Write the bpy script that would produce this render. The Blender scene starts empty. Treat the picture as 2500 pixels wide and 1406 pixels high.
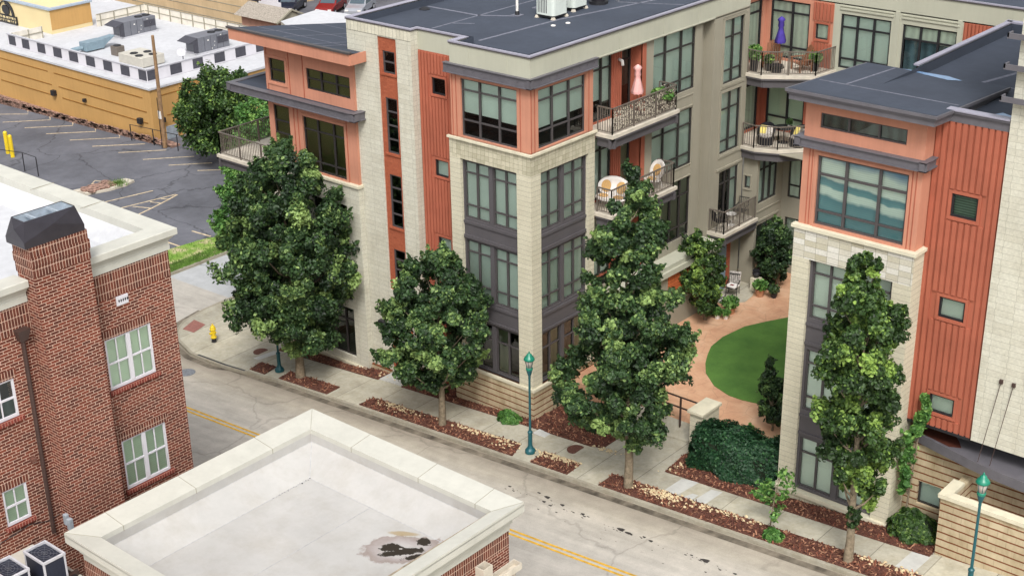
import bpy, bmesh, math, random
import numpy as np
from mathutils import Vector, Matrix
random.seed(7); RNG = np.random.default_rng(7)
S = bpy.context.scene
COL = S.collection

# ------------------------------------------------------------------ camera
cam_d = bpy.data.cameras.new("camera"); cam = bpy.data.objects.new("camera", cam_d); COL.objects.link(cam)
CAMLOC = (33.26070, -39.71343, 28.38123)
RX = (0.7612443, 0.6482735, -0.0157670); DN = (0.2494561, -0.3151975, -0.9156539); FW = (-0.5985639, 0.6931032, -0.4016581)
mw = Matrix(((RX[0], -DN[0], -FW[0], CAMLOC[0]), (RX[1], -DN[1], -FW[1], CAMLOC[1]), (RX[2], -DN[2], -FW[2], CAMLOC[2]), (0, 0, 0, 1)))
cam.matrix_world = mw
cam_d.sensor_width = 36; cam_d.lens = 51.15091; cam_d.clip_start = 0.5; cam_d.clip_end = 3000
S.camera = cam

# ------------------------------------------------------------------ light: bright overcast day
w = bpy.data.worlds.new("World"); S.world = w; w.use_nodes = True
nt = w.node_tree; nt.nodes.clear()
sky = nt.nodes.new('ShaderNodeTexSky'); sky.sky_type = 'NISHITA'; sky.sun_disc = False
SUN_EL, SUN_AZ = math.radians(50), math.radians(138)      # azimuth measured from +Y clockwise
sky.sun_elevation = SUN_EL; sky.sun_rotation = SUN_AZ; sky.air_density = 1.5; sky.dust_density = 5.0; sky.ozone_density = 1.0
hs = nt.nodes.new('ShaderNodeHueSaturation'); hs.inputs['Saturation'].default_value = 0.22
bg = nt.nodes.new('ShaderNodeBackground'); bg.inputs['Strength'].default_value = 0.14
wo = nt.nodes.new('ShaderNodeOutputWorld')
nt.links.new(sky.outputs[0], hs.inputs['Color']); nt.links.new(hs.outputs[0], bg.inputs[0]); nt.links.new(bg.outputs[0], wo.inputs[0])
sd = bpy.data.lights.new("sun", 'SUN'); sd.energy = 1.5; sd.angle = math.radians(14); sd.color = (1.0, 0.965, 0.91)
so = bpy.data.objects.new("sun", sd); COL.objects.link(so)
d = Vector((math.sin(SUN_AZ) * math.cos(SUN_EL), math.cos(SUN_AZ) * math.cos(SUN_EL), math.sin(SUN_EL)))
so.rotation_euler = d.to_track_quat('Z', 'Y').to_euler(); so.location = (0, -60, 80)
S.view_settings.view_transform = 'Standard'; S.view_settings.look = 'None'; S.view_settings.gamma = 1.0
S.view_settings.exposure = 0.47
S.render.engine = 'CYCLES'

# ------------------------------------------------------------------ helpers
def G(x):                       # the street climbs gently towards +X
    x = min(x, 45.0)
    return (-0.2 + .083 * x) if x > -16 else (-1.528 + .031 * (x + 16))

def tag(o, label=None, cat=None, group=None, kind=None):
    if label: o['label'] = label
    if cat: o['category'] = cat
    if group: o['group'] = group
    if kind: o['kind'] = kind
    return o

def thing(name, label, cat, loc=(0, 0, 0), group=None, rz=0.0):
    o = bpy.data.objects.new(name, None); COL.objects.link(o); o.location = loc; o.rotation_euler = (0, 0, rz)
    o.empty_display_size = .2
    return tag(o, label, cat, group)

def rootloc(p):
    v = Vector((0, 0, 0))
    while p is not None:
        v += p.location; p = p.parent
    return v

class MB:
    """collects faces in world coordinates (or local ones when parent sits at the origin)"""
    def __init__(s): s.v = []; s.f = []; s.m = []; s.mi = 0
    def add(s, vs, fs):
        n = len(s.v); s.v += [tuple(map(float, p)) for p in vs]; s.f += [tuple(i + n for i in f) for f in fs]; s.m += [s.mi] * len(fs)
        return s
    def quad(s, a, b, c, d): return s.add([a, b, c, d], [(0, 1, 2, 3)])
    def poly(s, pts): return s.add(pts, [tuple(range(len(pts)))])
    def hexa(s, p):             # 8 points: bottom 0-3 ccw, top 4-7 ccw
        return s.add(p, [(3, 2, 1, 0), (4, 5, 6, 7), (0, 1, 5, 4), (1, 2, 6, 5), (2, 3, 7, 6), (3, 0, 4, 7)])
    def box(s, x0, x1, y0, y1, z0, z1):
        return s.hexa([(x0, y0, z0), (x1, y0, z0), (x1, y1, z0), (x0, y1, z0), (x0, y0, z1), (x1, y0, z1), (x1, y1, z1), (x0, y1, z1)])
    def bar(s, a, b, w, h=None, up=(0, 0, 1)):   # square bar from a to b
        a = Vector(a); b = Vector(b); h = h or w; t = (b - a).normalized(); u = Vector(up)
        if abs(t.dot(u)) > .95: u = Vector((1, 0, 0))
        r = t.cross(u).normalized(); u = r.cross(t).normalized()
        r = r * w / 2; u = u * h / 2
        return s.hexa([a - r - u, a + r - u, b + r - u, b - r - u, a - r + u, a + r + u, b + r + u, b - r + u])
    def tube(s, pts, rad, n=8, cap=True):
        pts = [Vector(p) for p in pts]; rad = rad if isinstance(rad, (list, tuple)) else [rad] * len(pts)
        base = len(s.v); u = None
        for i, p in enumerate(pts):
            t = (pts[min(i + 1, len(pts) - 1)] - pts[max(i - 1, 0)]).normalized()
            if u is None: u = t.orthogonal().normalized()
            u = (u - t * u.dot(t)).normalized(); w_ = t.cross(u)
            for k in range(n):
                a = 2 * math.pi * k / n
                s.v.append(tuple(p + (u * math.cos(a) + w_ * math.sin(a)) * rad[i]))
        for i in range(len(pts) - 1):
            for k in range(n):
                s.f.append((base + i * n + k, base + i * n + (k + 1) % n, base + (i + 1) * n + (k + 1) % n, base + (i + 1) * n + k)); s.m.append(s.mi)
        if cap:
            s.f.append(tuple(base + k for k in range(n - 1, -1, -1))); s.f.append(tuple(base + (len(pts) - 1) * n + k for k in range(n))); s.m += [s.mi] * 2
        return s
    def lathe(s, prof, c, n=20, squash=1.0):    # prof: (r, z)
        base = len(s.v)
        for r, z in prof:
            for k in range(n):
                a = 2 * math.pi * k / n
                s.v.append((c[0] + r * math.cos(a), c[1] + r * math.sin(a) * squash, c[2] + z))
        for i in range(len(prof) - 1):
            for k in range(n):
                s.f.append((base + i * n + k, base + i * n + (k + 1) % n, base + (i + 1) * n + (k + 1) % n, base + (i + 1) * n + k)); s.m.append(s.mi)
        s.f.append(tuple(base + k for k in range(n - 1, -1, -1))); s.f.append(tuple(base + (len(prof) - 1) * n + k for k in range(n))); s.m += [s.mi] * 2
        return s
    def prism(s, poly, z0, z1):                 # poly ccw (x, y)
        n = len(poly)
        return s.add([(x, y, z0) for x, y in poly] + [(x, y, z1) for x, y in poly],
                     [tuple(range(n - 1, -1, -1)), tuple(range(n, 2 * n))] + [(i, (i + 1) % n, n + (i + 1) % n, n + i) for i in range(n)])
    def build(s, name, mat, parent=None, smooth=False, bevel=0):
        off = rootloc(parent) if parent is not None else Vector((0, 0, 0))
        me = bpy.data.meshes.new(name)
        me.from_pydata([(x - off.x, y - off.y, z - off.z) for x, y, z in s.v], [], s.f)
        mats = mat if isinstance(mat, (list, tuple)) else [mat]
        for m_ in mats: me.materials.append(m_)
        if len(mats) > 1: me.polygons.foreach_set('material_index', s.m)
        if smooth: me.polygons.foreach_set('use_smooth', [True] * len(s.f))
        me.update()
        o = bpy.data.objects.new(name, me); COL.objects.link(o)
        if parent is not None: o.parent = parent
        if bevel:
            b = o.modifiers.new('bevel', 'BEVEL'); b.width = bevel; b.segments = 2; b.limit_method = 'ANGLE'; b.angle_limit = math.radians(40)
        return o

def copy_tree(o, parent=None):
    c = o.copy(); COL.objects.link(c); c.parent = parent
    for ch in o.children: copy_tree(ch, c)
    return c

def slab(name, poly, zf, thick, mat, parent=None, up=0.0, cut=(-16.0, 45.0)):
    """ground-following slab cut where the slope changes"""
    bm = bmesh.new(); f = bm.faces.new([bm.verts.new((x, y, 0)) for x, y in poly]); bm.normal_update()
    if f.normal.z < 0: f.normal_flip()
    for cx in cut:
        bmesh.ops.bisect_plane(bm, geom=bm.verts[:] + bm.edges[:] + bm.faces[:], plane_co=(cx, 0, 0), plane_no=(1, 0, 0))
    if thick:
        r = bmesh.ops.extrude_face_region(bm, geom=bm.faces[:])
        for v in r['geom']:
            if isinstance(v, bmesh.types.BMVert): v.co.z = 1
        for v in bm.verts: v.co.z = zf(v.co.x) + up - (thick if v.co.z < .5 else 0)
    else:
        for v in bm.verts: v.co.z = zf(v.co.x) + up
    bmesh.ops.recalc_face_normals(bm, faces=bm.faces[:])
    off = rootloc(parent) if parent is not None else Vector((0, 0, 0))
    for v in bm.verts: v.co -= off
    me = bpy.data.meshes.new(name); bm.to_mesh(me); bm.free(); me.materials.append(mat)
    o = bpy.data.objects.new(name, me); COL.objects.link(o)
    if parent: o.parent = parent
    return o

def ribbon(path, w):            # closed polygon around a polyline, to its left side
    P = [Vector((x, y)) for x, y in path]; out = []
    for i, p in enumerate(P):
        t = (P[min(i + 1, len(P) - 1)] - P[max(i - 1, 0)]).normalized(); n = Vector((-t.y, t.x))
        out.append((p.x + n.x * w, p.y + n.y * w))
    return [tuple(p) for p in path] + out[::-1]

# ------------------------------------------------------------------ materials
def srgb(r, g, b):
    def c(u):
        u /= 255.0
        return u / 12.92 if u <= .04045 else ((u + .055) / 1.055) ** 2.4
    return (c(r), c(g), c(b), 1)

class NM:
    def __init__(s, name):
        s.mat = bpy.data.materials.new(name); s.mat.use_nodes = True; s.t = s.mat.node_tree; s.n = s.t.nodes
        s.b = s.n['Principled BSDF']; s.out = s.n['Material Output']
    def new(s, k, **kw):
        o = s.n.new('ShaderNode' + k)
        for a, b in kw.items():
            if a in o.inputs: o.inputs[a].default_value = b
            else: setattr(o, a, b)
        return o
    def link(s, a, b): s.t.links.new(a, b)
    def math(s, op, a, b=None, c=None):
        o = s.n.new('ShaderNodeMath'); o.operation = op
        for i, v in enumerate((a, b, c)):
            if v is None: continue
            if hasattr(v, 'links'): s.link(v, o.inputs[i])
            else: o.inputs[i].default_value = v
        return o.outputs[0]
    def mix(s, f, a, b, mode='MIX'):
        o = s.n.new('ShaderNodeMix'); o.data_type = 'RGBA'; o.blend_type = mode
        for sock, v in ((o.inputs[0], f), (o.inputs[6], a), (o.inputs[7], b)):
            if hasattr(v, 'links'): s.link(v, sock)
            else: sock.default_value = v
        return o.outputs[2]
    def pos(s):
        g = s.n.new('ShaderNodeNewGeometry'); return g.outputs['Position']
    def xyz(s):
        x = s.n.new('ShaderNodeSeparateXYZ'); s.link(s.pos(), x.inputs[0]); return x.outputs
    def noise(s, scale, detail=4, rough=.55, vec=None, dist=0):
        o = s.new('TexNoise', Scale=scale, Detail=detail, Roughness=rough, Distortion=dist); s.link(vec if vec is not None else s.pos(), o.inputs['Vector']); return o.outputs['Fac']
    def ramp(s, f, *stops):
        o = s.n.new('ShaderNodeValToRGB'); s.link(f, o.inputs[0]); e = o.color_ramp.elements
        while len(e) < len(stops): e.new(.5)
        for el, (p, c) in zip(e, stops): el.position = p; el.color = c if len(c) == 4 else (*c, 1)
        return o.outputs[0]
    def color(s, c):
        if hasattr(c, 'links'): s.link(c, s.b.inputs['Base Color'])
        else: s.b.inputs['Base Color'].default_value = c
    def bump(s, h, st=.3, dist=.02):
        o = s.new('Bump', Strength=st, Distance=dist); s.link(h, o.inputs['Height']); s.link(o.outputs[0], s.b.inputs['Normal'])
    def set(s, **kw):
        for k, v in kw.items(): s.b.inputs[k].default_value = v
        return s.mat
    def wallvec(s, swap=False):  # (u, z): u runs along the wall whichever way it faces
        g = s.n.new('ShaderNodeNewGeometry'); p = s.n.new('ShaderNodeSeparateXYZ'); nn = s.n.new('ShaderNodeSeparateXYZ')
        s.link(g.outputs['Position'], p.inputs[0]); s.link(g.outputs['True Normal'], nn.inputs[0])
        k = s.math('GREATER_THAN', s.math('ABSOLUTE', nn.outputs[0]), .5)
        u = s.math('ADD', s.math('MULTIPLY', k, p.outputs[1]), s.math('MULTIPLY', s.math('SUBTRACT', 1.0, k), p.outputs[0]))
        c = s.n.new('ShaderNodeCombineXYZ')
        a, b = (p.outputs[2], u) if swap else (u, p.outputs[2])
        s.link(a, c.inputs[0]); s.link(b, c.inputs[1])
        return c.outputs[0], u, p.outputs[2]

def plain(name, col, rough=.7, var=.06, sc=1.5, bump=0, bsc=40, metal=0, spec=.3, streak=0):
    m = NM(name); n = m.noise(sc, 5, .6)
    dark = tuple(c * (1 - var * 2) for c in col[:3]) + (1,); lite = tuple(min(1, c * (1 + var * 2)) for c in col[:3]) + (1,)
    c = m.ramp(n, (.3, dark), (.7, lite))
    if streak:                   # rain streaks: noise stretched along z
        mp = m.new('Mapping'); mp.inputs['Scale'].default_value = (5, 5, .35); m.link(m.pos(), mp.inputs[0])
        k = m.ramp(m.noise(1.0, 6, .7, mp.outputs[0]), (.45, (1, 1, 1)), (.75, (1 - streak,) * 3))
        c = m.mix(1.0, c, k, 'MULTIPLY')
    m.color(c)
    if bump: m.bump(m.noise(bsc, 3), bump, .01)
    return m.set(Roughness=rough, Metallic=metal, **{'Specular IOR Level': spec})

def masonry(name, bw, bh, mort, c1, c2, cm, off=.5, swap=False, rough=.85, bump=.35, shift=(0, 0), tone=.12, stain=0):
    m = NM(name); v, u, z = m.wallvec(swap)
    mp = m.new('Mapping'); mp.inputs['Location'].default_value = (shift[0], shift[1], 0); m.link(v, mp.inputs[0])
    b = m.n.new('ShaderNodeTexBrick'); m.link(mp.outputs[0], b.inputs['Vector'])
    b.offset = off; b.offset_frequency = 2; b.squash = 1
    for k, val in (('Scale', 1.0), ('Mortar Size', mort), ('Mortar Smooth', .1), ('Bias', 0.0), ('Brick Width', bw), ('Row Height', bh)): b.inputs[k].default_value = val
    b.inputs['Color1'].default_value = c1; b.inputs['Color2'].default_value = c2; b.inputs['Mortar'].default_value = cm
    n = m.noise(.7, 5, .6); k = m.ramp(n, (.3, (1 - tone,) * 3), (.7, (1 + tone * .6,) * 3))
    c = m.mix(1.0, b.outputs['Color'], k, 'MULTIPLY')
    k2 = m.ramp(m.noise(14, 3, .6), (.3, (.88,) * 3), (.7, (1.08,) * 3)); c = m.mix(1.0, c, k2, 'MULTIPLY')
    if stain:
        mp2 = m.new('Mapping'); mp2.inputs['Scale'].default_value = (2.2, 2.2, .5); m.link(m.pos(), mp2.inputs[0])
        k3 = m.ramp(m.noise(1.0, 6, .7, mp2.outputs[0]), (.48, (1, 1, 1)), (.78, (1 - stain, 1 - stain * 1.1, 1 - stain * 1.3)))
        c = m.mix(1.0, c, k3, 'MULTIPLY')
    m.color(c); m.bump(m.math('SUBTRACT', 1.0, b.outputs['Fac']), bump, .012)
    return m.set(Roughness=rough, **{'Specular IOR Level': .2})

MT = {}
MT['brick'] = masonry('red_brick', .27, .095, .0085, srgb(122, 64, 49), srgb(84, 46, 38), srgb(208, 178, 160), tone=.12, stain=.12)
MT['brick_dark'] = masonry('red_brick_soldier', .285, .095, .0085, srgb(114, 64, 50), srgb(78, 44, 37), srgb(204, 174, 156), off=0, swap=True, tone=.1)
MT['brick_far'] = masonry('old_brick', .22, .075, .005, srgb(180, 92, 66), srgb(160, 78, 56), srgb(172, 112, 92), tone=.25)
MT['stone'] = masonry('cream_block', .6, .205, .0042, srgb(204, 202, 188), srgb(196, 193, 178), srgb(146, 144, 130), off=0.04, tone=.05, stain=.12)
MT['stone_pillar'] = masonry('cream_pillar_block', 9.0, .2, .005, srgb(206, 201, 180), srgb(197, 192, 171), srgb(134, 130, 114), off=0, tone=.06, shift=(4.2, .05), stain=.1)
MT['stone_small'] = masonry('cream_small_block', .21, .2, .0055, srgb(200, 194, 172), srgb(176, 171, 148), srgb(128, 124, 106), off=0, tone=.1, shift=(0, .05), stain=.15)
MT['stone_mix'] = masonry('pale_mixed_block', .42, .2, .006, srgb(216, 214, 206), srgb(184, 178, 156), srgb(130, 126, 112), off=0, tone=.05, shift=(.1, .05), stain=.05)
MT['stone_soldier'] = masonry('cream_soldier_block', .42, .2, .006, srgb(210, 206, 188), srgb(198, 194, 176), srgb(120, 118, 104), off=0, swap=True, tone=.05)
MT['cap'] = plain('cast_stone', srgb(206, 200, 178), .8, .06, 2, .2, 30)
MT['rust_brick'] = masonry('orange_brick', .22, .085, .004, srgb(168, 94, 68), srgb(154, 84, 60), srgb(142, 84, 64), tone=.08)
def banded():
    m = NM('banded_base_block'); v, u, z = m.wallvec()
    b = m.n.new('ShaderNodeTexBrick'); m.link(v, b.inputs['Vector']); b.offset = .5
    for k, val in (('Scale', 1.0), ('Mortar Size', .004), ('Mortar Smooth', .1), ('Bias', 0.0), ('Brick Width', .6), ('Row Height', .265)): b.inputs[k].default_value = val
    b.inputs['Color1'].default_value = srgb(192, 178, 150); b.inputs['Color2'].default_value = srgb(182, 166, 138); b.inputs['Mortar'].default_value = srgb(140, 126, 104)
    wob = m.math('MULTIPLY', m.math('SUBTRACT', m.noise(3.0, 3), .5), .03)
    fr = m.math('FRACT', m.math('DIVIDE', m.math('ADD', z, wob), .265)); k = m.math('LESS_THAN', fr, .19)
    c = m.mix(k, b.outputs['Color'], srgb(122, 74, 50))
    mp = m.new('Mapping'); mp.inputs['Scale'].default_value = (1.5, 1.5, .6); m.link(m.pos(), mp.inputs[0])
    s_ = m.ramp(m.noise(1.0, 6, .7, mp.outputs[0]), (.42, (1.05, 1.05, 1.05)), (.75, (.62, .58, .5)))
    m.color(m.mix(1.0, c, s_, 'MULTIPLY')); m.bump(m.math('SUBTRACT', 1.0, k), .5, .03)
    return m.set(Roughness=.9, **{'Specular IOR Level': .15})
MT['banded'] = banded()
MT['salmon'] = plain('salmon_stucco', srgb(190, 133, 110), .85, .05, .7, .15, 50, streak=.12)
MT['salmon_ribs'] = plain('salmon_metal_siding', srgb(166, 95, 74), .7, .06, .9, streak=.14)
MT['sage'] = plain('sage_grey_stucco', srgb(176, 176, 160), .85, .03, .6, .1, 60, streak=.06)
MT['taupe'] = plain('taupe_stucco', srgb(150, 145, 130), .88, .03, .6, .1, 60, streak=.08)
MT['steel'] = plain('charcoal_steel', srgb(96, 94, 100), .5, .06, 3, metal=.0, spec=.5)
MT['charcoal'] = plain('charcoal_panel', srgb(86, 83, 86), .6, .04, 1.5)
MT['bronze'] = plain('bronze_frame', srgb(52, 49, 48), .45, .04, 3, spec=.5)
MT['frame_grey'] = plain('grey_bronze_frame', srgb(74, 70, 71), .5, .04, 3, spec=.5)
MT['coping'] = plain('lavender_coping', srgb(150, 148, 162), .45, .03, 2, spec=.5)
MT['rail'] = plain('bronze_rail', srgb(104, 96, 88), .5, .05, 5, spec=.5)
MT['concrete'] = plain('balcony_concrete', srgb(196, 188, 174), .85, .08, 2, .2, 30)
MT['white_frame'] = plain('white_window_paint', srgb(206, 204, 210), .5, .02, 2)
MT['white_trim'] = plain('cream_painted_trim', srgb(190, 189, 180), .6, .035, 1.2, streak=.06)
MT['black'] = plain('black_metal', srgb(34, 34, 38), .5, .05, 4, spec=.5)
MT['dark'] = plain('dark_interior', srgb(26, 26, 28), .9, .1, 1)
MT['brown_metal'] = plain('dark_brown_metal', srgb(66, 50, 46), .45, .05, 4, spec=.5)
MT['chimcap'] = plain('chimney_cap_metal', srgb(46, 43, 50), .3, .08, 3, spec=.5)
MT['galv'] = plain('galvanised', srgb(176, 186, 196), .4, .1, 5, metal=.3, spec=.5)

def membrane(name, col, seam, wear=.12):
    m = NM(name); n = m.noise(.35, 6, .65); n2 = m.noise(3.0, 6, .7)
    c = m.ramp(n, (.3, tuple(x * (1 - wear) for x in col[:3]) + (1,)), (.7, tuple(x * (1 + wear) for x in col[:3]) + (1,)))
    c = m.mix(1.0, c, m.ramp(n2, (.35, (.93,) * 3), (.7, (1.08,) * 3)), 'MULTIPLY')
    m.color(c); m.bump(m.noise(8, 3), .08, .01)
    return m.set(Roughness=.75, **{'Specular IOR Level': .25})
MT['roof_dark'] = membrane('dark_roof_membrane', srgb(64, 70, 82), None)
MT['roof_seam'] = plain('roof_seam_tape', srgb(112, 114, 126), .8, .15, 6)
MT['roof_white'] = membrane('white_roof_membrane', srgb(190, 191, 195), None, .06)
MT['roof_white_dirty'] = membrane('aged_white_roof', srgb(186, 182, 172), None, .08)

def pane_mat(name, tint, refl=1.0):
    m = NM(name); m.n.remove(m.b)
    tr = m.new('BsdfTransparent', Color=tint); gl = m.new('BsdfGlossy', Roughness=.02); gl.inputs['Color'].default_value = (.95, 1, 1, 1)
    fr = m.new('Fresnel', IOR=1.5); mx = m.n.new('ShaderNodeMixShader')
    m.link(m.math('MINIMUM', m.math('ADD', m.math('MULTIPLY', fr.outputs[0], refl), .03), 1.0), mx.inputs[0])
    m.link(tr.outputs[0], mx.inputs[1]); m.link(gl.outputs[0], mx.inputs[2]); m.link(mx.outputs[0], m.out.inputs[0])
    return m.mat
MT['glass'] = pane_mat('window_glass', (.93, 1.0, .97, 1), .8)
MT['glass_mid'] = pane_mat('tinted_window_glass', (.78, .84, .7, 1), 1.0)
MT['glass_dark'] = pane_mat('dark_window_glass', (.55, .62, .52, 1), 1.2)
def blind_mat(name, col, lines=25.0, var=.08, curtain=False):
    m = NM(name); v, u, z = m.wallvec()
    wv = m.math('SINE', m.math('MULTIPLY', u if curtain else z, lines * 2 * math.pi))
    if curtain: wv = m.math('SINE', m.math('ADD', m.math('MULTIPLY', u, lines * 6.28), m.math('MULTIPLY', m.noise(1.5, 3), 6.0)))
    k = m.math('ADD', 1 - var, m.math('MULTIPLY', wv, var))
    cc = m.n.new('ShaderNodeCombineXYZ')
    for i in range(3): m.link(k, cc.inputs[i])
    c = m.mix(1.0, m.mix(m.noise(.9, 3), col, tuple(x * .86 for x in col[:3]) + (1,)), cc.outputs[0], 'MULTIPLY')
    m.color(c); return m.set(Roughness=.9)
MT['blind'] = blind_mat('roller_blind', srgb(222, 232, 224), 18, .04)
MT['blind_bright'] = blind_mat('pale_blind', srgb(232, 238, 228), 22, .04)
MT['blind_olive'] = blind_mat('olive_screen', srgb(138, 136, 98), 16, .05)
MT['curtain'] = blind_mat('pleated_curtain', srgb(236, 240, 226), 3.2, .09, True)
MT['blind_green'] = blind_mat('pale_green_blind', srgb(212, 224, 200), 14, .03)
MT['slat'] = blind_mat('slatted_blind', srgb(120, 140, 124), 12, .3)
MT['blue_drape'] = blind_mat('blue_drape', srgb(120, 150, 165), 2.5, .25, True)
def mural():
    m = NM('seascape_blind'); v, u, z = m.wallvec()
    wz = m.math('ADD', z, m.math('ADD', m.math('MULTIPLY', u, .09), m.math('MULTIPLY', m.noise(1.0, 3), .4)))
    t = m.math('DIVIDE', m.math('SUBTRACT', wz, 12.3), 2.5)
    sea = srgb(106, 160, 168); deep = srgb(82, 138, 148); pale = srgb(226, 236, 226); wh = srgb(234, 240, 230)
    c = m.ramp(t, (.0, deep), (.3, sea), (.42, deep), (.47, pale), (.56, pale), (.58, sea), (.66, deep), (.69, wh), (.9, wh), (1.0, srgb(130, 160, 190)))
    w2 = m.math('ADD', .9, m.math('MULTIPLY', m.math('SINE', m.math('MULTIPLY', z, 90.0)), .07))
    cc = m.n.new('ShaderNodeCombineXYZ')
    for i in range(3): m.link(w2, cc.inputs[i])
    m.color(m.mix(1.0, c, cc.outputs[0], 'MULTIPLY')); return m.set(Roughness=.85)
MT['mural'] = mural()

# ground materials
def asphalt(name, col, patch=.15, crack=True, tyre=False):
    m = NM(name); x, y, z = m.xyz()
    c = m.ramp(m.noise(.22, 6, .65), (.3, tuple(v * (1 - patch) for v in col[:3]) + (1,)), (.7, tuple(v * (1 + patch) for v in col[:3]) + (1,)))
    c = m.mix(1.0, c, m.ramp(m.noise(1.8, 8, .7), (.3, (.88,) * 3), (.72, (1.1,) * 3)), 'MULTIPLY')
    c = m.mix(1.0, c, m.ramp(m.noise(30, 3, .7), (.3, (.9,) * 3), (.7, (1.1,) * 3)), 'MULTIPLY')
    spots = m.ramp(m.noise(2.6, 2, .5), (.76, (1, 1, 1)), (.82, (.8,) * 3)); c = m.mix(1.0, c, spots, 'MULTIPLY')
    if tyre:                     # worn bands along the street and brownish wash by the kerb
        wob = m.math('MULTIPLY', m.noise(.15, 3), .8); yy = m.math('ADD', y, wob)
        t = m.ramp(m.math('DIVIDE', m.math('ADD', yy, 12.0), 9.6), (.0, (1, 1, 1)), (.3, (1.04,) * 3), (.45, (.95, .95, .96)), (.6, (1.03,) * 3), (.78, (1.04, 1.02, .98)), (.86, (.9, .86, .78)), (.95, (.66, .61, .54)))
        mask = m.math('LESS_THAN', y, -2.0)
        c = m.mix(m.math('MULTIPLY', mask, .9), c, m.mix(1.0, c, t, 'MULTIPLY'))
        mp = m.new('Mapping'); mp.inputs['Scale'].default_value = (.12, 1.6, 1); m.link(m.pos(), mp.inputs[0])
        c = m.mix(1.0, c, m.ramp(m.noise(1.0, 6, .7, mp.outputs[0]), (.35, (.84, .84, .84)), (.65, (1.06,) * 3)), 'MULTIPLY')
    if crack:
        vo = m.n.new('ShaderNodeTexVoronoi'); vo.feature = 'DISTANCE_TO_EDGE'; vo.inputs['Scale'].default_value = .16
        ps = m.n.new('ShaderNodeVectorMath'); ps.operation = 'ADD'; nz = m.new('TexNoise', Scale=.6, Detail=6); m.link(m.pos(), nz.inputs[0])
        sc = m.n.new('ShaderNodeVectorMath'); sc.operation = 'SCALE'; sc.inputs['Scale'].default_value = 1.6; m.link(nz.outputs['Color'], sc.inputs[0])
        m.link(m.pos(), ps.inputs[0]); m.link(sc.outputs[0], ps.inputs[1]); m.link(ps.outputs[0], vo.inputs['Vector'])
        k = m.ramp(vo.outputs['Distance'], (.0, (.45,) * 3), (.006, (.6,) * 3), (.009, (1, 1, 1)))
        c = m.mix(.75 if not tyre else .35, c, m.mix(1.0, c, k, 'MULTIPLY'))
    m.color(c); m.bump(m.noise(45, 3), .25, .006)
    return m.set(Roughness=.88, **{'Specular IOR Level': .25})
MT['road'] = asphalt('street_surface', srgb(180, 175, 167), .12, True, True)
MT['sidestreet'] = asphalt('side_street_surface', srgb(172, 174, 176), .05, True)
MT['lot'] = asphalt('parking_lot_asphalt', srgb(98, 99, 106), .3)
def concrete(name, col, joint=1.9, rough=.88, dirt=.34):
    m = NM(name); x, y, z = m.xyz()
    c = m.ramp(m.noise(.5, 7, .7), (.3, tuple(v * (1 - dirt) for v in col[:3]) + (1,)), (.68, tuple(v * 1.05 for v in col[:3]) + (1,)))
    c = m.mix(1.0, c, m.ramp(m.noise(7, 5, .7), (.3, (.87,) * 3), (.7, (1.06,) * 3)), 'MULTIPLY')
    c = m.mix(1.0, c, m.ramp(m.noise(1.6, 7, .75), (.42, (1, 1, 1)), (.62, (.86, .84, .8))), 'MULTIPLY')
    if joint:
        fx = m.math('FRACT', m.math('DIVIDE', m.math('ADD', x, 100.0), joint)); k = m.math('LESS_THAN', fx, .018)
        c = m.mix(m.math('MULTIPLY', k, .55), c, srgb(90, 86, 78))
        cell = m.math('FLOOR', m.math('DIVIDE', m.math('ADD', x, 100.0), joint)); r = m.n.new('ShaderNodeTexWhiteNoise'); r.noise_dimensions = '1D'; m.link(cell, r.inputs['W'])
        c = m.mix(1.0, c, m.ramp(r.outputs['Value'], (0, (.84, .84, .85)), (1, (1.06, 1.06, 1.04))), 'MULTIPLY')
    m.color(c); m.bump(m.noise(40, 3), .15, .005)
    return m.set(Roughness=rough, **{'Specular IOR Level': .25})
MT['sidewalk'] = concrete('sidewalk_concrete', srgb(200, 195, 178))
MT['kerb'] = concrete('kerb_concrete', srgb(174, 168, 152), 0)
MT['new_concrete'] = plain('fresh_concrete', srgb(190, 190, 186), .85, .05, 3, .2, 40)
def stamped():
    m = NM('stamped_terracotta_paving')
    c = m.ramp(m.noise(.8, 6, .65), (.3, srgb(186, 138, 108)), (.5, srgb(204, 160, 128)), (.7, srgb(214, 178, 148)))
    vo = m.n.new('ShaderNodeTexVoronoi'); vo.feature = 'DISTANCE_TO_EDGE'; vo.inputs['Scale'].default_value = 1.4; m.link(m.pos(), vo.inputs['Vector'])
    k = m.ramp(vo.outputs['Distance'], (.0, (.72,) * 3), (.03, (1, 1, 1)))
    m.color(m.mix(.6, c, m.mix(1.0, c, k, 'MULTIPLY'))); m.bump(vo.outputs['Distance'], .2, .02)
    return m.set(Roughness=.85)
MT['paver'] = stamped()
def mulchm():
    m = NM('bark_mulch')
    c = m.ramp(m.noise(26, 4, .8), (.3, srgb(50, 30, 26)), (.5, srgb(98, 58, 46)), (.66, srgb(130, 84, 66)), (.8, srgb(168, 128, 104)))
    m.color(c); m.bump(m.noise(30, 4, .8), 1.0, .04); return m.set(Roughness=.95)
MT['mulch'] = mulchm()
MT['grass'] = plain('grass_blades', srgb(96, 128, 56), .8, .25, 1.3)
def turf():
    m = NM('green_turf'); c = m.ramp(m.noise(.9, 5, .6), (.3, srgb(68, 108, 42)), (.7, srgb(92, 134, 56)))
    c = m.mix(1.0, c, m.ramp(m.noise(60, 3, .8), (.3, (.7,) * 3), (.7, (1.2,) * 3)), 'MULTIPLY'); m.color(c); m.bump(m.noise(80, 3), .8, .02); return m.set(Roughness=.9)
MT['turf'] = turf()
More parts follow.
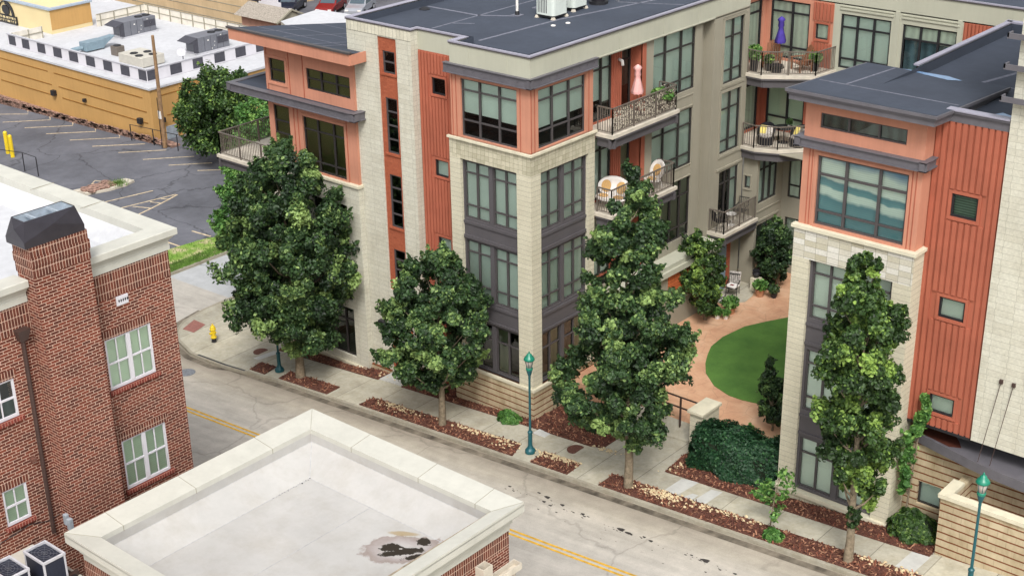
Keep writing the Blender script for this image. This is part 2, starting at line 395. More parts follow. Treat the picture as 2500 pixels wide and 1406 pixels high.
def verge():
    m = NM('patchy_verge'); c = m.ramp(m.noise(.55, 5, .6), (.4, srgb(108, 148, 48)), (.5, srgb(132, 160, 70)), (.58, srgb(188, 174, 138)))
    c = m.mix(1.0, c, m.ramp(m.noise(25, 3, .8), (.3, (.75,) * 3), (.7, (1.15,) * 3)), 'MULTIPLY'); m.color(c); m.bump(m.noise(40, 3), .6, .03); return m.set(Roughness=.9)
MT['verge'] = verge()
MT['earth'] = plain('earth', srgb(120, 116, 108), .9, .15, .3)
MT['yellow_line'] = plain('yellow_road_paint', srgb(206, 162, 58), .8, .16, 5)
MT['pale_line'] = plain('faded_line_paint', srgb(200, 182, 152), .8, .22, 5)
MT['white_line'] = plain('white_line_paint', srgb(230, 228, 222), .7, .1, 8)
MT['ochre'] = plain('ochre_stucco', srgb(188, 148, 92), .85, .04, .35, .1, 40, streak=.1)
MT['ochre_pale'] = plain('pale_ochre_stucco', srgb(214, 196, 152), .85, .03, .35)
MT['tan_siding'] = plain('tan_wall', srgb(196, 172, 136), .85, .06, .5, streak=.12)
MT['rubble'] = plain('broken_rubble_footing', srgb(140, 112, 100), .95, .45, 5, 1.0, 12)
MT['green_lamp'] = plain('green_lamp_paint', srgb(22, 122, 98), .35, .06, 5, spec=.6)
MT['teal_pole'] = plain('teal_pole_paint', srgb(26, 84, 92), .4, .08, 5, spec=.5)
MT['bark'] = plain('tree_bark', srgb(124, 112, 94), .9, .2, 8, .8, 18)
MT['wood_pole'] = plain('weathered_pole', srgb(140, 112, 84), .9, .15, 4, .6, 20)
MT['yellow'] = plain('yellow_paint', srgb(226, 196, 40), .45, .06, 4, spec=.5)
MT['rusty'] = plain('rusty_iron', srgb(104, 70, 60), .8, .15, 12)
MT['ac_white'] = plain('ac_cabinet_paint', srgb(206, 214, 208), .5, .03, 3, spec=.5)
MT['ac_grey'] = plain('ac_grey_metal', srgb(108, 110, 118), .5, .05, 4, spec=.5)
MT['ac_light'] = plain('ac_light_grey_metal', srgb(184, 184, 190), .5, .05, 4, spec=.5)
MT['ac_navy'] = plain('ac_navy_louvre', srgb(40, 44, 58), .5, .08, 20)
MT['blue_grey'] = plain('blue_grey_metal', srgb(120, 140, 152), .5, .06, 4, spec=.5)
MT['screen_dark'] = plain('screen_panel_dark', srgb(70, 70, 78), .7, .08, 4)
MT['wicker'] = plain('black_wicker', srgb(30, 30, 36), .6, .15, 60)
MT['teak'] = plain('brown_wood', srgb(128, 86, 62), .7, .12, 10)
MT['plastic_white'] = plain('white_resin', srgb(226, 222, 218), .45, .03, 5)
MT['tan_cushion'] = plain('tan_cushion', srgb(196, 158, 104), .9, .08, 20)
MT['cushion_grey'] = plain('grey_patterned_cushion', srgb(176, 170, 164), .9, .3, 18)
MT['cushion_yellow'] = plain('yellow_cushion', srgb(226, 208, 120), .9, .08, 10)
MT['pink'] = plain('pink_canvas', srgb(232, 176, 172), .85, .06, 6)
MT['purple'] = plain('purple_canvas', srgb(74, 60, 150), .8, .08, 6)
MT['terracotta'] = plain('terracotta_pot', srgb(176, 128, 98), .8, .1, 8)
MT['car_red'] = plain('red_car_paint', srgb(122, 34, 34), .25, .03, 3, spec=.6)
MT['car_silver'] = plain('silver_car_paint', srgb(170, 174, 182), .25, .03, 3, metal=.4, spec=.6)
MT['car_dark'] = plain('dark_car_paint', srgb(36, 40, 52), .25, .03, 3, spec=.6)
MT['car_glass'] = plain('car_glass', srgb(70, 84, 94), .1, .03, 3, spec=.8)
MT['tyre'] = plain('tyre_rubber', srgb(30, 30, 32), .8, .05, 10)
MT['magenta'] = plain('magenta_plastic', srgb(220, 50, 150), .5, .04, 3)
MT['shingle'] = plain('grey_shingles', srgb(150, 142, 132), .9, .2, 9)
MT['lamp_glass'] = plain('frosted_lamp_glass', srgb(206, 196, 190), .3, .05, 5, spec=.6)
MT['rock'] = plain('river_rock', srgb(206, 188, 152), .8, .15, 14)
MT['bluefilm'] = plain('pooled_water_patch', srgb(120, 152, 190), .25, .08, 3, spec=.6)
MT['rust_stain'] = plain('rusty_mud', srgb(72, 34, 22), .9, .15, 6)

def leafm(name, a, b, c, rough=.5):
    m = NM(name); at = m.n.new('ShaderNodeAttribute'); at.attribute_name = 'tone'
    m.color(m.ramp(at.outputs['Fac'], (0, a), (.55, b), (1, c)))
    m.set(Roughness=rough, **{'Specular IOR Level': .35})
    tl = m.new('BsdfTranslucent'); mx = m.new('MixShader', Fac=.18); m.link(m.ramp(at.outputs['Fac'], (0, b), (1, c)), tl.inputs[0])
    m.link(m.b.outputs[0], mx.inputs[1]); m.link(tl.outputs[0], mx.inputs[2]); m.link(mx.outputs[0], m.out.inputs[0])
    return m.mat
MT['leaf'] = leafm('street_tree_leaves', srgb(26, 42, 26), srgb(60, 88, 50), srgb(142, 168, 98))
MT['leaf_warm'] = leafm('yellow_green_leaves', srgb(30, 48, 24), srgb(62, 90, 44), srgb(144, 174, 84))
MT['leaf_dark'] = leafm('dark_leaves', srgb(24, 40, 26), srgb(48, 72, 42), srgb(98, 126, 70))
MT['leaf_bright'] = leafm('bright_leaves', srgb(50, 86, 40), srgb(84, 128, 60), srgb(140, 178, 96))
MT['leaf_hedge'] = leafm('hedge_leaves', srgb(24, 48, 32), srgb(42, 78, 50), srgb(84, 126, 76))

# ------------------------------------------------------------------ facade tools
class Fac:
    """a wall plane: 'y' faces -Y at y=c, 'x' faces +X at x=c; u runs along it, w goes inwards"""
    def __init__(s, ax, c): s.ax = ax; s.c = c
    def P(s, u, w_, z): return (u, s.c + w_, z) if s.ax == 'y' else (s.c - w_, u, z)
    def box(s, mb, u0, u1, w0, w1, z0, z1):
        P = s.P
        return mb.hexa([P(u0, w0, z0), P(u1, w0, z0), P(u1, w1, z0), P(u0, w1, z0), P(u0, w0, z1), P(u1, w0, z1), P(u1, w1, z1), P(u0, w1, z1)])
    def q(s, mb, u0, u1, w_, z0, z1): return mb.quad(s.P(u0, w_, z0), s.P(u1, w_, z0), s.P(u1, w_, z1), s.P(u0, w_, z1))

def wall(parent, name, F, u0, u1, z0, z1, holes, mat, rev=.14, ret=None, label=None):
    mb = MB(); us = sorted({u0, u1, *[h[0] for h in holes], *[h[1] for h in holes]}); zs = sorted({z0, z1, *[h[2] for h in holes], *[h[3] for h in holes]})
    us = [u for u in us if u0 <= u <= u1]; zs = [z for z in zs if z0 <= z <= z1]
    for a, b in zip(us, us[1:]):
        for c, d_ in zip(zs, zs[1:]):
            mu, mz = (a + b) / 2, (c + d_) / 2
            if any(h[0] < mu < h[1] and h[2] < mz < h[3] for h in holes): continue
            F.q(mb, a, b, 0, c, d_)
    P = F.P
    for a, b, c, d_ in holes:
        mb.quad(P(a, 0, c), P(a, rev, c), P(a, rev, d_), P(a, 0, d_)); mb.quad(P(b, rev, c), P(b, 0, c), P(b, 0, d_), P(b, rev, d_))
        mb.quad(P(a, 0, c), P(b, 0, c), P(b, rev, c), P(a, rev, c)); mb.quad(P(a, rev, d_), P(b, rev, d_), P(b, 0, d_), P(a, 0, d_))
    if ret:                      # return depth on the sides
        mb.quad(P(u0, ret, z0), P(u0, 0, z0), P(u0, 0, z1), P(u0, ret, z1)); mb.quad(P(u1, 0, z0), P(u1, ret, z0), P(u1, ret, z1), P(u1, 0, z1))
        mb.quad(P(u0, 0, z1), P(u1, 0, z1), P(u1, ret, z1), P(u0, ret, z1)); mb.quad(P(u0, ret, z0), P(u1, ret, z0), P(u1, 0, z0), P(u0, 0, z0))
    o = mb.build(name, mat, parent)
    if label: o['label'] = label
    return o

def window(parent, F, u0, u1, z0, z1, vs=(), hs=(), frame='frame_grey', fw=.055, rec=.1, blind='blind', drop=1.0, glass='glass', drops=None, name='window', label=None, big=None):
    mb = MB(); w0, w1 = rec - .05, rec + .02
    W, H = u1 - u0, z1 - z0
    F.box(mb, u0, u0 + fw, w0, w1, z0, z1); F.box(mb, u1 - fw, u1, w0, w1, z0, z1)
    F.box(mb, u0 + fw, u1 - fw, w0, w1, z0, z0 + fw); F.box(mb, u0 + fw, u1 - fw, w0, w1, z1 - fw, z1)
    cuts = [u0] + [u0 + v * W for v in vs] + [u1]
    for v in vs: F.box(mb, u0 + v * W - fw * .65, u0 + v * W + fw * .65, w0 - .01, w1, z0 + fw, z1 - fw)
    for h in hs: F.box(mb, u0 + fw, u1 - fw, w0 + .006, w1 - .006, z1 - h * H - fw * .55, z1 - h * H + fw * .55)
    o = mb.build(name, MT[frame], parent)
    if label: o['label'] = label
    g = MB(); F.q(g, u0 + .01, u1 - .01, rec, z0 + .01, z1 - .01); g.build('pane', MT[glass], o)
    if blind and drop > 0:
        b = MB(); ds = drops or [drop] * (len(cuts) - 1)
        for (a, c), dd in zip(zip(cuts, cuts[1:]), ds):
            if dd > 0: F.q(b, a + .01, c - .01, rec + .06, z1 - (H - .01) * dd, z1 - .01)
        b.build('blind', MT[blind], o)
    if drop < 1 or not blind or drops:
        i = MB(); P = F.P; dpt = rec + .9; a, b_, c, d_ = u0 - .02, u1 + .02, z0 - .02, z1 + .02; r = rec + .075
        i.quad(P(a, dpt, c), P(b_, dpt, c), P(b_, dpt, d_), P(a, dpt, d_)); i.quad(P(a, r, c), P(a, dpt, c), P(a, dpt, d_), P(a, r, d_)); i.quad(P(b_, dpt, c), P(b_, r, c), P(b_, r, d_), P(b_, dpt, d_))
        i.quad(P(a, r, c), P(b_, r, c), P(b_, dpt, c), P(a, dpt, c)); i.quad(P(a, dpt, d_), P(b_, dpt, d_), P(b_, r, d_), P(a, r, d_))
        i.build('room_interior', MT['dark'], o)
    return o

def trim(parent, F, u0, u1, z0, z1, mat, t=.03, name='trim'):
    mb = MB(); F.box(mb, u0, u1, -t, .02, z0, z1); return mb.build(name, MT[mat], parent)

def surround(parent, F, u0, u1, z0, z1, mat, w_=.1, t=.035, name='window_surround'):
    mb = MB()
    F.box(mb, u0 - w_, u0, -t, .01, z0 - w_, z1 + w_); F.box(mb, u1, u1 + w_, -t, .01, z0 - w_, z1 + w_)
    F.box(mb, u0, u1, -t, .01, z1, z1 + w_); F.box(mb, u0 - w_ * .3, u1 + w_ * .3, -t - .02, -t, z0 - w_, z0 - w_ * .4); F.box(mb, u0, u1, -t, .01, z0 - w_, z0)
    return mb.build(name, MT[mat], parent)

def ribs(parent, F, u0, u1, z0, z1, holes, mat, pitch=.17, name='ribbed_siding'):
    mb = MB(); n = max(1, round((u1 - u0) / pitch)); p = (u1 - u0) / n
    for i in range(n):
        a = u0 + i * p + p * .16; b = a + p * .68; spans = [(z0, z1)]
        for h in holes:
            if b > h[0] and a < h[1]:
                ns = []
                for s0, s1 in spans:
                    if h[3] <= s0 or h[2] >= s1: ns.append((s0, s1)); continue
                    if h[2] > s0: ns.append((s0, h[2]))
                    if h[3] < s1: ns.append((h[3], s1))
                spans = ns
        for s0, s1 in spans: F.box(mb, a, b, -.055, .01, s0, s1)
    return mb.build(name, MT[mat], parent)

def channel(parent, path, z0, z1, out, name='steel_canopy', bolts=True, closed=False):
    """C-shaped steel edge along a path (outer line), flanges top and bottom"""
    mb = MB()
    for si, (a, b) in enumerate(zip(path, path[1:])):
        z0 += .003; z1 += .003
        A = Vector((*a, 0)); B = Vector((*b, 0)); t = (B - A).normalized(); nrm = Vector((t.y, -t.x, 0))   # outward to the right of travel
        def hx(o0, o1, za, zb, e=0.0):
            p = [A + nrm * o0 - t * e, B + nrm * o0 + t * e, B + nrm * o1 + t * e, A + nrm * o1 - t * e]
            mb.hexa([(q.x, q.y, za) for q in p[::-1]] + [(q.x, q.y, zb) for q in p[::-1]])
        hx(-out, -.06, z0 + .03, z1 - .03); hx(-out, 0, z1 - .03, z1, .0); hx(-out, 0, z0, z0 + .03, .0)
        if bolts:
            L = (B - A).length; k = int(L / .42)
            for i in range(k):
                c = A + t * (i + .5) * L / k + nrm * -.055
                mb.tube([(c.x, c.y, (z0 + z1) / 2 + .04), (c.x + nrm.x * .025, c.y + nrm.y * .025, (z0 + z1) / 2 + .04)], .022, 6)
    return mb.build(name, MT['steel'], parent)

def railing(parent, pts, z, h=1.05, pitch=.115, name='railing', mat='rail', post=1.3, r=.011):
    mb = MB()
    for a, b in zip(pts, pts[1:]):
        A = Vector((*a, z)); B = Vector((*b, z)); L = (B - A).length; t = (B - A) / L
        mb.bar(A + Vector((0, 0, h)), B + Vector((0, 0, h)), .055, .045); mb.bar(A + Vector((0, 0, .09)), B + Vector((0, 0, .09)), .03)
        n = max(1, round(L / pitch))
        for i in range(1, n):
            c = A + t * (L * i / n); mb.bar(c + Vector((0, 0, .1)), c + Vector((0, 0, h - .02)), r * 1.9)
        k = max(1, round(L / post))
        for i in range(k + 1):
            c = A + t * (L * i / k); mb.bar(c, c + Vector((0, 0, h)), .045)
    return mb.build(name, MT[mat], parent)

def coping(parent, path, z, w_=.3, name='roof_coping', mat='coping', side=1, drop=.05):
    """flat metal cap along an outer edge path; roof lies to the left of travel"""
    mb = MB()
    n = len(path); P = [Vector(p) for p in path]; nr = []
    for i in range(n):
        ts = []
        if i > 0: ts.append((P[i] - P[i - 1]).normalized())
        if i < n - 1: ts.append((P[i + 1] - P[i]).normalized())
        ns = [Vector((-t.y, t.x)) for t in ts]; m_ = sum(ns, Vector((0, 0))); m_ = m_ / max(.3, m_.length); k = 1 / max(.4, m_.dot(ns[0])); nr.append(m_ * k)
    o_ = [p - q * .04 for p, q in zip(P, nr)]; i_ = [p + q * w_ for p, q in zip(P, nr)]
    for a in range(n - 1):
        p = [o_[a], o_[a + 1], i_[a + 1], i_[a]]
        mb.hexa([(q.x, q.y, z - drop) for q in p] + [(q.x, q.y, z + (.0 if k < 2 else -.02)) for k, q in enumerate(p)])
    return mb.build(name, MT[mat], parent)

# ------------------------------------------------------------------ SETTING: ground, roads, pavements
def strct(o): o['kind'] = 'structure'; return o
strct(slab('ground', [(-600, -400), (600, -400), (600, 700), (-600, 700)], G, 0, MT['earth'], up=-.34, cut=(-16, 45)))
ky = lambda x: -3.05 - .013 * x            # street kerb line
RZ = -.14
corner = [(-22.2, 30), (-22.1, 8), (-22.0, 2.4), (-21.95, .65), (-21.6, -.9), (-21.0, -1.75), (-20.0, -2.45), (-18.3, -3.0), (-16.6, -3.02)]
strct(slab('street_road', [(-27.6, -11.4), (60, -11.4), (60, -1.5), (-20, -1.5), (-22, 2), (-22, 2.5), (-27.6, 2.5)], G, 0, MT['road'], up=RZ))
strct(slab('side_street_road', [(-27.6, 2.5), (-21.5, 2.5), (-21.5, 60), (-27.6, 60)], G, 0, MT['sidestreet'], up=RZ - .001))
strct(slab('west_street_road', [(-140, -11.4), (-27.6, -11.4), (-27.6, 1.5), (-140, 1.5)], G, 0, MT['road'], up=RZ + .001))
strct(slab('parking_lot', [(-130, 1.5), (-27.6, 1.5), (-27.6, 90), (-130, 90)], G, 0, MT['lot'], up=RZ - .004))
strct(slab('near_pavement', [(-140, -40), (60, -40), (60, -11.4), (-140, -11.4)], G, 0, MT['sidewalk'], up=-.02))
sw = corner + [(x, ky(x) + .17) for x in (-12, -4, 4, 12, 20, 60)]
swp = [(x, y) for x, y in sw] + [(60, .3), (17.7, .9), (15.4, .5), (-9, .6), (-15.2, .5), (-15.2, 30)]
strct(slab('sidewalk', swp, G, .3, MT['sidewalk'], up=.0))
kp = [(-22.2, 30), (-22.1, 8), (-22.0, 2.4), (-21.95, .65), (-21.6, -.9), (-21.0, -1.75), (-20.0, -2.45), (-18.3, -3.0), (-16.6, -3.02)] + [(x, ky(x) + .17) for x in (-12, -4, 4, 12, 20, 60)]
strct(slab('kerb', ribbon(kp, -.14), G, .35, MT['kerb'], up=.006))
gut = [(x, ky(x)) for x in (-15.5, -8, 0, 8, 16, 24, 60)]
strct(slab('gutter', ribbon([(-22.15, .6), (-21.8, -1.0), (-21.15, -1.95), (-20.1, -2.65), (-18.3, -3.18), (-16.6, -3.2)] + gut, -.3), G, 0, plain('stained_gutter', srgb(112, 104, 92), .9, .3, 1.6), up=RZ + .004))
# new concrete repair squares in the pavement
for k, q in enumerate([[(8.1 - .3, -.9), (8.5, -.75), (8.35, -2.0), (7.75, -2.0)], [(9.15, -1.0), (9.6, -.95), (9.55, -2.0), (9.05, -2.0)], [(8.75, -1.6), (9.0, -1.6), (9.0, -2.02), (8.6, -2.02)],
                       [(16.9, -1.0), (17.55, -1.0), (17.5, -2.1), (16.85, -2.1)], [(-15.2, -.7), (-14.75, -.6), (-15.0, -1.8), (-15.4, -1.8)]]):
    strct(slab('pavement_patch', q, G, 0, MT['new_concrete'], up=.005))
strct(slab('doorstep_landing', [(-8.45, .35), (-8.45, -.42), (-7.1, -.42), (-7.1, .35)], G, .2, MT['new_concrete'], up=.05))
# centre line
for off, nm in ((-6.98, 'a'), (-7.2, 'b')):
    strct(slab('centre_line_marking', ribbon([(-26, off + .25), (-15, off + .22), (-8, off + .12), (0, off), (8, off - .05), (40, off - .1)], .1), G, 0, MT['yellow_line'], up=RZ + .008))
# parking stall markings
def line(pts, w_=.12, mat='pale_line', name='stall_marking'):
    strct(slab(name, ribbon(pts, w_), G, 0, MT[mat], up=RZ + .001, cut=()))
for i, (x0, y0, x1, y1, x2, y2) in enumerate([(-67.0, 14.6, -63.57, 16.87, -65.07, 17.7), (-63.21, 14.51, -60.65, 16.88, -61.95, 17.6), (-60.39, 14.59, -57.79, 16.91, -58.66, 17.45), (-57.6, 14.58, -54.99, 16.96, -55.94, 17.5), (-54.7, 14.61, -52.14, 17.0, -53.11, 17.55)]):
    line([(x2, y2), (x1, y1), (x0, y0)])
for x0, y0, x1, y1 in [(-51.92, 14.53, -49.19, 16.99), (-49.05, 14.67, -46.71, 16.91), (-46.26, 14.66, -43.85, 17.08), (-43.7, 14.84, -41.63, 16.82), (-41.12, 15.2, -39.3, 16.7), (-41.0, 7.4, -40.17, 10.99), (-39.2, 7.2, -38.33, 11.37), (-32.14, 7.68, -30.48, 7.73), (-31.9, 5.7, -30.23, 5.67)]:
    line([(x0, y0), (x1, y1)])
line([(-38.33, 11.37), (-38.0, 10.4), (-37.6, 9.0), (-37.28, 7.68), (-37.1, 7.0)]); line([(-38.75, 8.36), (-37.5, 8.8)], .1); line([(-38.55, 9.5), (-37.75, 9.75)], .1); line([(-38.45, 10.25), (-38.0, 10.5)], .1)
line([(-44.2, 9.0), (-45.1, 10.08), (-43.5, 10.4)], .14); line([(-44.7, 9.6), (-43.7, 10.0)], .1)
# grass verge with kerb, broken lot island
vp = [(-27.7, 1.6), (-27.45, 2.5), (-27.45, 3.5), (-27.5, 6.5), (-27.55, 9.5), (-28.4, 9.6), (-29.4, 8.8), (-30.2, 7.0), (-30.5, 5.0), (-30.6, 1.6)]
strct(slab('grass_verge', vp, G, .2, MT['verge'], up=.0))
strct(slab('verge_kerb', ribbon([(-27.7, 1.6), (-27.42, 2.5), (-27.45, 6.5), (-27.5, 9.6)], .16), G, .25, MT['kerb'], up=.01))
strct(slab('lot_kerb', ribbon([(-28.4, 9.6), (-29.4, 8.8), (-30.2, 7.0), (-30.5, 5.0), (-30.6, 1.6)], .22), G, .25, MT['kerb'], up=-.02))
isl = thing('lot_island', 'broken concrete island strewn with rubble and weeds in the asphalt parking lot', 'traffic island', (-43.3, 9.5, G(-43.3) + RZ))
slab('island_kerb', [(-44.3, 7.9), (-43.0, 8.0), (-42.5, 9.4), (-42.4, 10.6), (-42.7, 11.4), (-43.5, 11.3), (-43.9, 9.6)], G, .2, MT['concrete'], isl, up=.0, cut=())
m_ = MB()
for i in range(160):
    x = -43.9 + 1.0 * RNG.random(); y = 8.2 + 2.0 * RNG.random(); s_ = .05 + .1 * RNG.random(); z = G(x) + .01
    m_.hexa([(x + a * s_ * (1 + RNG.random()), y + b * s_, z + c * s_ * .7) for c in (0, 1) for a, b in ((-1, -1), (1, -1), (1, 1), (-1, 1))])
m_.build('rubble', MT['rubble'], isl)
m_ = MB()
for i in range(260):
    a = RNG.random() * 6.28; x = -42.95 + .3 * RNG.normal(); y = 10.3 + .3 * RNG.normal(); z = G(x); h = .12 + .18 * RNG.random()
    m_.add([(x, y, z), (x + .05, y, z), (x + .1 * math.cos(a), y + .1 * math.sin(a), z + h)], [(0, 1, 2)])
m_.build('weeds', MT['grass'], isl)

def leafblades(name, poly_fn, n, zf, h, mat, label, cat='grass'):
    V = np.zeros((n * 3, 3)); k = 0
    while k < n:
        x, y = poly_fn()
        if x is None: continue
        a = RNG.random() * 6.28; hh = h * (.5 + RNG.random()); z = zf(x)
        V[k * 3] = (x, y, z); V[k * 3 + 1] = (x + .04 * math.cos(a), y + .04 * math.sin(a), z); V[k * 3 + 2] = (x + .06 * RNG.normal(), y + .06 * RNG.normal(), z + hh); k += 1
    me = bpy.data.meshes.new(name); me.from_pydata(V.tolist(), [], [(3 * i, 3 * i + 1, 3 * i + 2) for i in range(n)]); me.materials.append(mat)
    o = bpy.data.objects.new(name, me); COL.objects.link(o); return tag(o, label, cat, kind='stuff')
def inpoly(x, y, P):
    c = False; j = len(P) - 1
    for i in range(len(P)):
        if (P[i][1] > y) != (P[j][1] > y) and x < (P[j][0] - P[i][0]) * (y - P[i][1]) / (P[j][1] - P[i][1]) + P[i][0]: c = not c
        j = i
    return c
def verge_pt():
    x = -27.5 - 3.0 * RNG.random(); y = 1.6 + 8 * RNG.random()
    if not inpoly(x, y, vp) or (x < -28.5 and RNG.random() < .93): return None, None
    return x, y
leafblades('verge_grass', verge_pt, 6500, G, .11, MT['grass'], 'rough green grass along the kerb of the side street')

# ---- mulch beds (ground cover) with chips, and river rock
beds = [[(-14.68, -1.92), (-13.61, -1.9), (-13.45, -2.76), (-14.52, -2.74)], [(-12.62, -1.92), (-9.38, -1.93), (-9.36, -2.74), (-12.54, -2.72)],
        [(-7.3, -1.92), (.95, -1.88), (1.3, -2.86), (-7.35, -2.74)], [(2.11, -1.9), (3.96, -1.97), (4.03, -2.9), (2.21, -2.87)],
        [(5.49, -1.96), (10.93, -2.08), (18.4, -2.2), (18.4, -3.1), (5.5, -2.92)],
        [(-15.1, -.55), (-8.5, -.48), (-8.5, .3), (-15.1, .2)], [(-7.05, -.5), (-1.83, -.52), (3.35, -.62), (3.9, -.5), (3.9, 1.8), (.2, 1.9), (-.05, 0.0), (-4.1, .05), (-4.2, .7), (-7.05, .4)],
        [(7.0, -.78), (14.2, -.97), (17.5, -1.0), (17.45, .9), (15.5, .6), (11.2, .3), (7.4, 1.8), (6.8, .7)]]
for i, bd in enumerate(beds):
    o = slab('mulch_bed', bd, G, .1, MT['mulch'], up=.03)
    xs = [p[0] for p in bd]; ys = [p[1] for p in bd]; A = (max(xs) - min(xs)) * (max(ys) - min(ys)); n = int(A * 130); V = []; Fc = []
    while n > 0:
        x = min(xs) + (max(xs) - min(xs)) * RNG.random(); y = min(ys) + (max(ys) - min(ys)) * RNG.random(); n -= 1
        if not inpoly(x, y, bd): continue
        a = RNG.random() * 6.28; L = .03 + .05 * RNG.random(); W_ = .012 + .014 * RNG.random(); z = G(x) + .035 + .03 * RNG.random(); t = .5 * RNG.normal() * L
        c, s_ = math.cos(a), math.sin(a); b0 = len(V)
        V += [(x - c * L + s_ * W_, y - s_ * L - c * W_, z - t), (x + c * L + s_ * W_, y + s_ * L - c * W_, z + t), (x + c * L - s_ * W_, y + s_ * L + c * W_, z + t + .01), (x - c * L - s_ * W_, y - s_ * L + c * W_, z - t + .01)]
        Fc.append((b0, b0 + 1, b0 + 2, b0 + 3))
    bm = bmesh.new(); bm.from_mesh(o.data); vs = [bm.verts.new(v) for v in V]
    for f in Fc: bm.faces.new([vs[k] for k in f]).material_index = 1 + (f[0] // 4) % 3
    bm.to_mesh(o.data); bm.free()
    for cc in (srgb(118, 72, 56), srgb(78, 46, 38), srgb(156, 114, 90)): o.data.materials.append(plain('bark_chip', cc, .9, .12, 20))
    tag(o, ['bark mulch in the small square bed left of the lamp by the corner', 'bark mulch around the trunk of the big leftmost street tree', 'long bark mulch strip with the shortest street tree', 'small mulch bed right of the lamp by the kerb', 'long bark mulch strip under the two right street trees',
            'mulch strip along the wall below the left windows', 'mulch bed around the banded stone base of the corner bay', 'mulch bed under the clipped hedge'][i], 'mulch bed', 'bark mulch beds', kind='stuff')
rk = MB()
for cx, cy, sx, sy, n in ((-5.6, -2.1, .9, .16, 90), (-1.0, -2.05, 1.2, .12, 70), (.5, -2.2, .4, .25, 30), (2.9, -2.05, .7, .16, 130), (7.9, -2.3, .8, .2, 190), (9.8, -2.25, .6, .12, 30), (11.0, -2.2, 1.0, .1, 40), (4.2, -.55, .5, .12, 30), (-7.9, -.1, 1.0, .15, 16), (7.2, -.3, .3, .4, 20), (17.0, -2.3, 1.2, .1, 60)):
    for i in range(n):
        x = cx + sx * RNG.normal() * .7; y = cy + sy * RNG.normal() * .8; r = .025 + .035 * RNG.random()
        if y > -1.95 and cy < -1: y = -1.98
        z = G(x) + .035 + r * .3; a = RNG.random() * 6.28; P6 = [(r * (1 + .4 * RNG.random()) * math.cos(a + k * 1.047), r * .8 * math.sin(a + k * 1.047)) for k in range(6)]
        rk.add([(x + p, y + q, z - r * .3) for p, q in P6] + [(x + p * .6, y + q * .6, z + r * .55) for p, q in P6], [tuple(range(6, 12))] + [(k, (k + 1) % 6, 6 + (k + 1) % 6, 6 + k) for k in range(6)])
tag(rk.build('river_rock', MT['rock']), 'cream river stones scattered over the bark mulch beds', 'stones', kind='stuff')

# ---- courtyard
CZ = .8
strct(MB().prism([(-.7, 2.2), (11.3, 2.2), (12.6, 4.0), (12.6, 17.9), (-.8, 17.9)], .2, CZ).build('courtyard_paving', MT['paver']))
mbp = MB(); mbp.hexa([(2.5, 1.6, -.3), (7.1, 1.6, -.3), (7.1, 2.2, -.3), (2.5, 2.2, -.3), (2.5, 1.6, .1), (7.1, 1.6, .45), (7.1, 2.2, CZ), (2.5, 2.2, CZ)]); strct(mbp.build('entry_ramp', MT['sidewalk']))
strct(slab('entry_walk', [(3.4, -.7), (6.9, -.8), (6.8, .7), (7.1, 1.7), (3.6, 1.7)], G, .2, MT['sidewalk'], up=.01))
lawn = [(9.5, 12.9), (6.5, 13.8), (4.9, 13.6), (4.0, 13.05), (3.45, 12.0), (3.0, 11.0), (2.83, 9.5), (2.96, 8.4), (3.3, 7.6), (3.66, 6.9), (4.17, 6.17), (5.05, 5.44), (5.96, 5.1), (6.6, 5.1), (7.3, 5.25), (9.5, 6.2)]
l0 = MB().prism(lawn, CZ - .05, CZ + .025).build('lawn', MT['turf']); tag(l0, 'oval of short bright green turf in the paved courtyard', 'lawn', kind='stuff')
patio = MB().prism([(-.7, 12.3), (1.0, 12.5), (1.6, 13.3), (1.5, 14.1), (1.0, 15.2), (-.7, 15.2)], CZ - .1, CZ + .02).build('patio_slab', MT['sidewalk']); strct(patio)

# ------------------------------------------------------------------ APARTMENT BUILDING
apt = thing('apartment_building', 'modern apartment building in salmon stucco, cream block and grey panels around a paved courtyard', 'building', (-4, 6, 0))
BAYV = (.25, .45, .55, .75)
def pairwin(F, u0, u1, z0, z1, hs, blind='blind', drops=None, gap=.2, **k):
    mid = (u0 + u1) / 2
    for a, b in ((u0, mid - gap / 2), (mid + gap / 2, u1)):
        window(apt, F, a, b, z0, z1, (.5,), hs, blind=blind, drops=drops, **k)

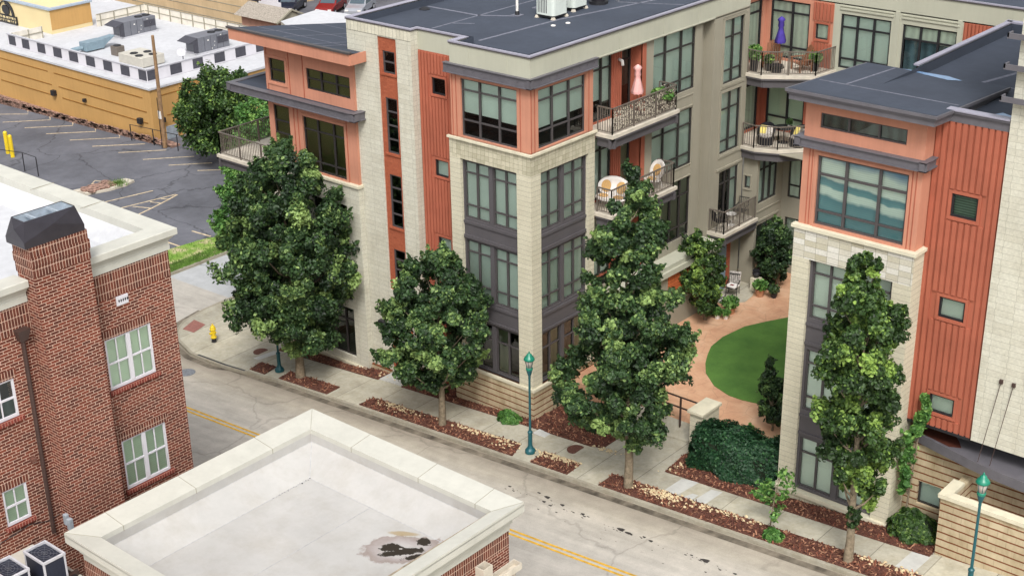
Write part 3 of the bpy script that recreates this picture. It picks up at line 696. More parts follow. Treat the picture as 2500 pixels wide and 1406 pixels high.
# --- corner bay
def bay(F, u0, u1, ha, hb, far_pillar):
    wall(apt, 'pillar_wall', F, u0, ha, 1.2, 10.2, [], MT['stone_pillar']); wall(apt, 'pillar_wall', F, hb, u1, 1.2, 10.2, [], MT['stone_pillar'])
    wall(apt, 'block_band', F, u0, u1, 10.2, 11.0, [], MT['stone_small'])
    mb = MB(); P = F.P                                      # reveal of the tall window bay
    mb.quad(P(ha, 0, 1.2), P(ha, .16, 1.2), P(ha, .16, 10.2), P(ha, 0, 10.2)); mb.quad(P(hb, .16, 1.2), P(hb, 0, 1.2), P(hb, 0, 10.2), P(hb, .16, 10.2)); mb.quad(P(ha, .16, 10.2), P(hb, .16, 10.2), P(hb, 0, 10.2), P(ha, 0, 10.2))
    mb.build('bay_reveal', MT['stone_pillar'], apt)
    F2 = Fac(F.ax, F.c + (.14 if F.ax == 'y' else -.14)); mid = (ha + hb) / 2; a, b = ha + .06, hb - .05
    hs = []
    for z0, z1 in ((7.72, 10.1), (4.32, 6.78), (1.28, 3.32)):
        hs += [(a, mid - .1, z0, z1), (mid + .1, b, z0, z1)]
    wall(apt, 'charcoal_infill', F2, ha, hb, 1.2, 10.2, hs, MT['charcoal'], rev=.1)
    pairwin(F2, a, b, 7.72, 10.1, (.2, .77)); pairwin(F2, a, b, 4.32, 6.78, (.2, .77)); pairwin(F2, a, b, 1.28, 3.32, (.33,), blind='curtain', drops=[.97, 0] if F.ax == 'y' else [0, .97], glass='glass_dark')
    for z in (7.55, 6.95, 4.15, 3.45): trim(apt, F2, ha, hb, z - .06, z + .06, 'charcoal', .05, 'spandrel_rail')
    for z in (6.9, 3.45): trim(apt, F2, ha, hb, z - .03, z + .0, 'frame_grey', .07, 'drip_edge')
bx, by_ = Fac('y', 0.0), Fac('x', 0.0)
bay(bx, -4.16, 0, -3.6, -.72, False); bay(by_, 0, 3.95, .58, 3.55, True)
MB().prism([(-4.2, -.1), (.1, -.1), (.1, 4.0), (0, 4.0), (0, 0), (-4.2, 0)], 10.98, 11.07).build('stone_ledge', MT['cap'], apt)
MB().prism([(-4.22, -.1), (.12, -.1), (.12, 4.05), (0, 4.05), (0, 0), (-4.22, 0)], 1.1, 1.22).build('stone_ledge', MT['cap'], apt)
mb = MB(); mb.prism([(-4.2, -.04), (.04, -.04), (.04, 4.0), (-.3, 4.0), (-.3, .3), (-4.2, .3)], -.9, 1.1); mb.build('banded_base', MT['banded'], apt)
# 4th floor of the bay
for F, u0, u1, w0, w1 in ((Fac('y', .07), -4.07, -.07, -3.55, -.72), (Fac('x', -.07), .07, 3.9, .55, 3.45)):
    wall(apt, 'salmon_wall', F, u0, u1, 11.05, 13.75, [(w0, w1, 11.12, 13.42)], MT['salmon'], rev=.16)
    window(apt, F, w0, w1, 11.12, 13.42, (.32, .67), (.2, .72), drops=[.6, .6, .63] if F.ax == 'y' else [.68, .66, .6], rec=.13, label='corner window with half lowered blinds below the steel canopy')
    for u in (w0 - .22, w0 - .42, w1 + .18): trim(apt, F, u - .015, u + .015, 11.05, 13.6, 'salmon_ribs', .015, 'stucco_joint')
mb = MB(); mb.quad((-4.07, .07, 11.05), (-4.07, .8, 11.05), (-4.07, .8, 13.9), (-4.07, .07, 13.9)); mb.quad((-.07, 3.9, 11.05), (-.07, 3.9, 13.9), (-.7, 3.9, 13.9), (-.7, 3.9, 11.05)); mb.build('side_wall', MT['salmon'], apt)
channel(apt, [(-4.25, -.16), (.16, -.16), (.16, 3.98)], 13.6, 13.98, .22)
# --- fascia band, parapets, roof of the left wing
fas = MB()
def fseg(a, b, z0=13.95, z1=14.78, t=.12):
    A = Vector((*a, 0)); B = Vector((*b, 0)); n = Vector((-(B - A).y, (B - A).x, 0)).normalized() * t
    fas.hexa([(p.x, p.y, z0) for p in (A, B, B + n, A + n)] + [(p.x, p.y, z1) for p in (A, B, B + n, A + n)])
fseg((-4.0, 0), (0, 0)); fseg((0, 0.12), (0, 15.1)); fseg((-6.42, .78), (-3.9, .78)); fseg((-4.0, .78), (-4.0, .12)); fseg((-.9, 17.8), (22, 17.8), 13.9, 14.78)
for u in (-1.1, -3.0): fas.box(u - .008, u + .008, -.012, 0, 13.98, 14.7)
for v in (2.4, 5.5, 8.5, 11.0): fas.box(0, .012, v - .008, v + .008, 13.98, 14.7)
fas.build('grey_fascia', MT['sage'], apt)
trim(apt, Fac('x', 0), 3.98, 12.3, 13.9, 13.95, 'sage', .03, 'fascia_bead')
mb = MB(); mb.box(-.9, -.0, 3.95, 15.1, 13.86, 13.9); mb.build('soffit', MT['taupe'], apt)
cp = [(-10.06, 10), (-10.06, .4), (-6.42, .4), (-6.42, .78), (-4.0, .78), (-4.0, 0), (0, 0), (0, 17.8), (30, 17.8)]
coping(apt, cp, 14.83, .17)
coping(apt, [(a + (.02 if a > -4.5 and a < 1 else 0), b) for a, b in cp], 14.78, .05, 'drip_edge', 'frame_grey')
mb = MB()
inner = [(-9.75, 30), (-9.75, .7), (-6.72, .7), (-6.72, 1.08), (-3.7, 1.08), (-3.7, .3), (-.3, .3), (-.3, 18.1), (30, 18.1), (30, 32), (-9.75, 32)]
mb.poly([(x, y, 14.5) for x, y in inner])
for (a, b) in zip(inner[:8], inner[1:9]):
    mb.quad((*a, 14.5), (*b, 14.5), (*b, 14.79), (*a, 14.79))
mb.mi = 1
for pts in ([(-6.75, 1.2), (-6.7, 9)], [(-6.7, 9), (-6.6, 22)], [(-3.9, 1.6), (-3.6, 6.2), (-2.0, 14.3), (-1.4, 18)], [(-9.6, 4.75), (-6.75, 4.77), (-5.4, 5.6)], [(-6.7, 3.1), (-5.9, 3.6)], [(-3.6, 10.2), (-.6, 11.6)], [(-.95, 1.0), (-.75, 16)]):
    for a, b in zip(pts, pts[1:]):
        A = Vector((*a, 14.504)); B = Vector((*b, 14.504)); n = Vector((-(B - A).y, (B - A).x, 0)).normalized() * (.07 if len(pts) > 2 else .045)
        mb.quad(A - n, B - n, B + n, A + n)
mb.build('roof', [MT['roof_dark'], MT['roof_seam']], apt)
# --- stone tower
FT = Fac('y', .4)
slot = (-8.32, -7.27, 3.2, 14.28)
door = (-8.2, -7.15, -.72, 1.5)
wall(apt, 'block_wall', FT, -10.06, -6.42, -1.6, 14.3, [slot, door], MT['stone'], rev=.06)
wall(apt, 'soldier_band', Fac('y', .385), -10.06, -6.42, 14.32, 14.74, [], MT['stone_soldier'])
mb = MB(); mb.quad((-6.42, .385, -1), (-6.42, .8, -1), (-6.42, .8, 14.75), (-6.42, .385, 14.75)); mb.quad((-10.06, 8, -1), (-10.06, .385, -1), (-10.06, .385, 14.75), (-10.06, 8, 14.75)); mb.build('side_wall', MT['stone'], apt)
FS = Fac('y', .45); wins = [(-8.1, -7.42, 12.8, 13.72), (-8.06, -7.4, 9.42, 11.78), (-8.06, -7.38, 6.15, 8.48), (-8.04, -7.36, 2.9 + .35, 5.13)]
wall(apt, 'orange_brick_strip', FS, -8.32, -7.27, 3.2, 14.28, wins, MT['rust_brick'], rev=.12)
for k, wq in enumerate(wins):
    window(apt, FS, *wq, (), (.5,) if k == 0 else (.25, .5, .75), frame='frame_grey', blind=None, rec=.08, glass='glass_dark')
    trim(apt, FS, wq[0] - .12, wq[1] + .1, wq[2] - .1, wq[2] - .02, 'rust_brick', .05, 'sill')
mb = MB(); FT.box(mb, -8.2, -7.15, .1, .16, -.9, 1.5); o = mb.build('door', MT['brown_metal'], apt)
mb = MB(); FT.box(mb, -8.32, -8.2, -.02, .1, -.9, 1.55); FT.box(mb, -7.15, -7.05, -.02, .1, -.9, 1.55); mb.build('door_jamb', MT['rust_brick'], apt)
mb = MB(); FT.box(mb, -9.0, -8.68, -.22, 0, 1.35, 1.62); mb.build('wall_lamp', MT['black'], apt, bevel=.03)
# --- ribbed recess
FP = Fac('y', .78); pw = [(-5.7, -4.97, 12.27, 12.95), (-5.67, -4.95, 8.85, 9.55), (-5.66, -4.93, 5.55, 6.2), (-5.66, -4.93, 2.2, 2.9)]
wall(apt, 'salmon_siding', FP, -6.42, -4.05, -.8, 13.95, pw, MT['salmon_ribs'], rev=.1)
ribs(apt, FP, -6.4, -4.85, -.8, 13.9, [(a - .12, b + .12, c - .14, d_ + .14) for a, b, c, d_ in pw], 'salmon_ribs')
for k, wq in enumerate(pw):
    window(apt, FP, *wq, frame='black', rec=.06, blind=None if k == 0 else 'blind', glass='glass_dark' if k == 0 else 'glass', label='small square window in the ribbed salmon strip'); surround(apt, FP, *wq, 'salmon_ribs', .09, .045)
mb = MB(); mb.quad((-4.14, 0, -1), (-4.14, .8, -1), (-4.14, .8, 11), (-4.14, 0, 11)); mb.build('side_wall', MT['stone_pillar'], apt)

# --- left block
FL = Fac('y', .27)
lw = [(-15.0, -13.95, 11.35, 12.38), (-12.62, -9.95, 11.38, 12.3)]; lw2 = [(-14.95, -13.92, 7.75, 10.3), (-13.05, -10.45, 7.72, 10.12)]
wall(apt, 'salmon_wall', FL, -15.26, -9.72, 10.9, 13.44, lw, MT['salmon'], rev=.14); wall(apt, 'salmon_wall', FL, -15.26, -9.72, 7.65, 10.7, lw2, MT['salmon'], rev=.14)
mb = MB(); mb.quad((-9.72, .27, 7.65), (-9.72, .45, 7.65), (-9.72, .45, 13.4), (-9.72, .27, 13.4)); mb.quad((-15.26, 7, -2), (-15.26, .27, -2), (-15.26, .27, 13.4), (-15.26, 7, 12.3)); mb.quad((-15.26, 7, -2), (-15.26, 7, 12.3), (-10.06, 7, 12.3), (-10.06, 7, -2)); mb.build('side_wall', MT['salmon'], apt)
OL = dict(frame='bronze', glass='glass_mid', blind='blind_olive', rec=.1)
window(apt, FL, *lw[0], (), (.5,), **OL); window(apt, FL, *lw[1], (.33, .68), (.48,), **OL)
window(apt, FL, *lw2[0], (), (.28, .5), **OL); window(apt, FL, *lw2[1], (.34, .72), (.24, .82), **OL, label='wide dark window above the stone ledge, olive screens drawn')
for u in (-13.7, -12.8, -15.12): trim(apt, FL, u - .02, u + .02, 10.95, 13.3, 'salmon_ribs', .02, 'stucco_joint')
for u in (-10.3, -13.35, -13.6): trim(apt, FL, u - .02, u + .02, 7.7, 10.6, 'salmon_ribs', .02, 'stucco_joint')
for q in (lw2[1], lw[0]): surround(apt, FL, *q, 'salmon', .13, .03)
FB = Fac('y', .14); gw = [(-13.1, -10.45, -.66, 1.7), (-12.63, -10.45, 4.3, 6.6)]
wall(apt, 'block_wall', FB, -15.26, -9.67, -1.02, 7.55, gw + [(-13.1, -10.45, 2.1, 4.1)], MT['stone'], rev=.18, ret=.3)
F2 = Fac('y', .26); wall(apt, 'charcoal_infill', F2, -13.1, -10.45, 2.1, 4.1, [], MT['charcoal'])
window(apt, FB, *gw[0], (.25, .5, .75), (.27,), frame='bronze', glass='glass_dark', blind='slat', rec=.16); window(apt, FB, *gw[1], (.33, .67), (.25,), frame='bronze', glass='glass_dark', blind='blind_olive', rec=.16)
MB().prism([(-15.3, .06), (-9.6, .06), (-9.6, .42), (-15.3, .42)], 7.55, 7.66).build('stone_ledge', MT['cap'], apt)
MB().prism([(-15.3, .02), (-9.6, .02), (-9.6, .42), (-15.3, .42)], -1.1, -.98).build('stone_ledge', MT['cap'], apt)
MB().box(-15.28, -9.65, .1, .5, -2.3, -1.1).build('banded_base', MT['banded'], apt)
MB().box(-9.65, -8.45, .3, .6, -2, -.75).build('banded_base', MT['banded'], apt)
# canopy roof and butterfly roof
channel(apt, [(-17.4, 4.5), (-17.4, -.3), (-9.2, -.3), (-9.2, .38)], 10.62, 10.98, .3)
MB().prism([(-17.3, -.2), (-9.3, -.2), (-9.3, .38), (-15.24, .38), (-15.24, 4.5), (-17.3, 4.5)], 10.7, 10.93).build('canopy_roof', MT['roof_dark'], apt)
rz = lambda y: 13.62 - .162 * (y + .5)
mb = MB()
mb.add([(-16.5, -.5, rz(-.5)), (-9.0, -.5, rz(-.5)), (-9.0, .37, rz(.37)), (-10.08, .37, rz(.37)), (-10.08, 7.2, rz(7.2)), (-16.5, 7.2, rz(7.2))], [(0, 1, 2, 3, 4, 5)]); mb.mi = 1
for y in (.9, 2.6, 4.6): mb.quad((-16.4, y, rz(y) + .005), (-10.1, y, rz(y) + .005), (-10.1, y + .08, rz(y + .08) + .005), (-16.4, y + .08, rz(y + .08) + .005))
for x, y0, y1 in ((-15.2, -.3, 2.6), (-13.6, 0, 7), (-11.6, -.3, 4.6), (-11.0, -.3, 2.6)): mb.quad((x, y0, rz(y0) + .007), (x + .08, y0, rz(y0) + .007), (x + .08, y1, rz(y1) + .007), (x, y1, rz(y1) + .007))
mb.build('tilted_roof', [MT['roof_dark'], MT['roof_seam']], apt)
mb = MB(); mb.box(-16.52, -9.0, -.56, -.5, 13.12, 13.6); mb.hexa([(-16.56, -.5, 13.1), (-16.5, -.5, 13.1), (-16.5, 7.2, rz(7.2) - .5), (-16.56, 7.2, rz(7.2) - .5), (-16.56, -.5, 13.6), (-16.5, -.5, 13.6), (-16.5, 7.2, rz(7.2) - .02), (-16.56, 7.2, rz(7.2) - .02)]); mb.box(-9.04, -8.98, -.5, .38, 13.12, 13.55)
mb.quad((-16.5, -.5, 13.15), (-16.5, .4, 13.1), (-9.0, .4, 13.1), (-9.0, -.5, 13.15)); mb.build('salmon_fascia', MT['salmon'], apt)
MB().box(-16.6, -8.96, -.62, -.44, 13.6, 13.68).build('roof_edge_trim', MT['frame_grey'], apt)
# balcony of the left block
def balcony(poly, z, edge, rail=None, beam=.42, ins=.1, label=None, rz_=None):
    mb = MB(); mb.prism(poly, z - .14, z); b = mb.build('balcony', MT['concrete'], apt)
    if label: b['label'] = label
    m2 = MB()
    for a, c in zip(edge, edge[1:]):
        A = Vector((*a, 0)); B = Vector((*c, 0)); t = (B - A).normalized(); n = Vector((-t.y, t.x, 0))
        p = [A + n * ins * 0 - t * .0, B, B + n * .14, A + n * .14]
        m2.hexa([(q.x, q.y, z - .22) for q in p] + [(q.x, q.y, z - .141) for q in p]); p = [A + n * ins, B + n * ins, B + n * (ins + .12), A + n * (ins + .12)]
        m2.hexa([(q.x, q.y, z - .14 - beam) for q in p] + [(q.x, q.y, z - .22) for q in p])
    m2.build('beam', MT['charcoal'], b)
    r = railing(b, rail or edge, z, rz_ or 1.05)
    return b
balcony([(-18.8, -.1), (-14.0, -.1), (-14.0, .2), (-15.2, .25), (-15.2, 4.8), (-18.8, 4.8)], 7.3, [(-18.8, 4.8), (-18.8, -.1), (-15.0, -.1)], [(-15.3, 4.7), (-18.68, 4.7), (-18.68, .02), (-14.3, .02)], .4, label='large corner balcony with concrete floor on the left end of the building')

# --- courtyard side of the left wing (faces +X)
A_ = Fac('x', -.15); R_ = Fac('x', -.65)
wa = [(8.05, 11.1, 11.12, 13.84), (8.05, 11.05, 7.75, 10.3), (8.9, 11.05, 4.45, 7.2)]
wall(apt, 'taupe_wall', A_, 7.5, 11.6, .8, 13.9, wa, MT['taupe'], rev=.12)
window(apt, A_, *wa[0], (.3, .68), (.28, .8), frame='bronze'); window(apt, A_, *wa[1], (.3, .68), (.28, .8), frame='bronze'); window(apt, A_, *wa[2], (.33, .67), (.28, .8), frame='bronze', glass='glass_dark', drop=.99)
for z in (10.45, 7.3): surround(apt, A_, 8.5, 11.0, z - .02, z + .42, 'taupe', .05, .03, 'spandrel_panel')
wall(apt, 'taupe_wall', Fac('x', -.5), 11.6, 12.3, .8, 13.9, [], MT['taupe']); mb = MB(); mb.quad((-.15, 11.6, .8), (-.5, 11.6, .8), (-.5, 11.6, 13.9), (-.15, 11.6, 13.9)); mb.quad((-.5, 12.3, .8), (0, 12.3, .8), (0, 12.3, 13.9), (-.5, 12.3, 13.9)); mb.build('side_wall', MT['taupe'], apt)
FW2 = Fac('x', 0.0); wb = [(13.1, 14.68, 10.8, 13.65), (13.05, 14.65, 7.6, 10.42), (13.15, 14.75, 4.28, 6.75)]
wall(apt, 'taupe_wall', FW2, 12.3, 15.1, .8, 13.95, wb, MT['taupe'], rev=.12)
for q in wb[:2]: window(apt, FW2, *q, (.5,), (.28, .8), frame='bronze'); surround(apt, FW2, *q, 'taupe', .12, .03)
window(apt, FW2, *wb[2], (.35, .6), (.25,), frame='bronze', drops=[0, 0, .98]); trim(apt, FW2, 12.9, 15.0, 6.85, 6.95, 'taupe', .05)
for z0, z1 in ((14.0, 14.0),): pass
for z in (10.62, 7.42, 13.72): trim(apt, FW2, 12.95, 14.85, z, z + .05, 'taupe', .04)
for k, z in enumerate((10.95, 7.6, 4.2)):          # recessed loggias beside the bay
    wq = (4.6, 5.9, z + .08, z + 2.75); dq = (6.55, 7.22, z + .02, z + 2.75)
    wall(apt, 'salmon_wall', R_, 3.95, 7.25, z, z + 3.3 if k else 13.9, [wq, dq], MT['salmon_ribs'], rev=.1)
    ribs(apt, R_, 5.95, 6.5, z, z + 2.85, [], 'salmon_ribs', .14)
    window(apt, R_, *wq, (.5,), (.22,), frame='bronze', drops=[.7, .75] if k == 0 else None)
    window(apt, R_, *dq, (), (.2,), frame='bronze', blind='blue_drape' if k == 0 else 'blind', drop=.6 if k == 0 else .98, glass='glass_dark')
    mb = MB(); mb.quad((-.65, 7.25, z), (-.15, 7.25, z), (-.15, 7.25, z + 3.0), (-.65, 7.25, z + 3.0)); mb.box(-.2, -.12, 7.25, 7.5, z, z + 2.95); mb.build('salmon_pier', MT['salmon_ribs'], apt)
    mb = MB(); mb.tube([(-.62, 6.3, z + 2.35), (-.45, 6.3, z + 2.3), (-.42, 6.3, z + 2.12)], .07, 8); mb.build('wall_lamp', MT['plastic_white'], apt, smooth=True)
for z, lab in ((10.95, 'top balcony with screened railing beside the corner bay'), (7.6, 'balcony with white chairs beside the corner bay, one floor below the top')):
    b = balcony([(-.65, 3.97), (.85, 3.97), (.85, 8.58), (-.15, 8.58), (-.15, 7.25), (-.65, 7.25)], z, [(0, 3.99), (.85, 3.99), (.85, 8.58), (-.12, 8.58)], [(.02, 4.1), (.73, 4.1), (.73, 8.45), (-.1, 8.45)], .42, label=lab)
    if z > 10:
        m2 = MB()                                   # lattice privacy screen of leafy strips behind the pickets
        for i in range(2300):
            y = 4.15 + 4.25 * RNG.random(); zz = z + .12 + .86 * RNG.random(); a = RNG.random() * 6.28; s_ = .03 + .025 * RNG.random()
            m2.mi = int(RNG.random() < .6); x = .69 + .01 * RNG.random()
            m2.quad((x, y - s_ * math.cos(a), zz - s_ * math.sin(a)), (x, y + s_ * .6 * math.sin(a), zz - s_ * .6 * math.cos(a)), (x, y + s_ * math.cos(a), zz + s_ * math.sin(a)), (x, y - s_ * .6 * math.sin(a), zz + s_ * .6 * math.cos(a)))
        for i in range(260):
            x = .73 * RNG.random(); zz = z + .12 + .86 * RNG.random(); a = RNG.random() * 6.28; s_ = .03 + .025 * RNG.random(); m2.mi = int(RNG.random() < .3)
            m2.quad((x - s_ * math.cos(a), 8.42, zz - s_ * math.sin(a)), (x + s_ * .6 * math.sin(a), 8.42, zz - s_ * .6 * math.cos(a)), (x + s_ * math.cos(a), 8.42, zz + s_ * math.sin(a)), (x - s_ * .6 * math.sin(a), 8.42, zz + s_ * .6 * math.cos(a)))
        m2.build('leaf_screen', [MT['brown_metal'], plain('dry_leaf_screen', srgb(226, 218, 198), .9, .1, 20)], b)
balcony([(0, 12.32), (.92, 12.32), (.92, 15.2), (0, 15.2)], 4.2, [(0, 12.32), (.92, 12.32), (.92, 15.2)], [(.02, 12.45), (.8, 12.45), (.8, 15.1)], .42, label='lowest balcony with two dark metal chairs in the courtyard')
# ground floor projection with orange lap siding
mb = MB(); mb.box(-.15, .55, 8.6, 12.2, 2.5, 3.5); mb.build('orange_lap_siding', masonry('orange_lap', 9, .16, .008, srgb(196, 108, 66), srgb(186, 100, 60), srgb(120, 62, 42), off=0), apt)
MB().box(-.15, .5, 5.0, 12.2, .8, 3.5).build('recessed_wall', MT['taupe'], apt)
mb = MB(); mb.box(-.15, .75, 4.9, 12.3, 3.5, 3.75); mb.box(-.15, .65, 4.95, 12.25, 3.75, 3.95); mb.build('sage_cornice', MT['sage'], apt)
wall(apt, 'taupe_wall', Fac('x', -.1), 3.95, 5.0, -.5, 4.2, [], MT['taupe'])
mb = MB(); FW2.box(mb, 13.2, 14.0, -.04, .02, .82, 3.0); mb.build('door', MT['blue_grey'], apt); mb = MB(); FW2.box(mb, 14.02, 14.35, -.03, .02, .82, 3.5); mb.build('orange_panel', MT['rust_brick'], apt)
# --- inner corner extension (two lower floors) and back wing
FE = Fac('y', 15.2); sm = (-.02 + .1, .4, 5.5, 6.1)
wall(apt, 'taupe_wall', FE, 0, .74, .8, 7.4, [sm], MT['taupe'], rev=.1); window(apt, FE, *sm, frame='bronze'); surround(apt, FE, *sm, 'taupe', .08, .03)
FX = Fac('x', .74); ex = [(15.4, 17.0, 4.75, 6.9), (15.4, 17.0, 1.2, 3.7)]
wall(apt, 'taupe_wall', FX, 15.2, 17.5, .8, 7.4, ex, MT['taupe'], rev=.1); window(apt, FX, *ex[0], (.33, .66), (.25,), frame='bronze'); window(apt, FX, *ex[1], (.33, .66), (.25,), frame='bronze', blind='slat')
trim(apt, FX, 15.3, 17.3, 4.35, 4.42, 'taupe', .04); trim(apt, FX, 15.3, 17.3, 3.85, 3.95, 'taupe', .05)
FK = Fac('y', 17.5); kw = [(1.05, 2.3, 4.6, 7.0), (1.0, 2.2, 1.2, 3.6), (3.4, 5.6, 4.6, 7.0)]
wall(apt, 'taupe_wall', FK, .74, 14, .8, 7.45, kw, MT['taupe'], rev=.1)
for q in kw: window(apt, FK, *q, (.5,), (.75,), frame='bronze', blind='curtain', drops=[.98, 0])
MB().box(.0, 3.2, 15.25, 17.8, 7.4, 7.44).build('ceiling_soffit', MT['taupe'], apt)
FQ = Fac('y', 17.8); FC = Fac('x', -.8)
for k, z in enumerate((10.95, 7.6)):
    top = 13.95 if k == 0 else 10.95; q = (-.55, 1.45, z + .12, z + 2.75); q2 = (1.78, 2.42, z + 1.25, z + 1.95); c_ = (16.2, 17.5, z + .12, z + 2.75)
    wall(apt, 'salmon_wall', FQ, -.8, 2.65, z, top, [q, q2] if k == 0 else [q], MT['salmon'] if k == 0 else MT['salmon_ribs'], rev=.1)
    window(apt, FQ, *q, (.55,), (.2, .8), frame='black', blind='curtain' if k == 0 else 'blind_green', fw=.075)
    wall(apt, 'salmon_wall', FC, 15.1, 17.8, z, top, [c_], MT['salmon'] if k == 0 else MT['salmon_ribs'], rev=.1); window(apt, FC, *c_, (), (.2,), frame='black', blind='curtain', fw=.075)
    if k == 0:
        window(apt, FQ, *q2, frame='black', blind='curtain'); surround(apt, FQ, *q2, 'salmon_ribs', .09); ribs(apt, FQ, 1.62, 2.65, z, 13.85, [(1.62, 2.6, z + 1.1, z + 2.1)], 'salmon_ribs', .16)
    mb = MB(); mb.quad((-.8, 15.1, z), (0, 15.1, z), (0, 15.1, top), (-.8, 15.1, top)); mb.build('side_wall', MT['salmon'], apt)
    poly = [(-.8, 15.0), (.85, 14.95), (2.8, 16.3), (2.95, 17.8), (-.8, 17.8)]
    if k: poly = [(-.8, 14.85), (.75, 14.8), (1.75, 15.2), (3.2, 16.8), (3.4, 17.8), (-.8, 17.8)]
    e = poly[:4] if k == 0 else poly[:5]
    e = [(0, e[0][1])] + e[1:]
    balcony(poly, z, e, [(a - .1 if a > .3 else a + .03, b_ + .1) for a, b_ in e], .42, label='angled balcony with wooden chairs and a purple parasol' if k == 0 else 'shaded angled balcony with wicker chairs and yellow cushions')
gq = [(3.0, 5.4, 11.08, 13.5), (5.95, 8.4, 11.05, 13.45)]
wall(apt, 'sage_wall', FQ, 2.65, 8.65, 7.4, 13.95, gq + [(a, b, 7.7, 10.1) for a, b, c, d_ in gq], MT['sage'], rev=.12)
window(apt, FQ, *gq[0], (.33, .66), (.24, .82), frame='black', fw=.07); wq2 = window(apt, FQ, *gq[1], (.33, .66), (.26,), frame='black', blind='curtain', drops=[.28, .28, .3], fw=.07, glass='glass'); m3 = MB(); FQ.q(m3, gq[1][0], gq[1][1], .35, gq[1][2], gq[1][3]); m3.build('drape', MT['blue_drape'], wq2)
for q in gq: window(apt, FQ, q[0], q[1], 7.7, 10.1, (.33, .66), (.26,), frame='black'); trim(apt, FQ, q[0] - .05, q[1] + .1, 13.68, 13.74, 'sage', .05); trim(apt, FQ, q[0] - .05, q[1] + .1, 13.82, 13.86, 'sage', .04)
wall(apt, 'salmon_siding', FQ, 8.65, 11.5, 7.4, 13.95, [], MT['salmon_ribs']); ribs(apt, FQ, 8.7, 11.4, 7.4, 13.9, [], 'salmon_ribs', .16); wall(apt, 'sage_wall', FQ, 11.5, 30, 7.4, 13.95, [], MT['sage'])
for x in (5.68, 8.5): trim(apt, FQ, x - .1, x + .1, 10.9, 13.95, 'sage', .03)

# --- right wing, street front
FR = Fac('y', .15); bw = (11.85, 15.0, 11.12, 13.46); tw = (11.84, 14.8, 14.36, 14.86)
wall(apt, 'salmon_wall', FR, 11.3, 15.42, 11.0, 13.75, [bw], MT['salmon'], rev=.14); wall(apt, 'salmon_wall', FR, 11.3, 15.42, 13.95, 15.4, [tw], MT['salmon'], rev=.14)
mb = MB(); mb.quad((15.42, .15, 11), (15.42, .8, 11), (15.42, .8, 15.4), (15.42, .15, 15.4)); mb.quad((11.3, 5, 11), (11.3, .15, 11), (11.3, .15, 15.25), (11.3, 4.7, 15.1)); mb.build('side_wall', MT['salmon'], apt)
window(apt, FR, *bw, (.32, .69), (.27, .8), blind='mural', frame='frame_grey', fw=.07, label='large window with blue seascape blinds'); window(apt, FR, *tw, (.33, .68), (), frame='frame_grey', blind='blue_drape', glass='glass_dark', fw=.05)
for u in (11.55, 11.66, 15.12, 15.25): trim(apt, FR, u - .012, u + .012, 11.05, 13.7, 'salmon_ribs', .02, 'stucco_joint')
surround(apt, FR, *bw, 'salmon', .1, .025)
channel(apt, [(11.05, 4.0), (11.05, -.1), (15.62, -.1), (15.62, .72)], 13.7, 14.0, .24, bolts=False)
mb = MB(); cz = lambda y: 15.66 - .06 * (y + .5)
mb.add([(10.96, -.5, cz(-.5)), (15.95, -.5, cz(-.5)), (15.95, 4.8, cz(4.8)), (10.96, 4.8, cz(4.8))], [(0, 1, 2, 3)]); mb.mi = 1
mb.quad((11.1, 1.2, cz(1.2) + .005), (15.85, 1.2, cz(1.2) + .005), (15.85, 1.29, cz(1.29) + .005), (11.1, 1.29, cz(1.29) + .005)); mb.quad((12.0, 1.3, cz(1.3) + .005), (12.08, 1.3, cz(1.3) + .005), (12.08, 4.7, cz(4.7) + .005), (12.0, 4.7, cz(4.7) + .005))
mb.build('canopy_roof', [MT['roof_dark'], MT['roof_seam']], apt)
mb = MB()
for o_, a, b in ((0, .0, .1), (.05, .1, .17), (.1, .17, .36)):
    x0, x1, y0 = 10.9 + o_, 16.0 - o_, -.56 + o_
    mb.hexa([(x0, y0, 15.66 - b), (x1, y0, 15.66 - b), (x1, 4.8, cz(4.8) - b), (x0, 4.8, cz(4.8) - b), (x0, y0, 15.655 - a), (x1, y0, 15.655 - a), (x1, 4.8, cz(4.8) - a - .005), (x0, 4.8, cz(4.8) - a - .005)])
mb.build('canopy_fascia', MT['steel'], apt)
MB().poly([(12.3, 4.76, 15.352), (13.9, 4.78, 15.352), (14.5, 4.5, 15.368), (14.1, 4.25, 15.384), (13.2, 4.45, 15.372)]).build('roof_patch', MT['bluefilm'], apt)
# stone below
hs = (11.86, 14.85, 1.25, 9.95)
for a, b in ((11.24, 11.86), (14.85, 15.5)): wall(apt, 'pillar_wall', Fac('y', 0), a, b, 1.15, 9.9, [], MT['stone_pillar'])
wall(apt, 'block_band', Fac('y', 0), 11.24, 15.5, 9.9, 10.92, [], MT['stone_mix'])
mb = MB(); mb.quad((15.5, 0, 0), (15.5, 1.0, 0), (15.5, 1.0, 10.92), (15.5, 0, 10.92)); mb.quad((11.24, 5, 0), (11.24, 0, 0), (11.24, 0, 10.92), (11.24, 5, 10.92)); mb.build('side_wall', MT['stone_pillar'], apt)
MB().prism([(11.16, -.08), (15.58, -.08), (15.58, .85), (15.4, .85), (15.4, .2), (11.16, .2)], 10.92, 11.03).build('stone_ledge', MT['cap'], apt)
F3 = Fac('y', .13); rows = [(7.78, 9.86), (4.32, 6.62), (1.3, 3.25)]; mid = 13.36
wall(apt, 'charcoal_infill', F3, 11.86, 14.85, 1.2, 9.95, [(a, b, z0, z1) for z0, z1 in rows for a, b in ((11.95, mid - .1), (mid + .1, 14.78))], MT['charcoal'], rev=.08)
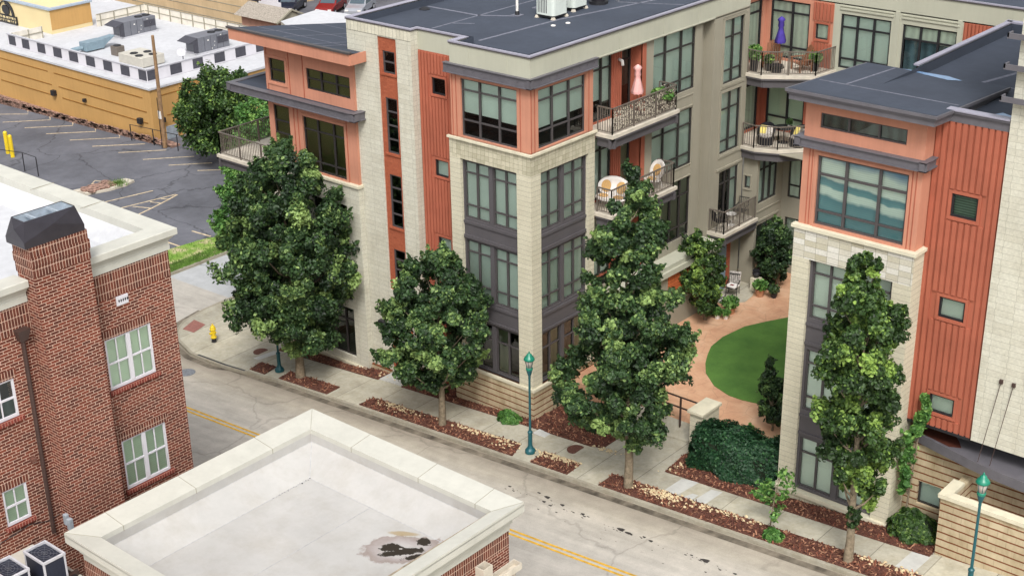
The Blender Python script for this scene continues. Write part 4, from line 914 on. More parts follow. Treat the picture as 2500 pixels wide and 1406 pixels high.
mb = MB(); mb.quad((11.86, 0, 1.2), (11.86, .13, 1.2), (11.86, .13, 9.95), (11.86, 0, 9.95)); mb.quad((14.85, .13, 1.2), (14.85, 0, 1.2), (14.85, 0, 9.95), (14.85, .13, 9.95)); mb.quad((11.86, .13, 9.9), (14.85, .13, 9.9), (14.85, 0, 9.9), (11.86, 0, 9.9)); mb.build('bay_reveal', MT['stone_pillar'], apt)
for i, (z0, z1) in enumerate(rows):
    for a, b in ((11.95, mid - .1), (mid + .1, 14.78)): window(apt, F3, a, b, z0, z1, (.5,), (.22, .78) if i < 2 else (.3,), blind='blind_bright')
for z in (7.55, 6.85, 4.1, 3.42): trim(apt, F3, 11.86, 14.85, z - .05, z + .05, 'charcoal', .05, 'spandrel_rail')
MB().prism([(11.12, -.12), (15.5, -.12), (15.5, .2), (11.12, .2)], 1.05, 1.18).build('stone_ledge', MT['cap'], apt)
MB().box(11.2, 15.52, -.05, .3, 0, 1.05).build('banded_base', MT['stone_small'], apt)
# ribbed siding and stone tower to the right
FZ = Fac('y', .76); cw = [(16.17, 17.02, 12.22, 12.97), (16.14, 17.0, 8.82, 9.52), (16.17, 17.02, 5.45, 6.1)]
wall(apt, 'salmon_siding', FZ, 15.4, 17.72, 4.95, 15.2, cw, MT['salmon_ribs'], rev=.1); ribs(apt, FZ, 15.44, 17.7, 4.95, 15.2, [(a - .12, b + .12, c - .14, d_ + .14) for a, b, c, d_ in cw], 'salmon_ribs', .2)
for k, q in enumerate(cw): window(apt, FZ, *q, frame='black', rec=.06, blind='slat' if k == 0 else 'blind_bright', fw=.06); surround(apt, FZ, *q, 'salmon_ribs', .1, .045)
MB().box(15.5, 17.72, .7, 1.7, 4.85, 4.95).build('wall_soffit', MT['black'], apt)
mb = MB(); mb.box(15.7, 17.72, .62, .95, 15.48, 15.56); mb.box(15.7, 17.72, .7, .9, 15.2, 15.48); mb.build('parapet_fascia', MT['steel'], apt)
mb = MB(); mb.box(15.75, 17.72, .58, .9, 15.56, 15.6); mb.box(12.6, 12.8, 4.85, 12.5, 15.5, 15.56); mb.box(12.55, 18.5, 12.3, 12.6, 15.5, 15.56); mb.build('roof_coping', MT['coping'], apt)
mb = MB(); mb.poly([(12.85, .9, 15.15), (17.75, .9, 15.15), (17.75, 12.3, 15.15), (12.85, 12.3, 15.15)]); mb.quad((12.85, .9, 15.15), (12.85, 12.3, 15.15), (12.85, 12.3, 15.5), (12.85, .9, 15.5)); mb.quad((12.85, 12.3, 15.15), (17.75, 12.3, 15.15), (17.75, 12.3, 15.5), (12.85, 12.3, 15.5)); mb.quad((15.9, .95, 15.15), (15.9, .95, 15.5), (17.75, .95, 15.5), (17.75, .95, 15.15))
mb.mi = 1; mb.quad((14.6, 4.9, 15.155), (14.75, 4.9, 15.155), (16.2, 11.0, 15.155), (16.05, 11.0, 15.155)); mb.quad((13.6, 5.3, 15.155), (17.6, 5.3, 15.155), (17.6, 5.4, 15.155), (13.6, 5.4, 15.155))
mb.build('roof', [MT['roof_dark'], MT['roof_seam']], apt)
mb = MB(); mb.poly([(16.2, 1.5, 15.155), (16.9, 1.25, 15.155), (17.6, 1.3, 15.155), (17.4, 2.3, 15.155), (16.7, 2.6, 15.155)]); mb.build('roof_patch', MT['bluefilm'], apt)
mb = MB(); mb.quad((12.55, 12.6, .8), (12.55, 4.8, .8), (12.55, 4.8, 15.3), (12.55, 12.6, 15.5)); mb.quad((12.55, 5, .8), (11.24, 5, .8), (11.24, 5, 15.1), (12.55, 5, 15.1)); mb.quad((24, 12.6, .8), (12.55, 12.6, .8), (12.55, 12.6, 15.5), (24, 12.6, 15.5)); mb.build('rear_wall', MT['sage'], apt)
FH = Fac('y', .62)
wall(apt, 'block_wall', FH, 17.74, 24, 4.95, 22, [(18.1, 20, 16.2, 18.4)], MT['stone'], rev=.2, ret=.2)
mb = MB(); mb.quad((17.74, 8, 15), (17.74, .62, 15), (17.74, .62, 22), (17.74, 8, 22)); mb.quad((24, .62, 0), (24, 12, 0), (24, 12, 22), (24, .62, 22)); mb.quad((17.74, 8, 22), (17.74, .62, 22), (24, .62, 22), (24, 8, 22)); mb.build('side_wall', MT['stone'], apt)
window(apt, FH, 18.1, 20, 16.2, 18.4, (.5,), (.3,), frame='bronze', blind='blind')
for z in (16.35, 17.3, 18.2):
    mb = MB(); mb.box(17.45, 20.5, .3, .62, z - .16, z - .12); mb.box(17.45, 17.5, .3, .62, z - .12, z); mb.box(17.45, 20.5, .3, .35, z - .12, z); mb.build('steel_ledge', MT['steel'], apt)
# curved metal entrance canopy with tie rods, banded wall under it
FN = Fac('y', .98); bwn = (16.0, 16.82, 1.75, 2.62)
wall(apt, 'banded_wall', FN, 15.5, 24, 0, 4.15, [bwn], MT['banded'], rev=.2); window(apt, FN, *bwn, frame='bronze', rec=.16, blind='blind')
crv = [(15.5, 1.02), (15.87, .95), (16.5, .77), (17.14, .6), (17.8, .42), (18.35, .3), (19.0, .2), (19.78, .12), (21, .06), (24, .0)]
MB().prism(crv + [(24, 1.75), (15.5, 1.75)], 4.28, 4.36).build('curved_canopy', MT['steel'], apt)
mb = MB()
for a, b in zip(crv, crv[1:]): mb.hexa([(a[0], a[1] - .06, 4.08), (b[0], b[1] - .06, 4.08), (b[0], b[1], 4.08), (a[0], a[1], 4.08), (a[0], a[1] - .06, 4.42), (b[0], b[1] - .06, 4.42), (b[0], b[1], 4.42), (a[0], a[1], 4.42)])
mb.build('canopy_edge', MT['steel'], apt)
MB().poly([(15.6, 1.1, 4.366), (16.2, .98, 4.366), (17.0, .78, 4.366), (17.35, .95, 4.366), (17.15, 1.25, 4.366), (16.9, 1.55, 4.366), (15.7, 1.7, 4.366)]).build('rusty_puddle', MT['rust_stain'], apt)
for x in (18.49, 18.89):
    mb = MB(); mb.box(x - .055, x + .055, .55, .62, 7.24, 7.37); mb.tube([(x, .57, 7.3), (x - .32, .33, 4.44)], .012, 6); mb.build('tie_rod', MT['brown_metal'], apt)
mb = MB(); mb.quad((-10.06, 30, -2), (-10.06, 7, -2), (-10.06, 7, 14.8), (-10.06, 30, 14.8)); mb.build('rear_wall', MT['sage'], apt)

# planter wall in front of the right tower
pwl = thing('planter_wall', 'low wall of cream and rust banded block with a stone cap by the right pavement', 'wall', (17.6, -.6, 1))
mb = MB(); mb.prism([(17.55, -.75), (26, -.75), (26, -.45), (17.85, -.45), (17.85, .98), (17.55, .98)], .6, 3.42); mb.build('banded_wall', MT['banded'], pwl)
MB().prism([(17.48, -.84), (26, -.84), (26, -.5), (17.86, -.5), (17.86, .3), (17.48, .3)], 3.42, 3.56).build('stone_cap', MT['cap'], pwl)
MB().box(17.85, 24, -.45, .98, 1.0, 2.4).build('soil', MT['mulch'], pwl)
# entry pillar and gate
pl = thing('entry_pillar', 'square cream block pillar with flat stone cap beside the courtyard entrance', 'pillar', (7.1, 1.5, .4))
MB().box(6.83, 7.4, 1.0, 2.12, 0, 2.08).build('pillar_body', MT['stone_pillar'], pl); MB().box(6.75, 7.46, .9, 2.2, 2.08, 2.2).build('pillar_cap', MT['cap'], pl, bevel=.01)
gt = thing('courtyard_gate', 'low dark metal gate and fence across the courtyard entrance left of the pillar', 'gate', (5, 2, .5))
m2 = MB()
for z in (1.9, 1.45): m2.bar((2.4, 2.05, z), (6.83, 2.05, z), .05)
for x in (2.4, 3.6, 4.8, 5.7, 6.78): m2.bar((x, 2.05, .3), (x, 2.05, 1.92), .06)
m2.bar((2.4, 2.05, .55), (6.83, 2.05, .55), .05); m2.build('gate_frame', MT['brown_metal'], gt)

# ------------------------------------------------------------------ TALL BRICK BUILDING
bb = thing('brick_building', 'tall red brick building with cream cornice, brick chimney and white paned windows', 'building', (-8, -22, -.5))
BX = -1.684; FB1 = Fac('x', BX)
bwin = [(-17.95, -16.28, 7.95, 9.64), (-17.86, -16.2, 4.42, 6.15), (-21.98, -21.02, 8.43, 9.64), (-21.98, -21.18, 5.11, 6.3), (-17.86, -16.2, 1.0, 2.7)]
wall(bb, 'brick_wall', FB1, -42, -15.33, -1, 10.9, bwin, MT['brick'], rev=.12)
wall(bb, 'soldier_course', Fac('x', BX + .005), -42, -15.33, 10.9, 11.76, [], MT['brick_dark'])
for u0, u1, z0, z1 in bwin:
    mb = MB(); FB1.box(mb, u0 - .1, u1 + .1, -.012, .0, z1, z1 + .28); mb.build('brick_lintel', MT['brick_dark'], bb)
    mb = MB(); FB1.box(mb, u0 - .08, u1 + .1, -.09, .02, z0 - .12, z0 - .0); mb.build('brick_sill', masonry('sill_brick', .095, 2.0, .006, srgb(136, 66, 56), srgb(108, 50, 44), srgb(200, 160, 142), off=0) if 'sill_m' not in MT else MT['sill_m'], bb)
def sash(parent, F, u0, u1, z0, z1, twin, dark=False):
    mb = MB(); w0, w1 = .02, .08; m_ = (u0 + u1) / 2
    F.box(mb, u0, u0 + .07, w0, w1, z0, z1); F.box(mb, u1 - .07, u1, w0, w1, z0, z1); F.box(mb, u0 + .07, u1 - .07, w0, w1, z0, z0 + .09); F.box(mb, u0 + .07, u1 - .07, w0, w1, z1 - .06, z1)
    ss = [(u0 + .07, u1 - .07)]
    if twin: F.box(mb, m_ - .07, m_ + .07, w0 - .01, w1, z0 + .08, z1 - .05); ss = [(u0 + .07, m_ - .07), (m_ + .07, u1 - .07)]
    for a, b in ss:
        F.box(mb, a, b, w0 + .01, w1, (z0 + z1) / 2 - .03, (z0 + z1) / 2 + .03); c = (a + b) / 2; F.box(mb, c - .018, c + .018, w0 + .02, w1, z0 + .09, z1 - .06)
    o = mb.build('window', MT['white_frame'], parent)
    g = MB(); F.q(g, u0, u1, .07, z0, z1); g.build('pane', MT['glass_dark' if dark else 'glass'], o)
    b = MB(); F.q(b, u0, u1, .11, z0, z1 if not dark else (z0 + z1) / 2); b.build('blind', MT['blue_drape' if dark else 'blind_green'], o)
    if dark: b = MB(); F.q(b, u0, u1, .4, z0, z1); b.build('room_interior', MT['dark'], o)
    return o
for k, q in enumerate(bwin): sash(bb, FB1, *q, k not in (2, 3), k == 2)
mb = MB(); mb.quad((BX, -15.33, -1), (-60, -15.33, -1), (-60, -15.33, 11.8), (BX, -15.33, 11.8)); mb.build('side_wall', MT['brick'], bb)
# cornice: profile swept along the +X side and the +Y side
prof = [(.0, 11.76), (.05, 11.76), (.05, 11.93), (.03, 11.95), (.03, 12.02), (.08, 12.1), (.17, 12.2), (.25, 12.25), (.25, 12.44), (.22, 12.46), (-.45, 12.44), (-.45, 12.2)]
def cornice(parent, prof, path, name='cornice', mat='white_trim'):
    mb = MB(); P = [Vector(p) for p in path]; n = len(P); nr = []
    for i in range(n):
        ts = []
        if i > 0: ts.append((P[i] - P[i - 1]).normalized())
        if i < n - 1: ts.append((P[i + 1] - P[i]).normalized())
        ns = [Vector((t.y, -t.x)) for t in ts]; m_ = sum(ns, Vector((0, 0))).normalized(); nr.append(m_ / max(.3, m_.dot(ns[0])))
    for i in range(n):
        for d_, z in prof: mb.v.append((P[i].x + nr[i].x * d_, P[i].y + nr[i].y * d_, z))
    K = len(prof)
    for i in range(n - 1):
        for k in range(K - 1): mb.f.append((i * K + k, (i + 1) * K + k, (i + 1) * K + k + 1, i * K + k + 1)); mb.m.append(0)
    return mb.build(name, MT[mat], parent)
cornice(bb, prof, [(BX, -18.42), (BX, -15.33), (-60, -15.33)]); cornice(bb, prof, [(BX, -42), (BX, -20.23)])
mb = MB()                                        # joints across the coping
for v in (-8.0, -5.2): mb.box(v, v + .015, -15.95, -15.05, 12.452, 12.468)
mb.build('coping_joint', MT['taupe'], bb)
mb = MB(); mb.poly([(BX - .9, -15.33 - 1.0, 11.75), (-60, -16.3, 11.75), (-60, -42, 11.75), (BX - .9, -42, 11.75)]); mb.quad((BX - .9, -16.33, 11.75), (BX - .45, -15.78, 12.2), (-60, -15.78, 12.2), (-60, -16.33, 11.75)); mb.quad((BX - .9, -42, 11.75), (BX - .45, -42, 12.2), (BX - .45, -15.78, 12.2), (BX - .9, -16.33, 11.75))
mb.build('roof', MT['roof_white'], bb)
# chimney
CX = -1.11
mb = MB(); mb.box(-1.95, CX, -20.21, -18.38, 4, 12.6); ch = mb.build('chimney', MT['brick'], bb)
mb = MB(); mb.box(-1.98, CX + .015, -20.23, -18.36, 12.6, 12.92); mb.box(-2.0, CX + .035, -20.25, -18.34, 12.92, 13.2); mb.box(-1.98, CX + .01, -20.23, -18.37, 13.2, 13.5); mb.build('brick_collar', MT['brick_dark'], ch)
mb = MB(); b0 = [(-2.02, -20.36), (CX + .02, -20.36), (CX + .02, -18.45 + .02), (-2.02, -18.43)]; t0 = [(-1.9, -20.17), (-1.26, -20.17), (-1.26, -18.55), (-1.9, -18.55)]
for z0, z1, p, q in ((13.5, 13.68, b0, b0), (13.68, 14.22, b0, t0)):
    for i in range(4):
        j = (i + 1) % 4
        if z1 < 14: mb.quad((*p[i], z0), (*p[j], z0), (*q[j], z1), (*q[i], z1)); continue
        A4 = [Vector((*p[i], z0)), Vector((*p[j], z0)), Vector((*q[j], z1)), Vector((*q[i], z1))]; nn = (A4[1] - A4[0]).cross(A4[3] - A4[0]).normalized(); c4 = sum(A4, Vector((0, 0, 0))) / 4 + nn * .07
        for k4 in range(4): mb.add([A4[k4], A4[(k4 + 1) % 4], c4], [(0, 1, 2)])
mb.bar((CX - .02, -20.3, 13.72), (-1.28, -18.6, 14.2), .012)
mb.build('metal_cap', MT['chimcap'], ch)
mb = MB(); i0 = [(-1.87, -20.14), (-1.3, -20.14), (-1.3, -18.58), (-1.87, -18.58)]
for i in range(4): j = (i + 1) % 4; mb.quad((*i0[j], 14.21), (*i0[i], 14.21), (*i0[i], 13.8), (*i0[j], 13.8))
mb.poly([(x, y, 13.8) for x, y in i0])
for y in (-19.75, -19.05): mb.box(-1.88, -1.28, y - .03, y + .03, 14.12, 14.2)
mb.build('flue_liner', MT['galv'], ch)
mb = MB(); mb.box(BX, BX + .04, -17.37, -16.96, 10.58, 10.87); vt = mb.build('wall_vent', MT['white_frame'], bb)
mb = MB()
for k in range(5):
    y = -17.32 + k * .075; mb.poly([(BX + .043, y, 10.725), (BX + .043, y + .03, 10.66), (BX + .043, y + .06, 10.725), (BX + .043, y + .03, 10.79)])
mb.build('vent_openings', MT['dark'], vt)
mb = MB(); mb.tube([(BX + .1, -20.6, 10.8), (BX + .1, -20.63, 4.3)], .065, 8); dsp = mb.build('downspout', MT['brown_metal'], bb)
mb = MB(); mb.hexa([(BX, -20.72, 10.7), (BX + .2, -20.72, 10.7), (BX + .2, -20.48, 10.7), (BX, -20.48, 10.7), (BX, -20.8, 11.05), (BX + .28, -20.8, 11.05), (BX + .28, -20.4, 11.05), (BX, -20.4, 11.05)]); mb.build('rain_head', MT['brown_metal'], dsp)
mb = MB(); mb.box(BX, BX + .16, -20.95, -20.8, 6.85, 7.0); mb.build('wall_lamp', MT['rusty'], bb, bevel=.02)
mb = MB(); mb.box(CX - .35, CX - .2, -20.34, -20.21, 4.5, 4.85); mb.box(CX - .15, CX + .0, -20.36, -20.21, 4.4, 4.78); mb.build('meter_box', MT['galv'], bb, bevel=.02)
mb = MB(); mb.tube([(BX + .02, -20.3, 4.75), (BX + .03, -20.7, 4.72), (BX + .03, -21.3, 4.9), (BX + .03, -22.3, 4.75), (BX + .03, -22.9, 4.4)], .012, 5); mb.build('wall_cable', MT['black'], bb)
mb = MB(); mb.poly([(BX, -42, 4.2), (12, -42, 4.2), (12, -21.32, 4.2), (BX, -21.32, 4.2)]); mb.build('lower_roof', MT['roof_white_dirty'], bb)
mb = MB(); mb.box(.6, .75, -27, -21.33, 4.2, 4.32); mb.build('roof_curb', MT['brown_metal'], bb)

def condenser(x, y, z, label):
    t = thing('condenser', label, 'air conditioner', (x + .5, y + .35, z), 'air conditioners on the lower roof by the brick wall')
    MB().box(x - .12, x + 1.25, y - .15, y + .95, z, z + .07).build('base_pad', MT['black'], t)
    mb = MB(); mb.box(x + .02, x + .98, y + .02, y + .7, z + .12, z + .86); mb.build('louvre_body', MT['ac_navy'], t)
    mb = MB()
    for a, b in ((0, 0), (.94, 0), (0, .66), (.94, .66)): mb.box(x + a - .0, x + a + .06, y + b, y + b + .06, z + .07, z + .9)
    mb.box(x - .01, x + 1.01, y - .01, y + .05, z + .86, z + .95); mb.box(x - .01, x + 1.01, y + .67, y + .73, z + .86, z + .95); mb.box(x - .01, x + .05, y + .05, y + .67, z + .86, z + .95); mb.box(x + .95, x + 1.01, y + .05, y + .67, z + .86, z + .95)
    mb.box(x - .005, x + 1.005, y - .005, y + .725, z + .07, z + .12); mb.build('corner_frame', MT['ac_light'], t, bevel=.012)
    mb = MB(); c = (x + .5, y + .36, z)
    mb.lathe([(.31, .6), (.32, .84), (.3, .85), (.29, .6)], c, 24); mb.build('fan_shroud', MT['ac_grey'], t, smooth=False)
    mb = MB()
    for k in range(3):
        a = k * 2.094 + .5; p = [(.06, -.35), (.28, -.35), (.28, .35), (.06, .35)]
        mb.poly([(c[0] + r * math.cos(a + q), c[1] + r * math.sin(a + q), z + .72 + .04 * q) for r, q in p])
    mb.lathe([(.07, .68), (.07, .84), (.03, .86)], c, 12); mb.build('fan', MT['ac_light'], t)
    mb = MB()
    for r in (.08, .16, .24, .32):
        pts = [(c[0] + r * 1.38 * math.cos(k * .5236), c[1] + r * math.sin(k * .5236), z + .9) for k in range(13)]; mb.tube(pts, .004, 4)
    for k in range(8): a = k * .785; mb.tube([(c[0], c[1], z + .91), (c[0] + .45 * math.cos(a), c[1] + .32 * math.sin(a), z + .9)], .004, 4)
    mb.build('fan_guard', MT['ac_grey'], t)
condenser(-.2, -22.42, 4.22, 'navy louvred condenser against the brick wall, nearer the white roof corner'); condenser(-.32, -23.5, 4.22, 'navy louvred condenser cut by the bottom left corner of the photo')

# ------------------------------------------------------------------ LOW BRICK BUILDING WITH WHITE ROOF
lb = thing('low_brick_building', 'low brick building with a wide cream coping around a flat white roof, in the foreground', 'building', (5, -17, 0))
FL2 = Fac('x', 9.42)
wall(lb, 'brick_wall', FL2, -40, -12.45, -.3, 4.2, [], MT['brick']); wall(lb, 'soldier_course', Fac('x', 9.425), -40, -12.45, 4.2, 4.78, [], MT['brick_dark'])
mb = MB(); mb.quad((9.42, -12.45, 0), (.95, -12.45, 0), (.95, -12.45, 4.8), (9.42, -12.45, 4.8)); mb.quad((.95, -12.45, 0), (.95, -21.28, 0), (.95, -21.28, 4.8), (.95, -12.45, 4.8)); mb.build('side_wall', MT['brick'], lb)
mb = MB(); mb.quad((.98, -21.28, 4.2), (9.4, -21.28, 4.2), (9.4, -21.28, 4.8), (.98, -21.28, 4.8)); mb.build('soldier_course', MT['brick_dark'], lb)
pr = [(.0, 4.78), (.04, 4.78), (.04, 5.0), (.1, 5.02), (.1, 5.12), (.2, 5.25), (.31, 5.32), (.31, 5.36), (.35, 5.38), (.35, 5.62), (.33, 5.66)]
x0, x1, y0, y1 = .69, 9.77, -21.58, -12.13
cornice(lb, pr, [(9.42, -40), (9.42, -12.48), (1.04, -12.48), (1.04, -21.23), (9.42, -21.23)])
o4 = [(x0, y0), (x1, y0), (x1, y1), (x0, y1)]; i4 = [(x0 + .85, y0 + .62), (x1 - .52, y0 + .62), (x1 - .52, y1 - .85), (x0 + .85, y1 - .85)]
mb = MB()
for i in range(4):
    j = (i + 1) % 4; mb.quad((*o4[i], 5.7), (*o4[j], 5.7), (*i4[j], 5.6), (*i4[i], 5.6)); mb.quad((*i4[i], 5.6), (*i4[j], 5.6), (*i4[j], 5.42), (*i4[i], 5.42)); mb.quad((*o4[j], 5.7), (*o4[i], 5.7), (*o4[i], 5.6), (*o4[j], 5.6))
mb.build('coping', MT['white_trim'], lb)
mb = MB()
def jt(p, q, z=5.66): mb.bar((*p, z), (*q, z - .07), .014, .02)
zc = lambda *a: 0
for x in (3.4, 6.3, 8.6): mb.hexa([(x, y1 - .85, 5.585), (x + .016, y1 - .85, 5.585), (x + .016, y1, 5.69), (x, y1, 5.69), (x, y1 - .85, 5.606), (x + .016, y1 - .85, 5.606), (x + .016, y1, 5.706), (x, y1, 5.706)]); mb.box(x, x + .016, y1 - .86, y1 - .845, 5.42, 5.6)
for y in (-14.6, -17.6, -20.2): mb.hexa([(x0, y, 5.69), (x0 + .85, y, 5.585), (x0 + .85, y + .016, 5.585), (x0, y + .016, 5.69), (x0, y, 5.706), (x0 + .85, y, 5.606), (x0 + .85, y + .016, 5.606), (x0, y + .016, 5.706)]); mb.box(x0 + .845, x0 + .86, y, y + .016, 5.42, 5.6)
for a, b in (((x0, y1), i4[3]), ((x1, y1), i4[2]), ((x0, y0), i4[0])): mb.bar((*a, 5.702), (*b, 5.602), .012, .012)
mb.build('coping_joint', MT['taupe'], lb)['kind'] = 'stuff'
def dirty_roof():
    m = NM('stained_white_roof'); x, y, z = m.xyz()
    c = m.ramp(m.noise(.5, 5, .6), (.3, srgb(174, 174, 174)), (.7, srgb(187, 187, 187)))
    c = m.mix(1.0, c, m.ramp(m.noise(2.5, 6, .7), (.3, (.95,) * 3), (.7, (1.02,) * 3)), 'MULTIPLY')
    nz = m.noise(2.2, 5, .6); nz2 = m.noise(7.0, 5, .75)
    def blob(cx, cy, rx, ry, ang, k):
        ca, sa = math.cos(ang), math.sin(ang); dx = m.math('SUBTRACT', x, cx); dy = m.math('SUBTRACT', y, cy)
        a = m.math('DIVIDE', m.math('ADD', m.math('MULTIPLY', dx, ca), m.math('MULTIPLY', dy, sa)), rx); b = m.math('DIVIDE', m.math('SUBTRACT', m.math('MULTIPLY', dy, ca), m.math('MULTIPLY', dx, sa)), ry)
        d_ = m.math('SQRT', m.math('ADD', m.math('MULTIPLY', a, a), m.math('MULTIPLY', b, b)))
        return m.math('ADD', d_, m.math('MULTIPLY', m.math('SUBTRACT', nz if k else nz2, .5), .9 if k else 1.6))
    d1 = blob(7.5, -15.0, 1.25, .75, .75, 1)
    s1 = m.ramp(d1, (.3, (.9, .86, .84)), (.7, (.72, .64, .62)), (.9, (.6, .5, .46)), (.98, (.95, .93, .9)))
    c = m.mix(1.0, c, m.ramp(m.noise(.9, 6, .75), (.45, (1, 1, 1)), (.7, (.9, .88, .85))), 'MULTIPLY')
    c = m.mix(1.0, c, s1, 'MULTIPLY')
    d3 = blob(7.0, -14.35, .55, .14, .55, 1); c = m.mix(m.ramp(d3, (.6, (.8,) * 3), (1.1, (0, 0, 0))), c, srgb(150, 132, 96))
    for q in ((7.2, -15.1, .4, .24, .7), (7.7, -14.95, .6, .22, .85), (7.75, -14.3, .27, .24, 0), (8.05, -15.05, .4, .14, 1.0), (7.4, -15.35, .4, .16, .85)):
        c = m.mix(m.ramp(blob(*q, 0), (.75, (1, 1, 1)), (.85, (0, 0, 0))), c, srgb(44, 38, 30))
    m.color(c); m.bump(m.noise(5, 3), .08, .01); return m.set(Roughness=.7, **{'Specular IOR Level': .25})
MT['lbroof'] = dirty_roof()
fl = [(2.65, -20.0), (8.6, -20.0), (8.6, -14.05), (2.65, -14.05)]; fl = [(i4[0][0] + .95, i4[0][1] + .5), (i4[1][0] - .3, i4[1][1] + .5), (i4[2][0] - .3, i4[2][1] - 1.0), (i4[3][0] + .95, i4[3][1] - 1.0)]
mb = MB(); e4 = [(a + (.004 if a < 5 else -.004), b + (.004 if b < -16 else -.004)) for a, b in i4]
mb.poly([(*p, 4.6) for p in fl])
for i in range(4):
    j = (i + 1) % 4; mb.quad((*e4[j], 5.44), (*e4[i], 5.44), (*e4[i], 5.15), (*e4[j], 5.15)); mb.quad((*fl[i], 4.6), (*fl[j], 4.6), (*e4[j], 5.15), (*e4[i], 5.15))
mb.build('roof', MT['lbroof'], lb)
mb = MB()
for a, b in (((fl[3][0], fl[3][1], 4.604), (fl[2][0], fl[2][1], 4.604)), ((5.2, fl[2][1], 4.604), (5.2, -20.3, 4.604)), ((fl[3][0], fl[3][1], 4.604), (fl[0][0], fl[0][1], 4.604)), ((*e4[3], 5.15), (*fl[3], 4.61)), ((*e4[3], 5.15), (*e4[2], 5.15)), ((*e4[3], 5.15), (*e4[0], 5.15))): mb.bar(a, b, .018, .006)
mb.build('roof_seam', plain('pale_seam', srgb(170, 170, 173), .8, .1, 8), lb)
mb = MB()
for i in range(26):
    k = i / 26; x = fl[3][0] + .02 + .05 * RNG.normal() * .5; y = fl[3][1] - .05 - 1.6 * k + .03 * RNG.normal(); s_ = .012 + .03 * RNG.random() * (1 - k)
    mb.poly([(x - s_, y, 4.612), (x, y - s_ * .7, 4.612), (x + s_, y, 4.612), (x, y + s_ * .6, 4.612)])
mb.build('leaf_litter', MT['dark'], lb)
mb = MB(); mb.hexa([(9.2, -20.9, 5.3), (9.27, -20.9, 5.3), (9.27, -13.0, 5.3), (9.2, -13.0, 5.3), (9.12, -20.9, 5.6), (9.22, -20.9, 5.6), (9.25, -13.0, 5.6), (9.24, -13.0, 5.6)]); mb.build('torn_flashing', plain('dirty_flashing', srgb(150, 138, 120), .85, .25, 4), lb)
mb = MB(); mb.box(9.43, 9.75, -13.95, -13.55, 3.75, 3.79); mb.box(9.43, 9.46, -13.95, -13.55, 3.79, 4.28); mb.box(9.72, 9.75, -13.95, -13.55, 3.79, 4.28); mb.box(9.46, 9.72, -13.95, -13.92, 3.79, 4.28); mb.box(9.46, 9.72, -13.58, -13.55, 3.79, 4.28)
mb.box(9.43, 9.75, -13.5, -12.25, 3.45, 3.48); mb.box(9.72, 9.75, -13.5, -12.25, 3.48, 3.66); mb.box(9.43, 9.46, -13.5, -12.25, 3.48, 3.66); mb.box(9.46, 9.72, -12.28, -12.25, 3.48, 3.66); mb.tube([(9.5, -12.35, 3.45), (9.5, -12.35, 0)], .06, 8); mb.build('gutter', MT['concrete'], lb)

# ------------------------------------------------------------------ OCHRE RESTAURANT BUILDING
ob = thing('restaurant_building', 'long ochre stucco restaurant building with a white roof behind the parking lot', 'building', (-60, 24, -2.8))
ZT = 1.15; FO = Fac('y', 17.6); FO2 = Fac('x', -48.77)
wall(ob, 'stucco_wall', FO, -100, -48.77, -2.75, ZT, [], MT['ochre']); wall(ob, 'stucco_wall', FO2, 17.6, 21.5, -3, ZT, [], MT['ochre'])
mb = MB(); mb.quad((-48.77, 21.5, -3), (-46.9, 21.5, -3), (-46.9, 21.5, ZT), (-48.77, 21.5, ZT)); mb.quad((-46.9, 21.5, -3), (-46.9, 48, -3), (-46.9, 48, ZT), (-46.9, 21.5, ZT)); mb.quad((-46.9, 33, -3), (-100, 33, -3), (-100, 33, ZT), (-46.9, 33, ZT)); mb.build('stucco_wall', MT['ochre'], ob)
mb = MB()
for a, b in ((-84, -70.2), (-69.3, -61.2), (-60.4, -49.7)): FO.box(mb, a, b, -.025, .01, .35, .42)
for a, b in ((-84, -68.6), (-68.2, -60.9), (-60, -49.4)): FO.box(mb, a, b, -.03, .01, -.62, -.55); FO.box(mb, a + .3, b, -.03, .01, -1.42, -1.35)
FO2.box(mb, 18.2, 21.3, -.025, .01, .5, .56); FO2.box(mb, 18.8, 21.3, -.025, .01, -1.0, -.94)
mb.build('stucco_band', plain('ochre_groove', srgb(140, 98, 44), .9, .05, 1), ob)
mb = MB(); mb.box(-100, -48.6, 17.35, 17.58, -3.4, -2.62); mb.box(-48.75, -46.8, 17.5, 18.2, -3.0, -2.5)
for i in range(420):
    x = -70 + 22 * RNG.random(); s_ = .06 + .12 * RNG.random(); z = -3.0 + .031 * (x + 62) + .35 * RNG.random(); y = 17.34; mb.hexa([(x + a * s_ * (1 + RNG.random()), y + b * .05, z + c * s_ * .6) for c in (0, 1) for a, b in ((-1, -1), (1, -1), (1, 1), (-1, 1))])
mb.build('rubble_footing', MT['rubble'], ob)
mb = MB(); mb.poly([(-100, 17.6, ZT), (-48.77, 17.6, ZT), (-48.77, 21.5, ZT), (-46.9, 21.5, ZT), (-46.9, 33, ZT), (-100, 33, ZT)]); mb.build('roof', MT['roof_white'], ob)
mb = MB(); mb.box(-100, -48.65, 17.48, 17.8, ZT - .06, ZT + .08); mb.box(-49.0, -48.65, 17.8, 21.4, ZT - .06, ZT + .08); mb.box(-47.1, -46.8, 21.4, 33, ZT - .06, ZT + .08); mb.box(-49, -46.8, 21.38, 21.6, ZT - .06, ZT + .08); mb.build('roof_edge', MT['roof_white'], ob)
mb = MB(); FO2.box(mb, 18.6, 19.55, -.03, .0, -2.9, -1.75); d1 = mb.build('door', MT['galv'], ob); mb = MB(); FO2.box(mb, 20.3, 21.25, -.03, .0, -2.9, -1.75); mb.build('dark_doorway', MT['black'], ob)
